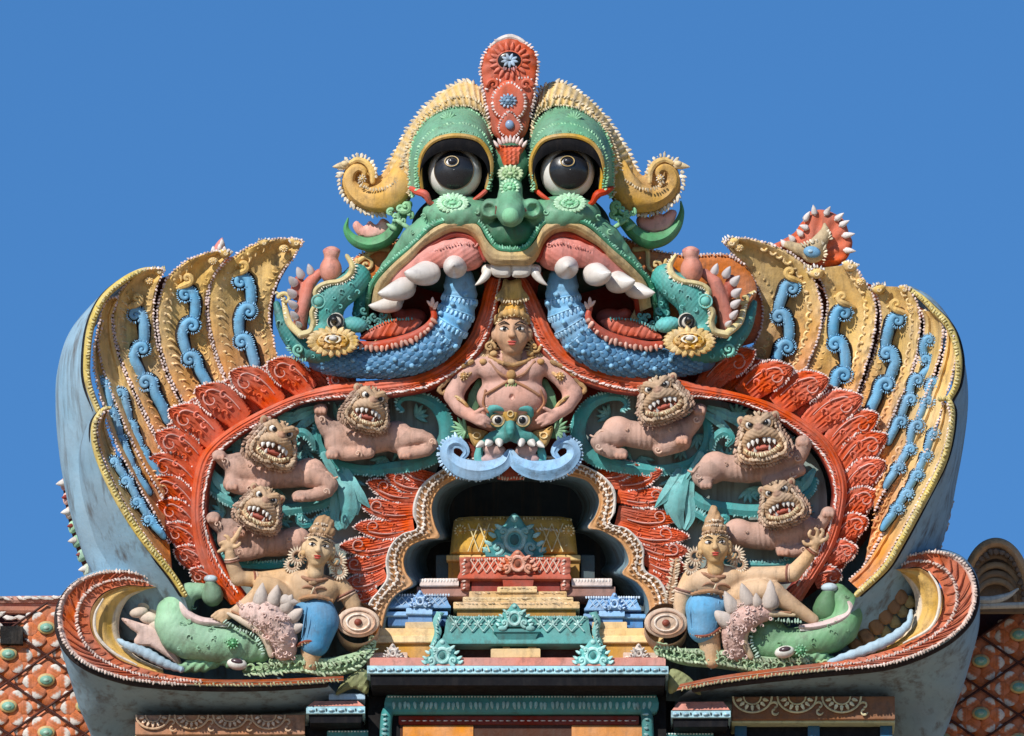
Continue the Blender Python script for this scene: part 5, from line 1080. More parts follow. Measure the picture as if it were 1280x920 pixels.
def lion(side, nm, head, tilt, hs, chest, hip, limbs, paws, tailp=None):
    root = thing('lion_statue', nm, 'lion statue', (chest[0], chest[1]+30, 0), 'six reclining lion statues')
    TN = hx('be9a8a'); TN2 = hx('b98a70'); MN = hx('bfa081'); yaw = rng.uniform(4, 24)*(1 if side < 0 else -1); mw = rng.uniform(.9, 1.12)
    ch = np.array(chest, float); hp = np.array(hip, float)
    B = [K([ch, (ch+hp)/2+[0, 5, 3], hp], [19,18,16], TN, k=8), E(hp+[(-side)*4, -3, 6], (19,17,15), 0, hx('cfa796'), k=4)]
    for L_, r_ in limbs: B.append(K(L_, r_, TN, k=5))
    for p in paws:
        B.append(E(p, (9,7,8), 0, TN, k=3))
        for t in (-5, 0, 5): B.append(E((p[0]+t, p[1]+3, p[2]+6), (2.9,4.2,3.4), 0, hx('c79a86'), k=1.0))
    def post(V, N, C):
        u = ((V[:, :2]-ch[:2])@nrm((hp-ch)[:2]))
        inside = (np.abs((V[:, 0]-ch[0])*0+((V[:, :2]-ch[:2])@np.array([-nrm((hp-ch)[:2])[1], nrm((hp-ch)[:2])[0]]))) < 20)
        L = np.linalg.norm((hp-ch)[:2]); rib = np.cos(u*.95)*(u > L*.25)*(u < L*.72)*inside*.7
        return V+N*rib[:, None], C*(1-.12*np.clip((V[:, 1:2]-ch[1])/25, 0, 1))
    bodyg = blob(B, 1.6, 5, TN, post); bd = part('body', bodyg, root, M_OLD, sharp=180)
    g = G()
    for L_, r_ in limbs: P = np.array(L_[len(L_)//2], float); g.join(volute((P[0], P[1]), 5, 30, 1.1, (1.2,.8), side, P[2]+np.max(r_)*.9, 1.5, col=hx('d9b8a4')))
    g.join(tube([hp+[-side*16, 6, 15], hp+[-side*24, -2, 16], hp+[-side*32, 6, 17], hp+[-side*38, 4, 17]], [1.8,2.2,2,1.2], seg=7, col=hx('d4ad98')))
    L_ = [tuple((ch*(1-t)+hp*t)[:2]+np.array([rng.uniform(-3, 3), dy])) for t in (.15, .9) for dy in (-4,)]
    dp = drape(bodyg, L_, 3, .4)
    if dp: g.join(stamp(HOOK, dp, rng.uniform(0, 360, len(dp)), rng.uniform(2.2, 3.6, len(dp)), hx('c9a692')))
    part('carved_curls', g, bd, M_OLD, stuff=True)
    def pl(g_):
        a_ = R(yaw)
        g_.warp(lambda v: np.c_[(v[:, 0]*math.cos(a_)+v[:, 2]*math.sin(a_))*mw, v[:, 1], -v[:, 0]*math.sin(a_)+v[:, 2]*math.cos(a_)])
        return place(g_, head, tilt, hs, 1, 4)
    HB = [E((0,-8,0), (18,15,16), 0, MN), E((0,10,1), (25,15,14), 0, TN2), K([(-17,-14,12),(-11,-20,16),(-3,-15,19)], [3.4,4.2,3.4], MN, k=2), K([(17,-14,12),(11,-20,16),(3,-15,19)], [3.4,4.2,3.4], MN, k=2), K([(-20,5,8),(-11,-2,15),(0,-3,18),(11,-2,15),(20,5,8)], [5,6,6,6,5], MN, k=4),
          E((0,-9,20), (4.5,4.5,5), 0, hx('b08a72'), k=3), E((-5,-6,19), (3.5,3,3.5), 0, MN), E((5,-6,19), (3.5,3,3.5), 0, MN), K([(-20,13,8),(-11,18,12),(0,19,13),(11,18,12),(20,13,8)], [3.5,3.5,3.5,3.5,3.5], MN, k=4),
          E((0,8.5,18), (17,7,13), 0, hx('7a3128'), '-', 2), E((0,-15,16), (2.5,7,3), 0, MN), K([(0,-24,10),(0,-12,17)], [2,3], MN)]
    hd = part('head', pl(blob(HB, 1.2, 4, MN, lambda V, N, C: (V+N*.35*np.sin(V[:, 1:2]*1.5+np.abs(V[:, :1])*.8), C))), root, M_OLD, sharp=180)
    part('tongue', pl(ell((0,12,10), (11,3.5,8), 0, hx('b5604f'))), hd, M_STUCCO)
    for s in (-1, 1):
        part('eye', pl(ell((s*9.5,-13.5,15), (5.2,5.0,4.8), 0, hx('e2dcd2')).join(ring((s*9.5,-13.5,15.5), 6.6, 1.1, hx('a98560'), .95))), hd, M_GLOSS)
        part('pupil', pl(ell((s*9,-13,19.2), (3,3,1.8), 0, BLACK, (8,6))), hd, M_BLACK)
        part('tooth', pl(tooth((s*14,4,12), (s*15,10.5,16), 3.2, WHITE, WHITE).join(tooth((s*9,2.5,15), (s*9.5,9,19), 3.2, WHITE, WHITE)).join(tooth((s*4,2,17), (s*4,7.5,20), 2.6, WHITE, WHITE))), hd, M_GLOSS)
        part('tooth', pl(tooth((s*8,16,12), (s*8.5,10.5,16), 2.5, WHITE, WHITE)), hd, M_GLOSS)
        part('ear', pl(ell((s*19,-19,2), (5,6,3), s*30, MN).join(ell((s*19,-19,4.5), (2.6,3.4,2), s*30, hx('9a6a54'), (8,6)))), hd, M_STUCCO)
    rows = G()
    for k, rr in enumerate((.90, 1.0, 1.12)):
        o = [(-14,-20),(-20,-12),(-25,0),(-29,11),(-27,21),(-15,26),(0,27.5),(15,26),(27,21),(29,11),(25,0),(20,-12),(14,-20)]
        rows.join(fringe([(x*rr, y*rr, 13-6*k) for x, y in o], 3.8, (4.0,2.5,2.6), [22, 34, 48][k], [hx('c9ad90'), hx('bfa088'), hx('b2907a')][k], side=1, off=-.3))
    rows.join(fringe([(-11,-22,8),(0,-26,9),(11,-22,8)], 4, (4,2,2.5), 90, hx('cbb08a')))
    rows.join(fringe([(-19,11,15),(-10,16.5,18),(0,18,19.5),(10,16.5,18),(19,11,15)], 2.6, (2.4,1.1,1.3), 80, hx('e0cfa4')))
    part('mane', pl(rows), hd, M_OLD)
    return root
S_ = 'left'
# three lions on the left
lion(-1, 'lion statue nearest the seated figure on the left, head turned to the doorway', (459,509,42), 16, 1.04, (424,545,14), (492,546,14),
     [([(410,535,18),(402,524,22),(401,514,24)], [12,9,7]), ([(418,556,20),(430,567,26),(448,567,30),(462,566,32)], [12,9,8,7]), ([(498,552,20),(522,546,26),(540,552,28),(534,562,30),(514,566,30)], [15,12,8,8,8])],
     [(401,511,26),(416,567,32),(506,567,32)])
lion(-1, 'largest left lion statue, lying under the red band at mid height', (342,552,42), 20, 1.1, (300,584,14), (384,592,14),
     [([(292,580,18),(281,576,22),(275,570,24)], [12,9,7]), ([(292,598,18),(290,606,24),(312,611,28),(330,606,28)], [11,9,9,8]), ([(392,594,20),(412,604,26),(408,614,28),(390,619,30),(377,620,31)], [17,12,9,8,7])],
     [(274,569,26),(290,606,30),(374,620,32)])
lion(-1, 'lowest left lion statue half hidden behind the crowned attendant', (327,634,40), 24, 1.02, (292,668,10), (366,678,10),
     [([(284,660,14),(272,655,18),(268,648,20)], [12,9,8]), ([(284,676,14),(300,690,18),(322,688,20)], [12,12,10])], [(267,647,22),(300,664,34)])
# three on the right
lion(1, 'lion statue nearest the seated figure on the right, paw raised', (827,497,44), -18, 1.04, (846,540,14), (776,540,14),
     [([(860,534,18),(870,524,22),(874,514,24)], [12,10,8]), ([(852,552,18),(838,558,26),(822,562,26),(846,552,30)], [12,10,9,8]), ([(768,546,20),(750,548,26),(748,558,28),(765,566,30)], [15,10,8,8])],
     [(874,511,26),(852,549,36),(776,567,32)])
lion(1, 'largest right lion statue with wide pale bearded grin, arm bent upwards', (951,546,46), -9, 1.2, (972,578,14), (898,584,14),
     [([(980,574,18),(996,572,24),(1004,556,26)], [14,11,10]), ([(972,590,20),(960,602,26),(990,592,28),(1000,588,28)], [12,10,8,7]), ([(888,588,20),(872,594,24),(880,604,28)], [18,10,8])],
     [(1003,551,28),(882,604,34)])
lion(1, 'lowest right lion statue above the arm of the crowned attendant', (976,627,42), -16, 1.04, (1000,662,10), (926,668,10),
     [([(1006,656,14),(1022,658,18),(1034,642,22)], [12,9,7]), ([(994,676,14),(984,688,20),(1004,686,24),(1012,680,24)], [12,9,8,6])], [(1035,640,22),(978,688,24)])
# ---- teal tail scrolls framing the lions
def frond(parent, path, rad, fr_side=1, col=hx('4a9c9c'), edge=hx('86c8c6'), tip=None, flat=.6, sz=3.2):
    o = part('teal_scroll', tube(path, rad, seg=12, col=col, flat=flat, disp=lambda u, t: .7*np.cos(5*t)), parent, M_ENAMEL)
    P = cat(path, step=6); T = nrm(np.gradient(P, axis=0)); r = lerpn(rad, len(P))
    E_ = P.copy(); E_[:, 0] += T[:, 1]*r*.85*fr_side; E_[:, 1] -= T[:, 0]*r*.85*fr_side; E_[:, 2] += 1.5
    part('notched_edge', fringe(E_, 3.6, (sz,1.6,1.7), 70, edge, side=-fr_side, off=0), o, M_ENAMEL, stuff=True)
    return o
for s in (-1, 1):
    fr = thing('tail_scrolls', 'teal leaf scrolls curling round the %s group of lions' % ('left' if s < 0 else 'right'), 'scroll ornament', (400 if s < 0 else 880, 660, 0), 'teal scrolls round the lions')
    m = lambda P: P if s < 0 else [(1281-x, y, d) for x, y, d in P]
    frond(fr, m([(503,513,22),(497,506,22),(504,497,20),(522,496,18),(543,505,16),(556,524,14),(558,546,12),(545,568,10),(520,580,8),(490,585,6),(455,588,4),(420,580,4),(400,560,4),(396,535,4),(405,510,2)]), [3,5,7,9,10,10,9,8,8,7,7,6,6,6,4], fr_side=(1 if s < 0 else -1))
    frond(fr, m([(262,600,2),(268,615,4),(290,628,6),(330,638,6),(370,636,8),(405,628,8),(425,610,6),(430,590,6)]), [4,6,7,8,8,8,8,6], fr_side=(-1 if s < 0 else 1))
    frond(fr, m([(385,650,16),(378,645,18),(372,648,18),(378,656,16),(392,652,12),(412,640,8),(430,630,4)]), [2,3.5,4.5,4.5,5,5,3], fr_side=(1 if s < 0 else -1))
    frond(fr, m([(262,668,0),(270,690,2),(300,704,4),(340,706,4),(380,700,4)]), [4,5,5,5,4], fr_side=(1 if s < 0 else -1))
    frond(fr, m([(372,556,14),(366,548,16),(376,540,16),(388,548,14),(392,562,12)]), [3,5,6,5,3], fr_side=(-1 if s < 0 else 1))
    # broad leaves
    lc = hx('7fcaca')
    for P, rr in (([(395,510,6),(375,518,10),(358,530,8)], [3,7,3]), ([(402,516,6),(382,528,10),(366,542,8)], [3,6,2]), ([(352,520,8),(364,522,10),(376,516,8)], [5,7,3]), ([(345,530,6),(356,530,8)], [5,5]),
                  ([(430,588,6),(440,606,12),(452,622,12),(462,634,8)], [6,9,7,1]), ([(424,592,6),(432,612,14),(436,636,12),(430,658,8)], [6,11,12,4]), ([(418,600,6),(420,620,10),(418,645,8),(424,660,8)], [5,7,7,3]), ([(436,600,8),(446,626,10),(446,642,8)], [5,7,2]),
                  ([(272,610,2),(286,606,6),(300,600,4)], [4,6,2]), ([(264,588,0),(272,600,4),(284,616,4)], [3,7,3]), ([(405,568,12),(412,582,12),(424,600,10)], [4,5,3])):
        part('teal_leaf', tube(m(P), rr, seg=12, col=lc*rng.uniform(.8, 1.05), flat=.55, disp=lambda u, t: .9*np.cos(6*t)), fr, M_ENAMEL)
    TF = G()
    for (x, y, a0, r_) in ((300,560,200,12),(283,600,150,11),(300,620,90,12),(420,520,-40,11),(380,560,20,12),(410,545,120,11),(440,600,80,12),(470,520,10,10),(500,560,60,12),(520,520,-30,10),(345,612,100,11),(360,520,-90,11),(280,640,180,11),(300,700,160,10),(350,650,-20,10),(330,610,60,10),(372,575,-60,10),(480,572,110,11),(530,560,0,10),(400,640,30,11),(270,680,200,9),(430,560,60,10)):
        a = np.radians(a0+np.linspace(-58, 58, 5)); xx = x if s < 0 else 1281-x; cs_ = np.cos(a)*(1 if s < 0 else -1)
        TF.join(drops(np.c_[xx+cs_*r_*.7, y+np.sin(a)*r_*.7, np.full(5, -7.)], np.c_[cs_, np.sin(a), .25+0*a], (r_, 3.2, 3), np.repeat([hx('79c4c4')*rng.uniform(.75, 1.1)], 5, 0).repeat(1, 0)[0], (8, 6)))
    part('teal_leaf_tufts', TF, fr, M_ENAMEL, stuff=True)

F_SHIFT = 18
_ep = part
def part(name, g, parent, *a, **k):
    if SHIFT_ON[0]: g.warp(lambda v: v+np.array([0, 0, F_SHIFT]))
    return _ep(name, g, parent, *a, **k)
SHIFT_ON = [True]
# ---- seated figure
sf = thing('seated_figure', 'plump crowned figure seated with hands on belly under the monster teeth', 'statue', (640, 545, 0))
SK = hx('d2a596'); SKs = hx('c99583')
B = [E((640,497,18), (44,28,26), 0, SK), E((640,474,16), (38,20,19), 0, SK), E((618,462,23), (21,16,15), 10, SK), E((662,462,23), (21,16,15), -10, SK), K([(600,452,12),(640,446,12),(682,452,12)], [13,14,13], SK),
     K([(640,430,18),(640,448,14)], [12,14], SK), E((640,496,44), (2.8,3.4,4), 0, hx('8a5a4c'), '-', 2), K([(602,470,36),(612,479,39),(626,480,41),(637,474,38)], 1.3, None, '-', 2.5), K([(678,470,36),(668,479,39),(654,480,41),(643,474,38)], 1.3, None, '-', 2.5), K([(606,512,38),(625,518,43),(655,518,43),(674,512,38)], 1.2, None, '-', 2.5),
     K([(596,455,14),(578,474,18),(567,494,20)], [14.5,12.5,11.5], SK, k=5), K([(567,494,20),(575,510,28),(590,520,36)], [11.5,9.5,7.5], SK, k=4), E((597,523,40), (11,8,6), 20, SK, k=3),
     K([(685,455,14),(704,474,18),(716,492,20)], [14.5,12.5,11.5], SK, k=5), K([(716,492,20),(708,508,28),(694,518,36)], [11.5,9.5,7.5], SK, k=4), E((687,522,40), (11,8,6), -20, SK, k=3),
     E((640,522,6), (52,20,16), 0, SKs)]
for s in (-1, 1):
    for k, (dx, dy, l) in enumerate(((-2,-5,13),(-1,-1.5,15),(-2,2,14),(-4,5,11))):
        bx, by = (600, 523) if s < 0 else (684, 522)
        B.append(K([(bx-s*dx, by+dy, 42), (bx-s*(dx+l*.55), by+dy+2.0, 45), (bx-s*(dx+l), by+dy+5, 42)], [2.6,2.4,1.7], SK, k=1.2))
    B.append(K([((594, 516) if s < 0 else (690, 515))+(42,), ((604, 511) if s < 0 else (680, 510))+(46,)], [3,2.2], SK, k=1.5))
def spost(V, N, C):
    return V, C*(1-.06*np.clip(np.sin(V[:, :1]*.2)*np.sin(V[:, 1:2]*.17), 0, 1))
part('body', blob(B, 1.35, 5, SK, spost), sf, M_STUCCO, sharp=180)
JW = hx('c0935c')
hd = head_parts(sf, (640,415,30), 0, 1.06, 1, hx('d0a17c'), None, None)
cr = blob([E((0,-25,2), (18,12,17), 0, hx('d6a04a')), K([(-20,-12,0),(-15,-20,12),(0,-23,18),(15,-20,12),(20,-12,0)], [4,4,4.5,4,4], hx('caa060'), k=2), E((0,-34,0), (13,10,12), 0, hx('d6a04a'))], 1.3, 3, hx('d6a04a'), lambda V, N, C: (V+N*.6*np.cos(V[:, :1]*.9), C))
cw = part('crown', place(cr, (640,414,30)), sf, M_OLD, sharp=180)
cg = fringe([(620,404,34),(626,396,44),(640,392,50),(654,396,44),(660,404,34)], 3, (2.6,1.5,1.6), 90, hx('e6c98c')).join(rosette((640,391), 5.5, 48, 8, hx('b8534a'), hx('e6d0a0')))
cg.join(fringe([(626,384,40),(640,380,44),(654,384,40)], 3.5, (5,1.8,1.6), 90, hx('e6b858')).join(fringe([(628,378,36),(640,374,38),(652,378,36)], 4, (5,2,2), 90, hx('caa060'))))
part('crown_beads', cg, cw, M_OLD, stuff=True)
for s in (-1, 1):
    X = lambda x: x if s < 0 else 1280-x
    h = G()
    for k, (c, r) in enumerate((((X(608),436,24),15),((X(614),418,20),9),((X(616),402,18),8))):
        a = np.radians(np.arange(0, 360, 17)); h.join(drops(np.c_[c[0]+np.cos(a)*r*.72, c[1]+np.sin(a)*r*.8, np.full(len(a), c[2])], np.c_[np.cos(a), np.sin(a), 0*a], (r*.38,1.5,1.8), hx('cdb080')))
    part('hair_fan', h.join(ell((X(608),436,20), (12,13,4), 0, hx('a8835c'))), sf, M_OLD)
    part('earring', volute((X(612),434), 7, 0, 1.3, (2.2,1.4), s, 30, 3, col=hx('c79f66')).join(ell((X(617),442,30), (5,4,4), 0, hx('c79f66'))), sf, M_OLD)
    up = (X(583), 476, 19); 
    part('armlet', ring((X(582),470,17), 13.2, 2.4, JW, 1.0, (s*-.62*-1, -.75 if True else 0, .1), n=30).join(rosette((X(580),470), 6, 32, 8, JW, hx('e0c490'), depth=3)), sf, M_OLD)
    part('bracelet', ring((X(577),507,28), 10.8, 2.2, JW, 1.0, (-s*.6,-.6,-.45), n=26).join(ring((X(574),504,27), 11.2, 1.6, hx('d6b482'), 1.0, (-s*.6,-.6,-.45), n=26)), sf, M_OLD)
    part('shoulder_ribbon', tube([(X(590),452,30),(X(570),462,26),(X(556),478,22),(X(549,),486,22),(X(553),492,22),(X(558),488,22)], [3,3,3.4,3.4,3,2], seg=8, col=hx('b58f62'), disp=lambda u, t: .5*np.sin(u*60)), sf, M_OLD)
    part('green_cushion', tube([(X(600),478,4),(X(594),496,6),(X(590),512,6)], [5,9,7], seg=12, col=hx('6f9f78'), flat=.7, disp=lambda u, t: .6*np.cos(5*t)), sf, M_STUCCO)
    part('ear_ornament', ell((X(604),452,34), (5,4,3), 0, JW, (8,6)), sf, M_OLD)
part('necklace', tube([(612,446,28),(626,453,36),(640,456,37),(654,453,36),(668,446,28)], [2,2.6,3,2.6,2], seg=8, col=JW, disp=lambda u, t: .6*np.sin(u*90)).join(tube([(628,440,32),(640,444,35),(652,440,32)], 1.6, seg=7, col=hx('d6b482'))), sf, M_OLD)
part('cross_cord', tube([(612,452,34),(624,466,39),(636,474,38),(622,484,41),(608,492,39)], 1.8, seg=7, col=hx('b08062')).join(tube([(668,452,34),(656,466,39),(642,474,38),(658,484,40),(674,494,36)], 1.8, seg=7, col=hx('b08062'))).join(tube([(607,488,36),(604,505,34),(610,515,36)], 1.6, seg=7, col=hx('a8785c'))).join(tube([(676,488,34),(680,503,32),(672,515,34)], 1.6, seg=7, col=hx('a8785c'))), sf, M_STUCCO)
part('pendant', ell((639,468,40), (6,6,4), 0, JW).join(ell((639,477,40), (4.5,4,3.5), 0, hx('d8c79a'))).join(fringe([(633,480,40),(645,480,40)], 3, (3,1.2,1.5), 90, hx('8fae6c'))), sf, M_OLD)

SHIFT_ON[0] = False
# ---- small blue and green guardian mask below
mk = thing('guardian_mask', 'small teal beaked guardian mask with twin blue scrolls over the doorway', 'mask', (638, 598, 20))
MT = hx('4d9d98')
MB = [E((638,535,40), (17,16,14), 0, MT), E((622,523,42), (12,12,12), 0, MT), E((653,523,42), (12,12,12), 0, MT), K([(638,528,52),(638,538,60),(638,545,58)], [5,6,3], MT, k=3),
      K([(630,545,44),(615,546,42),(604,552,38)], [9,7,3], MT, k=3), K([(646,545,44),(661,546,42),(674,553,38)], [9,7,3], MT, k=3), E((622,526,52), (9,8,6), 0, MT, '-', 2), E((653,526,52), (9,8,6), 0, MT, '-', 2)]
part('teal_face', blob(MB, 1.2, 3, MT), mk, M_ENAMEL, sharp=180)
for s in (-1, 1):
    X = lambda x: x if s < 0 else 1275.5-x
    e = part('eye', ell((X(622),525,48), (8,7.5,6), 0, hx('e4ded4')), mk, M_GLOSS); part('pupil', ell((X(622.5),525,52.5), (4.6,4.6,2.4), 0, BLACK), e, M_BLACK)
    part('eye_ring', ring((X(622),525,51), 8.4, 1.1, hx('c0a468'), .92), mk, M_OLD)
    part('brow_roll', tube([(X(612),518,48),(X(614),511,52),(X(622),509,54),(X(631),511,52),(X(633),518,48)], [4,5,5,5,4], seg=10, col=hx('5cb0ac')).join(tube([(X(608),516,44),(X(607),506,46),(X(614),500,46),(X(624),502,46)], [2,4,4,3], seg=8, col=hx('c0705c'))).join(fringe([(X(607),510,50),(X(611),501,50),(X(624),499,50)], 3.4, (3,1.5,1.6), 90, hx('e0c8b8'))), mk, M_ENAMEL)
    part('gold_ear', pillow([(X(584),533),(X(592),535),(X(610),540),(X(604),550),(X(596),559),(X(589),552)], 30, 5, 5, 2.5, col=hx('cba05a'), skirt=10).join(ring((X(596),544,36), 4.5, 1, hx('e0c080'), .8)), mk, M_OLD)
    for k, (b, t, r) in enumerate((((X(624),550,46),(X(625),558,56),6.3),((X(613),551,42),(X(607),557,52),6.2),((X(604),553,38),(X(595),559,46),5))): part('tusk', tooth(b, t, r, hx('dcd6ce')), mk, M_GLOSS, sharp=180)
    part('pink_jaw', blob([E((X(618),562,34), (15,9,10), 12*(-s), hx('c9a49a')), E((X(612),574,32), (12,7,8), 0, hx('bfa09c'))], 1.5, 4, hx('c9a49a')), mk, M_STUCCO)
    part('teal_strut', tube([(X(600),560,30),(X(598),572,32),(X(603),582,34)], [5,6,5], seg=10, col=hx('5cb0ac'), flat=.7), mk, M_ENAMEL)
    sp_ = [(X(637),566,38),(X(630),578,40),(X(614),586,40),(X(594),588,38),(X(574),583,36),(X(560),571,34),(X(560),559,34),(X(568),553,36),(X(578),556,36),(X(583),565,36),(X(578),572,36)]
    o = part('blue_scroll', tube(sp_, [5,9,11,12.5,13,12,10,8.5,7,5,3], seg=18, col=hx('98c0e2'), flat=.75, disp=lambda u, t: 1.3*np.cos(6*t+.5)), mk, M_ENAMEL)
    part('notched_edge', fringe([(X(636),578,40),(X(622),592,40),(X(596),599,38),(X(568),593,36),(X(551),577,34),(X(550),559,34),(X(558),549,34),(X(566),546,36)], 4, (3.8,1.9,2), 80, hx('a9d0ee'), side=(-1 if s < 0 else 1)*-1, off=0).join(drops([(X(562),550,36),(X(570),545,36),(X(577),550,36)], [(-.3,-1,0)]*3, (6,2.4,2.4), hx('a9d0ee'), (8,6))), o, M_ENAMEL, stuff=True)
    a = np.radians(np.linspace(100, 250, 8)) if s < 0 else np.radians(np.linspace(80, -70, 8))
    part('green_leaf_fan', drops(np.c_[X(582)+np.cos(a)*9, 538+np.sin(a)*-9, np.full(8, 24)], np.c_[np.cos(a), -np.sin(a), 0*a], (11,2.4,2.6), hx('84b68c'), (8,6)).join(ell((X(584),540,20), (8,8,4), 0, hx('6fa47a'))), mk, M_STUCCO)
part('gold_crest', pillow([(638,499),(631,507),(628,517),(633,527),(638,530),(643,527),(648,517),(645,507)], 52, 4, 4, 2, col=hx('cfa24c'), skirt=10).join(ring((638,517,57), 3.5, 1, hx('e6c98c'))), mk, M_OLD)
part('red_tail', pillow([(638,571),(648,590),(655,599),(622,599),(630,588)], 18, 4, 5, 2.5, col=hx('b5523c'), skirt=10).join(fringe([(624,596,22),(654,596,22)], 3.5, (3,1.4,1.4), 90, hx('dcc0ac'))), mk, M_STUCCO)
# ================================================================ crowned attendants, green sea monsters, bowls
def attendant(s):
    root = thing('attendant_statue', 'crowned attendant with bare chest and blue loincloth astride the %s green monster' % ('left' if s < 0 else 'right'), 'statue', (392 if s < 0 else 888, 825, 20))
    K1 = hx('d8b48c') if s < 0 else hx('d9b691'); BLU = hx('5b92b8') if s < 0 else hx('6aa5cc')
    if s < 0:
        B = [E((388,738,34), (34,22,20), 14, K1), E((378,727,38), (20,15,14), 10, K1), E((407,733,38), (18,14,14), 18, K1), E((392,758,32), (24,18,17), 10, K1), K([(394,704,36),(392,722,34)], [10,12], K1),
             K([(356,722,32),(326,724,38),(299,722,44)], [12,10,9.5], K1, k=5), K([(299,722,44),(291,704,50),(288,690,54)], [9.5,8.5,6.5], K1, k=3), E((285,682,56), (8,7,5), 0, K1, k=2),
             K([(286,680,56),(281,677,58),(276,679,58)], [3.4,2.8,2], K1, k=1.2), K([(288,678,56),(286,671,58),(282,669,58)], [3.4,2.8,2], K1, k=1.2), K([(291,678,56),(297,669,60),(302,659,62)], [3.6,3.4,2.2], K1, k=1.2), K([(291,683,56),(298,682,59),(301,678,60)], [3,2.6,2], K1, k=1.2), K([(283,685,56),(278,687,58),(274,689,58)], [3,2.6,2], K1, k=1.2),
             K([(424,732,30),(438,748,30),(444,764,28)], [12.5,11,10], K1, k=4),
             K([(372,756,34),(342,734,52),(330,732,54)], [15,13,12], K1, k=5), K([(334,732,54),(312,752,52),(294,765,50)], [11.5,9,7], K1, k=3), E((280,768,50), (13,8,7), -12, K1, k=3)]
        for t in range(4): B.append(K([(272+t*4, 765+t*2.2, 54), (266+t*4, 770+t*2, 55)], [2.3,2.0], K1, k=1))
        Bl = [E((399,768,42), (22,24,22), -10, BLU), K([(402,778,44),(394,802,44)], [22,19], BLU), E((378,760,36), (22,13,17), 0, BLU)]
        calf = K([(391,806,42),(388,830,40)], [15,11], K1); hem = [(372,806,52),(382,801,60),(396,801,60),(408,808,52)]
        hc, rot = (399,684,50), 8
    else:
        B = [E((894,727,34), (34,20,20), -6, K1), E((878,725,38), (18,14,14), 0, K1), E((908,722,38), (20,14,14), -10, K1), E((892,744,32), (23,16,17), 0, K1), K([(893,698,36),(893,716,34)], [10,12], K1),
             K([(864,724,30),(853,744,34),(850,766,34)], [12.5,10.5,9], K1, k=4), E((850,774,34), (8,9,7), 0, K1, k=3),
             K([(926,720,32),(960,718,38),(990,716,42)], [12,10.5,10], K1, k=5), K([(990,716,42),(1005,700,48),(1016,684,52)], [10,9,6.5], K1, k=3), E((1019,676,54), (8,7,5.5), -20, K1, k=2),
             K([(1016,673,56),(1010,668,60),(1012,663,60)], [2.8,2.4,2], K1, k=1.2), K([(1020,671,56),(1021,663,60),(1018,660,61)], [2.8,2.4,2], K1, k=1.2), K([(1024,672,56),(1028,665,60),(1026,661,61)], [2.8,2.4,2], K1, k=1.2), K([(1026,676,56),(1033,672,59),(1033,667,60)], [2.8,2.4,1.8], K1, k=1.2), K([(1014,680,56),(1006,680,59),(1003,676,60)], [2.8,2.4,2], K1, k=1.2),
             K([(915,746,36),(950,737,50),(966,740,50)], [16,14,13], K1, k=5), K([(966,740,50),(992,758,46),(1016,774,40)], [13,10,7], K1, k=3)]
        Bl = [E((882,758,42), (24,19,22), 6, BLU), K([(880,764,44),(879,784,44)], [23,20], BLU), E((900,752,36), (20,12,17), 0, BLU)]
        calf = K([(884,788,42),(890,824,40)], [16,11], K1); hem = [(864,790,52),(874,794,60),(888,792,60),(900,784,54)]
        hc, rot = (893,680,50), -2
    part('body', blob(B+[calf], 1.35, 5, K1), root, M_STUCCO, sharp=180)
    lc = part('blue_loincloth', blob(Bl, 1.5, 6, BLU, None), root, M_STUCCO, sharp=180)
    part('waist_sash', tube([(p[0], p[1], p[2]) for p in ([(376,748,50),(386,745,58),(400,745,60),(416,750,54)] if s < 0 else [(864,742,52),(876,739,60),(890,738,61),(906,741,54)])], [2,3,3,2], seg=8, col=hx('b58a66'), disp=lambda u, t: .5*np.sin(u*60)), lc, M_OLD)
    fo = G()
    for k in range(5):
        if s < 0: P_ = [(384+k*7,757+k,61-abs(k-2)),(381+k*7.5,775,64.5-abs(k-2)*1.6),(378+k*6.6,796,62-abs(k-2)*1.8)]
        else: P_ = [(866+k*8,750,61-abs(k-2)*1.5),(862+k*8.6,766,64-abs(k-2)*2.2),(864+k*7.4,783,62.5-abs(k-2)*2.4)]
        fo.join(tube(P_, [.6,1.0,.6], seg=5, col=BLU*1.12))
    part('cloth_fold', fo, lc, M_STUCCO, stuff=True)
    part('beaded_hem', fringe(hem, 3, (2.4,1.7,2), 90, hx('b39a7a')).join(tube(hem, 2, seg=7, col=hx('8c4a38'))), lc, M_OLD, stuff=True)
    sc = .88; hd = head_parts(root, hc, rot, sc, 1, hx('dfbf95') if s < 0 else hx('d9b27e'), None, None, look=(-.6 if s < 0 else 1))
    CT = hx('c09a72')
    C = [E((0,-22,0), (18,11,17), 0, CT), E((0,-33,-1), (14,11,13), 0, CT), E((0,-43,-2), (8,9,8), 0, CT), E((0,-51,-2), (4.5,5,4.5), 0, CT)] if s > 0 else [E((2,-24,0), (19,11,17), 0, CT), E((3,-35,-2), (15,10,13), 0, CT), E((2,-41,-3), (9,6,8), 0, CT)]
    cw = part('crown', place(blob(C, 1.3, 2.5, CT, lambda V, N, C_: (V+N*.5*np.cos(V[:, :1]*.8+V[:, 1:2]*.3), C_)), hc, rot, sc), root, M_OLD, sharp=180)
    g = G()
    for y, rx, d in ((-14,21,13),(-19,19,17),(-27,17,14),(-34,13,12)): g.join(fringe([(-rx,y+4,2),(-rx*.7,y,d*.7),(0,y-1.5,d+3),(rx*.7,y,d*.7),(rx,y+4,2)], 3.1, (2.4,1.7,1.9), 90, hx('e0c9ac') if y != -19 else hx('c8a078')))
    part('crown_beads', place(g, hc, rot, sc), cw, M_OLD, stuff=True)
    pl = lambda g_: place(g_, hc, rot, sc)
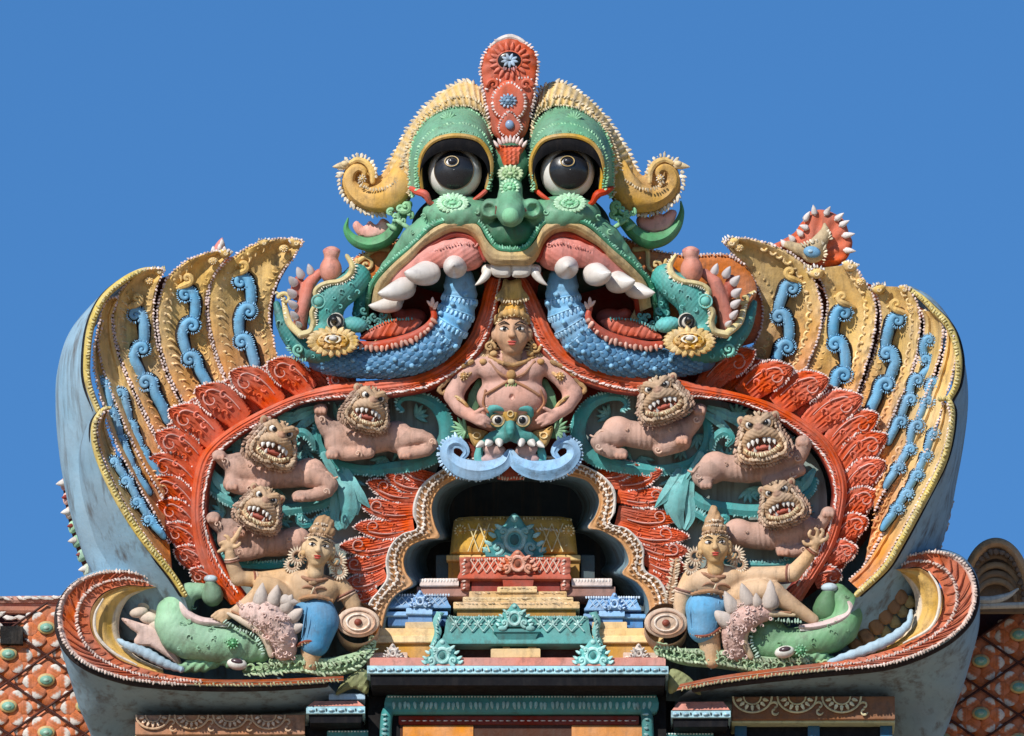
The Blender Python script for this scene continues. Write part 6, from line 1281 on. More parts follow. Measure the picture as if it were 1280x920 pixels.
    for k in (-1, 1):
        part('earring', pl(volute((k*22,15), 7, 0, 1.2, (2,1.4), k, 2, 3, col=hx('c8a57c')).join(ell((k*20,10,4), (4,5,4), 0, hx('d0ac7c'), (8,6)))), root, M_OLD)
        hf = G()
        for c_, r in (((k*28,16,-6),14),((k*34,30,-8),12)):
            a = np.radians(np.arange(0, 360, 20)); hf.join(drops(np.c_[c_[0]+np.cos(a)*r*.75, c_[1]+np.sin(a)*r*.75, np.full(len(a), c_[2])], np.c_[np.cos(a), np.sin(a), 0*a], (r*.36,1.6,2), hx('d8c4a8'))); hf.join(ring((c_[0], c_[1], c_[2]), r*.5, 2, hx('b8977a')))
        part('hair_fan', pl(hf), root, M_OLD)
    cx, cy = (392, 716) if s < 0 else (893, 712)
    part('necklace', tube([(cx-24,cy+2,40),(cx-10,cy+6,52),(cx,cy+9,54),(cx+12,cy+8,52),(cx+24,cy+6,40)], [1.6,2.4,3,2.4,1.6], seg=7, col=hx('a8795c'), disp=lambda u, t: .5*np.sin(u*80)).join(ell((cx,cy+11,54), (6,4,3), 0, hx('c79f74'))), root, M_OLD)
    part('chest_cord', tube([(cx-22,cy+24,46),(cx-8,cy+16,55),(cx+2,cy+20,56),(cx-6,cy+32,54)], 1.7, seg=7, col=hx('a8795c')).join(tube([(cx+24,cy+26,44),(cx+12,cy+18,54),(cx+2,cy+20,56),(cx+8,cy+34,54)], 1.7, seg=7, col=hx('a8795c'))).join(tube([(cx+1,cy+18,57),(cx-4,cy+30,56)], 1.2, seg=6, col=hx('ecd9b4'))), root, M_OLD)
    for c_, ax, r in ((((291,700,51),(-.2,-1,.2),8.5),((318,724,40),(1,0,-.2),9.5),((303,760,51),(1,-.8,0),9),((432,742,30),(.5,1,0),12.5)) if s < 0 else (((1014,688,51),(.6,-.8,.2),8),((984,716,41),(1,0,.2),10.5),((855,738,33),(-.3,1,0),11.5))):
        part('bracelet', ring(c_, r, 1.6, hx('8e5a48'), 1, ax, n=26).join(ring(np.array(c_)+np.array(ax)*3, r, 1.2, hx('c9a68a'), 1, ax, n=26)), root, M_OLD)
    sg = [(440,752,20),(452,760,18),(456,772,16)] if s < 0 else [(846,700,14),(842,726,16),(838,752,14),(840,768,10)]
    part('hanging_scarf', tube(sg, [3,5,5,3], seg=8, col=hx('b08a6a'), flat=.6, disp=lambda u, t: .8*np.sin(u*50)).join(fringe([(x-4*s*-1, y, d+3) for x, y, d in sg], 3.6, (4,1.5,1.8), 60, hx('e0ccb0'))).join(fringe([(x+4*s*-1, y, d+3) for x, y, d in sg], 3.6, (4,1.5,1.8), 120, hx('e0ccb0'))), root, M_STUCCO)
    return root
attendant(-1); attendant(1)

def green_monster(s):
    root = thing('green_monster', 'green sea monster with gaping toothed pink jaws at the foot of the %s attendant' % ('left' if s < 0 else 'right'), 'sea monster', (270 if s < 0 else 1010, 840, 20))
    GR = hx('8db494') if s < 0 else hx('6f9c72'); PK = hx('e0c2b8')
    if s < 0:
        B = [K([(224,752,22),(216,772,26),(228,794,30),(262,800,32),(296,806,30),(326,814,28)], [19,24,27,27,24,14], GR, k=8), K([(218,756,20),(236,740,20),(262,738,18)], [15,12,8], GR), E((262,765,48), (34,16,22), 20, GR, '-', 6)]
        nub = ((266,744,24), (264,728,30), 14)
        rim = [(232,738,28),(228,752,36),(234,766,42),(250,775,46),(268,777,48),(284,778,50)]
        trim = [(284,774,56),(298,784,56),(316,790,56),(326,800,56),(331,816,54)]
        lipp = [(286,766,56),(306,776,56),(324,786,56),(334,800,56),(340,818,52)]
        sn = [K([(312,764,54),(338,772,56),(352,790,52),(356,810,44)], [13,20,20,16], PK, k=6), E((330,758,56), (22,9,13), 0, PK)]
        teeth = [((325,756,58),(330,726,64),11),((342,754,58),(348,730,66),11),((356,762,56),(366,742,66),11),((362,772,54),(379,760,64),11),((365,784,52),(380,780,60),10),((352,748,60),(374,752,64),9)]
        eye = (292,803,58); feet = [((252,830,30),(24,10,12),-6),((292,828,34),(18,8,12),10),((236,834,24),(16,7,9),0)]; wh = (297,829,44)
        leaf = [(306,838,34),(340,836,38),(376,832,40),(410,836,38),(446,828,34),(466,808,30)]
    else:
        B = [K([(1046,744,20),(1058,762,24),(1050,786,28),(1016,800,32),(980,806,32),(946,806,30)], [15,20,23,21,20,18], GR, k=8), E((1012,766,46), (28,12,20), -14, GR, '-', 6), E((960,790,30), (24,18,20), 0, GR)]
        nub = ((1032,762,22), (1036,740,30), 17)
        rim = [(1046,742,30),(1060,754,34),(1060,766,38),(1044,776,42),(1020,782,46),(1000,783,48)]
        trim = [(1000,778,56),(976,776,56),(955,774,56),(943,784,56),(940,800,54),(948,818,52)]
        lipp = [(992,768,56),(964,766,56),(942,768,56),(933,782,56),(929,800,54),(938,820,50)]
        sn = [K([(956,764,52),(930,772,54),(918,788,50),(920,812,42)], [11,17,17,15], hx('cfa89c'), k=6), E((930,756,52), (20,9,12), 0, hx('b9a08c'))]
        teeth = [((962,760,56),(962,724,60),13),((936,756,56),(926,728,60),11),((918,764,54),(905,738,60),11),((912,778,54),(891,762,62),12),((946,756,58),(944,740,64),8)]
        eye = (1000,812,60); feet = [((1014,820,34),(24,12,14),6),((1040,826,30),(14,6,8),0)]; wh = (980,814,52)
        leaf = [(1050,830,34),(1010,834,38),(950,834,40),(900,826,40),(850,822,36),(822,814,32)]
    gb = blob(B, 1.7, 6, GR, lambda V, N, C: (V+N*.10*np.sin(V[:, :1]*.8+V[:, 1:2]*.5), C*(1+.12*np.sin(V[:, :1]*.06+V[:, 1:2]*.1))))
    bo = part('green_body', gb, root, M_ENAMEL, sharp=180)
    pp = drape(gb, [(B[0][1][:, 0].min()+rng.uniform(0, 1)*np.ptp(B[0][1][:, 0]), B[0][1][:, 1].min()+rng.uniform(-.1, 1)*np.ptp(B[0][1][:, 1])) for _ in range(26)], 3, .2)
    if pp: part('carved_curls', stamp(HOOK, pp, rng.uniform(0, 360, len(pp)), rng.uniform(2.2, 4, len(pp)), GR*1.12), bo, M_ENAMEL, stuff=True)
    part('snout_knob', tube([nub[0], tuple((np.array(nub[0])+np.array(nub[1]))/2), nub[1]], [nub[2], nub[2]*.85, nub[2]*.5], seg=18, col=GR*.75).join(ell((nub[1][0], nub[1][1]-nub[2]*.35, nub[1][2]+2), (nub[2]*.62, nub[2]*.36, nub[2]*.45), 0, hx('b9cdd6'))).join(ell((nub[1][0], nub[1][1]-nub[2]*.45, nub[1][2]+nub[2]*.35), (4,2.2,3), 0, hx('6d4c48'), (8,6))), root, M_ENAMEL)
    part('white_gum', tube(rim, [3,5,6,6,5,3], seg=10, col=hx('e0c6c0'), flat=1.3).join(tube([(p[0], p[1]+4*(1), p[2]+1) for p in rim], 1.4, seg=7, col=WHITE)), root, M_ENAMEL)
    t = part('bead_trim', fringe(trim, 3.4, (3.6,1.6,2.2), 90, hx('a8c8b4')), root, M_OLD, stuff=True)
    part('ochre_lip', tube(lipp, [2,4.5,6,6,5,4], seg=10, col=hx('d8c09c') if s > 0 else hx('dccab4'), flat=1.1).join(tube([(p[0]+5*(-s)*-1*-1, p[1]-3, p[2]+2) for p in lipp], 1.4, seg=7, col=hx('b98a6c'))), root, M_STUCCO)
    sg_ = blob(sn, 1.5, 5, PK, lambda V, N, C: (V+N*(.5*np.sin(V[:, :1]*.63+np.sin(V[:, 1:2]*.5)*2)*np.sin(V[:, 1:2]*.7+np.sin(V[:, :1]*.31)*2)+.25*rng.normal(size=(len(V),1))), C))
    so = part('pink_snout', sg_, root, M_OLD, sharp=180); SV = np.concatenate(sg_.V)
    pp = drape(sg_, [(rng.uniform(SV[:, 0].min()+4, SV[:, 0].max()-4), rng.uniform(SV[:, 1].min()+4, SV[:, 1].max()-4)) for _ in range(70)], 2.5, .2)
    part('carved_curls', stamp(HOOK, pp, rng.uniform(0, 360, len(pp)), rng.uniform(2, 3.6, len(pp)), PK*1.05), so, M_OLD, stuff=True)
    for b, tp, r in teeth: part('fang', tooth(b, tp, r, hx('c5b8ae'), hx('9c8f86'), bend=(0,2,2)), root, M_STUCCO, sharp=180)
    part('flower_eye', rosette(eye[:2], 8, eye[2], 10, hx('4c8a5c'), hx('8cc49a'), depth=4), root, M_ENAMEL)
    e = part('foot_eye', ell(wh, (13,8,9), 10*(-s), hx('dcd8d0')), root, M_GLOSS); part('dark_lid', ell((wh[0], wh[1]-3, wh[2]+5), (8,4,5), 10*(-s), hx('4c3a40')), e, M_BLACK)
    part('leaf_foot', blob([E(c, r, a, hx('86b48c')) for c, r, a in feet], 1.6, 3, hx('86b48c'), lambda V, N, C: (V+N*.9*np.sin(V[:, :1]*.55+V[:, 1:2]*.5), C)), root, M_STUCCO, sharp=180)
    g = tube(leaf, [3,7,9,9,8,4], seg=12, col=hx('8fae84'), flat=.8, disp=lambda u, t: 1.1*np.cos(4*t+u*8))
    g.join(tube([(x, y-10, d+4) for x, y, d in leaf[1:]], [2,4,5,4,2], seg=10, col=hx('a3bf98'), disp=lambda u, t: .8*np.cos(3*t+u*10)))
    g.join(fringe([(x, y+4, d+8) for x, y, d in leaf], 4.5, (4.5,2,2), 40, hx('b9cda4'))).join(fringe([(x, y-8, d+10) for x, y, d in leaf[1:]], 4.5, (4.5,1.8,2), 60, hx('b9cda4')))
    LP = cat([(x, y-3, d+9) for x, y, d in leaf], step=9); g.join(stamp(HOOK, LP, rng.uniform(-60, 60, len(LP)), rng.uniform(4, 6, len(LP)), hx('a9c49a'))); LP = cat([(x, y-11, d+8) for x, y, d in leaf[1:]], step=10); g.join(stamp(HOOK, LP, rng.uniform(120, 240, len(LP)), rng.uniform(3, 5, len(LP)), hx('b3cba4')))
    ex = 442 if s < 0 else 854
    part('leaf_bracket', pillow([(ex-s*16,836),(ex-s*18,866),(ex,860),(ex+s*22,868),(ex+s*8,846)], 34, 5, 6, 3, col=hx('8f9468'), skirt=30, hf=lambda x, y, D: .8*np.cos((x+y)*.6)), root, M_OLD)
    part('lower_jaw_leaf', g, root, M_OLD, stuff=False)
    return root
green_monster(-1); green_monster(1)

def bowl(s):
    root = thing('crescent_bowl', 'grey blue crescent bowl with orange and yellow lip cradling the %s green monster' % ('left' if s < 0 else 'right'), 'bowl ornament', (200 if s < 0 else 1100, 925, 0), 'pair of crescent bowls')
    if s < 0:
        O = [(200,728),(186,721),(158,713),(124,715),(94,728),(77,750),(74,779),(83,806),(107,828),(141,842),(178,850),(250,855),(340,855),(430,850)]
        I = [(197,732),(180,732),(158,731),(131,740),(116,758),(114,782),(124,803),(148,822),(175,833),(210,842),(260,848),(340,848),(430,844)]
        Y = [(193,735),(176,740),(160,750),(150,772),(152,800),(174,822),(204,836)]; Yo = [(196,733),(180,733),(158,732),(132,741),(116,760),(115,783),(125,804),(149,823),(176,834),(206,842)]
        rows = [[(160,712,30),(124,713,20),(92,727,10),(74,750,5),(71,780,10),(78,812,20),(98,848,26),(150,874,16),(250,884,4),(340,884,0),(430,878,0)],
                [(160,714,-30),(124,716,-30),(92,732,-30),(76,756,-30),(74,790,-20),(84,836,-10),(108,895,-10),(165,905,-30),(250,902,-50),(340,899,-55),(430,892,-55)],
                [(170,730,-80),(130,735,-80),(100,750,-80),(88,775,-80),(88,810,-70),(100,870,-60),(124,945,-60),(180,945,-80),(250,925,-95),(340,920,-100),(430,910,-100)]]
    else:
        O = [(1104,708),(1120,700),(1140,692),(1172,688),(1200,698),(1216,720),(1219,748),(1208,776),(1183,798),(1146,817),(1102,830),(1041,836),(980,842),(900,852),(845,862)]
        I = [(1108,713),(1126,711),(1150,709),(1172,726),(1179,752),(1170,777),(1150,794),(1117,809),(1080,819),(1030,827),(970,834),(900,844),(850,854)]
        Y = [(1122,713),(1132,724),(1142,742),(1143,764),(1132,787),(1108,805),(1080,816)]; Yo = [(1118,711),(1136,710),(1152,711),(1171,728),(1178,753),(1169,777),(1149,794),(1116,809),(1078,820)]
        rows = [[(1144,690,30),(1174,686,20),(1204,697,10),(1221,722,5),(1224,752,10),(1220,784,20),(1200,820,26),(1150,848,16),(1070,860,4),(980,864,0),(900,868,0),(845,876,0)],
                [(1144,692,-30),(1174,688,-30),(1205,700,-30),(1222,726,-30),(1224,768,-20),(1218,810,-10),(1194,868,-10),(1140,885,-30),(1060,888,-50),(980,887,-55),(900,887,-55),(845,892,-55)],
                [(1140,710,-80),(1170,706,-80),(1196,716,-80),(1210,742,-80),(1212,790,-70),(1202,860,-60),(1172,935,-60),(1125,935,-80),(1060,920,-95),(980,912,-100),(900,912,-100),(845,910,-100)]]
    dz = [20,30,40,48,54,58,60,60,60,60]; nu = 150
    A = np.c_[cat(O, nu)[:, :2], lerpn([34,44,56,62,66,68,68,66,62], nu)]; Bq = np.c_[cat(I, nu)[:, :2], lerpn([36,42,46,48,52,54,56,56,54], nu)]
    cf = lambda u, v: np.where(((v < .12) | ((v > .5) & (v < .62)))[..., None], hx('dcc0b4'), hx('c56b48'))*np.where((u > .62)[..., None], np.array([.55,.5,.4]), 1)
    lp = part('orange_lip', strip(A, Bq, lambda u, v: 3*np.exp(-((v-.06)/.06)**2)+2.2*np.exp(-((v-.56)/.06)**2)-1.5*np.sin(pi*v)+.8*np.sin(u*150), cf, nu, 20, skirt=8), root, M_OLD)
    k = int(nu*.66)
    part('toothed_rim', fringe((A*.97+Bq*.03)[:k:4]+[0,0,3], 4, (3,1.8,2), 80, hx('e0c8ba'), side=-s, off=0).join(fringe((A*.45+Bq*.55)[4:k:4]+[0,0,3], 4, (3,1.6,1.8), 60, hx('e0c4b6'), side=-s, off=0)).join(fringe((A*.9+Bq*.1)[k::4]+[0,0,3], 4.4, (3,1.5,1.8), 60, hx('b9b184'), side=-s, off=0)), lp, M_OLD, stuff=True)
    rb = G()
    for f in np.linspace(.08, .6, 22):
        i = int(f*nu); p, q = A[i], Bq[i]; i2 = min(nu-1, i+3); rb.join(tube([p*.85+q*.15+[0,0,2], (A[i2]*.5+Bq[i2]*.5)+[0,0,1.5], Bq[i]*.9+A[i]*.1+[0,0,1]], [.8,1.3,.6], seg=6, col=hx('b55a3c'), n=6))
    part('lip_ridges', rb, lp, M_OLD, stuff=True)
    if s < 0: lo = [(0,.5)]
    yl = part('yellow_crescent', strip([(x, y, 44-0*i) for i, (x, y) in enumerate(Yo)], [(x, y, 22) for x, y in Y], lambda u, v: 5*np.sin(pi*v)+1.2*np.cos(v*14), lambda u, v: np.where((v > .78)[..., None], hx('e2d0b8'), np.where((v < .2)[..., None], hx('b98a4a'), hx('d9b062'))), 70, 16, skirt=10), root, M_OLD)
    ws = ([(130,748,48),(120,768,50),(122,792,52),(142,814,54),(172,830,54)] if s < 0 else [(1160,714,46),(1172,735,50),(1172,762,52),(1160,785,54),(1128,803,54)])
    part('white_line', tube(ws, [1,2,2.2,2,1], seg=7, col=hx('e0d4c4')), yl, M_OLD)
    rim = [tuple(p) for p in A[::6]]
    for r_ in rows:
        pass
    k0 = 2 if s < 0 else 2
    rc = cat([tuple(p) for p in A[int(nu*.10):]][::8], 60)
    part('bowl_body', loft([rc-[0,0,2]]+rows, 110, 26, hx('8aa5b4')), root, M_SHELL, sharp=180)
    part('black_outline', tube(cat(rc-[0,-3,9], 40), [3,4.5,5,5,4], seg=8, col=hx('2a2224'), step=5), root, M_STUCCO)
    # pale blue crescent, fin and segmented scales inside
    bc = [(150,800,38),(160,806,44),(184,816,48),(206,828,50),(228,836,50)] if s < 0 else [(1138,764,34),(1134,780,40),(1112,798,46),(1080,812,50),(1050,822,50),(1036,828,50)]
    part('pale_blue_horn', tube(bc, [3,6,7,6,4], seg=12, col=hx('a3bccb'), disp=lambda u, t: .6*np.sin(u*70)), root, M_STUCCO)
    if s < 0:
        part('pink_fin', pillow([(152,772),(163,785),(172,792),(168,800),(172,807),(188,808),(205,818),(228,832),(215,805),(195,785),(175,778)], 22, 4, 5, 2.5, col=hx('dcc0b6'), skirt=12), root, M_STUCCO)
        for i, (x, y, w, h, a) in enumerate(((174,765,12,7,-10),(186,772,13,8,15),(196,781,13,8,35),(203,792,13,8,50),(209,804,12,7,58),(214,816,10,6,62))):
            part('scale', ell((x, y, 20-i), (w, h, 7), a, hx('d6c4b4')), root, M_STUCCO)
            part('scale', ell((x+9, y-9, 12-i), (w*.9, h, 6), a, hx('cbb9a6')), root, M_STUCCO)
    else:
        for i, (x, y, a) in enumerate(((1068,810,-40),(1080,797,-45),(1092,784,-48),(1103,771,-50),(1113,758,-52),(1122,746,-55))):
            part('scale', pillow([(x-9,y-6),(x+3,y-12),(x+14,y+2),(x+2,y+10)], 2+i, 4, 5, 3, col=hx('8c6a4c'), skirt=8), root, M_OLD)
            part('scale', pillow([(x+8,y+4),(x+16,y-2),(x+24,y+10),(x+12,y+14)], 0+i, 4, 5, 3, col=hx('9c8a5c'), skirt=8), root, M_OLD)
    return root
bowl(-1); bowl(1)
# ================================================================ things beside and behind
# dorsal spikes behind the fans
def spine(s):
    root = thing('spiked_tail', 'strip of pale segmented tail with spikes behind the %s fan' % ('left' if s < 0 else 'right'), 'tail ornament', (100 if s < 0 else 1180, 740, -120))
    pts = [(76,604),(79,622),(82,640),(86,658),(91,676),(97,694),(104,712),(110,730)] if s < 0 else [(1187,628),(1184,642),(1181,656),(1176,670),(1172,684),(1168,698)]
    part('spine_core', tube([(x+(10 if s < 0 else -10), y, -124) for x, y in pts], 12, seg=12, col=hx('5c2a24')), root, M_STUCCO)
    for i, (x, y) in enumerate(pts):
        c = [hx('d9a8a4'), hx('d9b0a8'), hx('dcc4b8'), hx('a9cfae'), hx('9ac6a4'), hx('a4ccb0'), hx('c9d4c0'), hx('b8c8b0')][i] if s < 0 else hx('b59a8c')
        sg = pillow([(x-3,y-3),(x+10,y-9),(x+26,y-10),(x+27,y+2),(x+12,y+5),(x-1,y+10)], -116+i*.7, 5, 5, 3, col=c, skirt=10)
        if s > 0: sg.mirror(x+2)
        part('tail_segment', sg, root, M_STUCCO)
        if i % 2 == 0: part('spike', tooth((x+2, y, -112), (x+s*9, y+(2 if s < 0 else 0), -108), 5, hx('ddd4cc'), hx('ddd4cc')), root, M_STUCCO)
        else: part('spike', tooth((x+2, y, -112), (x+s*5, y+1, -108), 3.5, hx('8a3a34'), hx('8a3a34')), root, M_STUCCO)
    return root
spine(-1); spine(1)
# flame plume rising behind the right fan
pf = thing('flame_plume', 'red and white flame plume with a blue eye rising behind the right fan', 'plume ornament', (1030, 340, -40))
pl_ = [(975,306),(990,298),(1003,290),(1006,272),(1014,264),(1030,262),(1046,268),(1056,276),(1062,292),(1066,304),(1060,322),(1048,332),(1030,336),(1010,330)]
part('red_flame', pillow(pl_, -20, 6, 10, 3, col=hx('cf6a4c'), skirt=20, hf=lambda x, y, D: 1.3*np.cos(np.arctan2(y-325, x-1012)*17)), pf, M_OLD)
part('red_flame', pillow([(948,322),(962,308),(978,300),(994,290),(1006,276),(1016,300),(1034,332),(1000,336),(970,330)], -34, 5, 8, 3, col=hx('cf6a4c'), skirt=14, hf=lambda x, y, D: 1.1*np.cos(x*.5)), pf, M_OLD)
for (x, y, a, l) in ((966,308,-120,6),(1008,272,-60,9),(1006,284,-160,7),(1018,264,-100,8),(1034,265,-60,8),(1048,272,-40,9),(1054,280,-30,9),(1058,294,-10,11),(1060,313,5,10),(990,298,-130,6),(1000,291,-130,6),(980,304,-130,6)):
    part('white_tongue', tooth((x-math.cos(R(a))*4, y-math.sin(R(a))*4, -14), (x+math.cos(R(a))*l, y+math.sin(R(a))*l, -10), 4.6, hx('e6dcd8'), hx('e6dcd8')), pf, M_OLD)
b_ = part('ochre_body', blob([E((1016,316,-6), (15,13,9), 0, hx('c9b28c')), K([(1022,306,-6),(1031,292,-8),(1031,280,-12)], [11,8,2], hx('c9b28c')), K([(1000,312,-8),(985,306,-10)], [8,5], hx('c9b28c'))], 1.5, 5, hx('c9b28c')), pf, M_OLD)
part('ochre_fringe', fringe([(1002,304,2),(1014,300,4),(1028,302,2),(1034,314,0),(1030,328,0)], 3.6, (4.5,1.7,2), 75, hx('e0d0b0'), side=1).join(fringe([(1024,300,0),(1030,290,-3),(1037,288,-4),(1040,298,-3)], 3.4, (4,1.6,2), 75, hx('e0d0b0'))).join(fringe([(1006,330,2),(1018,334,2)], 3.6, (4,1.6,2), 75, hx('e0d0b0'))), b_, M_OLD, stuff=True)
part('blue_eye', ell((1015,315,4), (11,7.5,5), 8, hx('6f9fc0')).join(ring((1015,315,5), 9, 1.2, hx('20344a'), .66)).join(ell((1013,314,8.5), (3.5,2.4,2), 0, hx('a9cbe0'), (8,6))), pf, M_ENAMEL)
pt = thing('flame_tip', 'small pink white flame tip peeking over the left fan', 'flame ornament', (276, 320, -40))
part('pink_tip', tooth((272,318,-44), (277,297,-40), 9, hx('d98a80'), hx('d98a80')), pt, M_OLD)
part('white_crust', drops([(266,312,-38),(270,316,-36),(280,312,-36),(274,309,-36),(283,318,-36),(277,303,-37)], [(0,-1,0)]*6, (5,3,3), hx('e3dad4'), (8,6)), pt, M_OLD)
# orange back of the crown seen beside the right sea monster
solo('crest_wall', pillow([(780,300),(812,313),(858,320),(905,319),(960,330),(980,360),(960,420),(860,440),(780,400),(760,340)], -34, 5, 10, 8, col=hx('c9714c'), skirt=40), 'orange wall between the monster face and the right fan', 'wall', (870, 420, -34), M_OLD)
# ---- the tiled roof
def flower_tile():
    plate = pillow([(-24,0),(-2,-17),(0,-18.5),(2,-17),(24,0),(2,17),(0,18.5),(-2,17)], 0, 2.2, 5, 4, col=hx('b0603c'), skirt=6, smooth=False)
    return plate
def roof(s):
    r = thing('temple_roof', 'x', 'roof', (40 if s < 0 else 1250, 960, -220)); del r['category']; del r['label']; r['kind'] = 'structure'
    xs = (-30, 150) if s < 0 else (1150, 1330); top = 752 if s < 0 else 742
    P = [(xs[0],top,-235),(xs[1],top,-235)]
    nu = 24
    g = strip([(xs[0],top+4,-262),(xs[0],top+60,-236),(xs[0],top+130,-222),(xs[0],990,-215)], [(xs[1],top+4,-262),(xs[1],top+60,-236),(xs[1],top+130,-222),(xs[1],990,-215)], None, None, 40, 6, hx('5e2418'), skirt=30)
    part('roof_bed', g, r, M_TERRA)
    ox, oy = (4, 823) if s < 0 else (1232, 832)
    cs = [(ox+48*i_, oy+33*j_) for i_ in range(-2, 4) for j_ in range(-2, 6) if (i_+j_) % 2 == 0 and xs[0]-20 < ox+48*i_ < xs[1]+10 and oy+33*j_ > top+24]
    pm = to_mesh('roof_tile', pillow([(-45,0),(-1,-30.5),(1,-30.5),(45,0),(1,30.5),(-1,30.5)], 0, 2.5, 5, 5, col=hx('cc7850'), skirt=8, smooth=False), (0, 0, 0)); pm.materials.append(M_TERRA)
    petal = []
    for a in (0, 60, 120, 180, 240, 300):
        c, s_ = math.cos(R(a)), math.sin(R(a)); petal.append((c*19, s_*13.5, a))
    0 and print('TILE', len(pm.polygons), [tuple(round(c,3) for c in v.co) for v in list(pm.vertices)[:3]], pm.color_attributes[0].data[0].color[:])
    pg = pillow([(-9,0),(-7,-7.5),(0,-9.5),(7,-7),(12,0),(7,7),(0,9.5),(-7,7.5)], 2.4, 1.4, 3, 2.5, cf=lambda x, y, D: np.where((x > 4.2)[:, None], hx('e6ded6'), hx('d68058')), skirt=4)
    pme = to_mesh('petal_tile', pg, (0, 0, 0)); pme.materials.append(M_TERRA)
    dg = ell((0,0,5), (11.5,8.5,3.5), 0, hx('cbb07c')).join(ell((0,0,7), (8.5,6,3), 0, hx('7fae9c'))).join(ell((0,0,9.5), (4,2.6,1.6), 0, hx('a9c8b8'), (8, 6)))
    dme = to_mesh('green_boss', dg, (0, 0, 0)); dme.materials.append(M_ENAMEL)
    at = ANCH[r.name]
    for cx, cy in cs:
        d = -218+(cy-top)*.06
        def add(nm, me, x, y, dd, a=0, sc=1):
            o = bpy.data.objects.new(nm, me); COL.objects.link(o); o.parent = r
            o.location = ((x-at[0])*U, -(dd-at[2])*U, -(y-at[1])*U); o.rotation_euler = (R(-12)*0, R(a), 0); o.scale = (sc, 1, sc)
        add('roof_tile', pm, cx, cy, d-2)
        for px_, py_, a in petal: add('petal_tile', pme, cx+px_, cy+py_, d, a, .98)
        add('green_boss', dme, cx, cy-2, d+1)
        for sx, sy, a in ((-34,-3,180),(34,-3,0),(-20,13,140),(20,13,40),(-20,-15,220),(20,-15,-40)): add('petal_tile', pme, cx+sx, cy+sy, d-1, a, .62)
    part('roof_ribs', G().join(sum_g([tube([(cx-48,cy,-213+(cy-top)*.06),(cx,cy-33,-215+(cy-top)*.06)], 1.7, seg=6, col=hx('4a221a'), n=3) for cx, cy in cs]+[tube([(cx-48,cy,-213+(cy-top)*.06),(cx,cy+33,-211+(cy-top)*.06)], 1.7, seg=6, col=hx('4a221a'), n=3) for cx, cy in cs])), r, M_TERRA)
    e = tube([(xs[0],top+2,-232),((xs[0]+xs[1])/2,top+1,-232),(xs[1],top+3,-232)], 5, seg=8, col=hx('c9907c')).join(tube([(xs[0],top+14,-228),(xs[1],top+15,-228)], 5, seg=8, col=hx('b5745c')))
    e.join(fringe([(xs[0],top-2,-226),(xs[1],top-2,-226)], 9, (8,2.6,3), 14, hx('ddd2c8'))).join(fringe([(xs[0],top+24,-222),(xs[1],top+22,-222)], 14, (11,4,4), -12, hx('ddd2c8')))
    part('roof_ridge', e, r, M_OLD)
    return r
def sum_g(L):
    g = L[0]
    for x in L[1:]: g.join(x)
    return g
roof(-1); roof(1)
sb = solo('dark_opening', G().join(mold(-6, 22, 786, [(0,0),(22,0)], -206, 40, hx('0e0c0c'))), 'dark square opening in the tiled roof at the left edge', 'opening', (8, 808, -206), M_STUCCO)
# ribbed end of the vault above the right roof
ve = thing('vault_end', 'brown ribbed round vault end with wavy hood above the right roof', 'vault ornament', (1250, 750, -140))
def arc(r, ry=None, c=(1249, 752), d=-130, a0=180, a1=360, n=26):
    return [(c[0]+r*math.cos(R(a)), c[1]+(ry or r)*math.sin(R(a)), d) for a in np.linspace(a0, a1, n)]
part('back_drum', pillow([p[:2] for p in arc(44, 77)]+[(1293,770),(1205,770)], -162, 4, 6, 4, col=hx('86705a'), skirt=60, smooth=False), ve, M_TERRA)
part('hood', tube(arc(40, 72, d=-138), 6.5, seg=12, col=hx('c49a70'), flat=1.6), ve, M_TERRA)
part('hood_fringe', fringe([(x, y, d+6) for x, y, d in arc(37, 64, d=-138)], 8, (5,5,3), 90, hx('7a614c'), side=1), ve, M_TERRA)
for k, (r, ry) in enumerate(((37,56),(34,44),(30,33),(26,24))): part('rib', tube(arc(r, ry, d=-144-k*1.0), [4.5,4.5], seg=10, col=hx('a98a68') if k % 2 else hx('927558')), ve, M_TERRA)
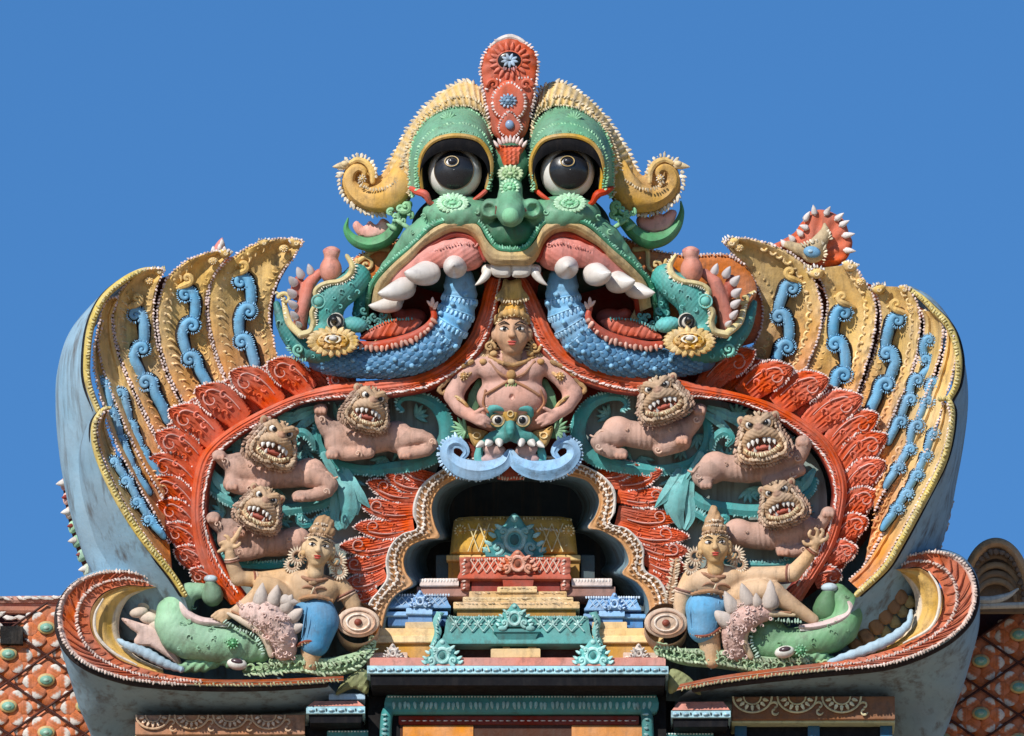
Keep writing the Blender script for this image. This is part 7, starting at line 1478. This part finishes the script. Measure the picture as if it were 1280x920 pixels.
g = tube([(1208,750,-122),(1240,752,-120),(1262,747,-120),(1276,738,-122)], [3,5,5,1.5], seg=8, col=hx('cfc8ba')).join(tube([(1208,760,-120),(1290,758,-120)], 4, seg=8, col=hx('c9c0b0')))
part('pale_leaf', g, ve, M_OLD)

# ---- the tower the crest stands on, and the ground far below (both outside the picture, they carry and light it)
tw = thing('temple_tower', 'x', 'tower', (640, 960, -60), upright=True); del tw['category']; del tw['label']; tw['kind'] = 'structure'
def tower_box(x, y0, y1, z0, z1, col):
    V = [(sx*x, y, z) for sx in (-1, 1) for y in (y0, y1) for z in (z0, z1)]; q = tw.location
    return G().add([(a-q.x, b-q.y, c-q.z) for a, b, c in V], [[0,2,3,1],[4,5,7,6],[0,1,5,4],[2,6,7,3],[1,3,7,5],[0,4,6,2]], None, col)
g = G(); z = H0-3.3
for k in range(9):
    h = 3.2+.35*k; x = 5.2+1.15*k; y0 = .9-.75*k; y1 = 5+.75*k; c = [hx('b5835f'), hx('7fa9a0'), hx('c9a36a')][k % 3]
    g.join(tower_box(x, y0, y1, z-h, z-.5, c)); g.join(tower_box(x+.3, y0-.2, y1+.2, z-.5, z-.05, hx('c9b08c'))); z -= h+.05
    for j in range(-3, 4): g.join(tower_box_at(j*x/3.6, y0-.35, z, h) if False else G().add(np.array([(j*x/3.6+sx*.35-tw.location.x, yy-tw.location.y, zz-tw.location.z) for sx in (-1, 1) for yy in (y0-.14, y0+.1) for zz in (z+.1, z+h-.6)]), [[0,2,3,1],[4,5,7,6],[0,1,5,4],[2,6,7,3],[1,3,7,5],[0,4,6,2]], None, hx('9c5a44')))
    if z < 1: break
o = bpy.data.objects.new('tower_tiers', to_mesh('tower_tiers', g, (0,0,0), upright=True)); COL.objects.link(o); o.parent = tw; o.data.materials.append(M_STUCCO)
gr = G().add([(-3000,-3000,0),(3000,-3000,0),(3000,3000,0),(-3000,3000,0)], [[0,1,2,3]], None, hx('9a8870'))
o = bpy.data.objects.new('ground', to_mesh('ground', gr, (0,0,0), upright=True)); COL.objects.link(o); o.data.materials.append(M_TERRA); o['kind'] = 'structure'
print('TRIS', NTRI[0], 'objects', len(SC.objects))
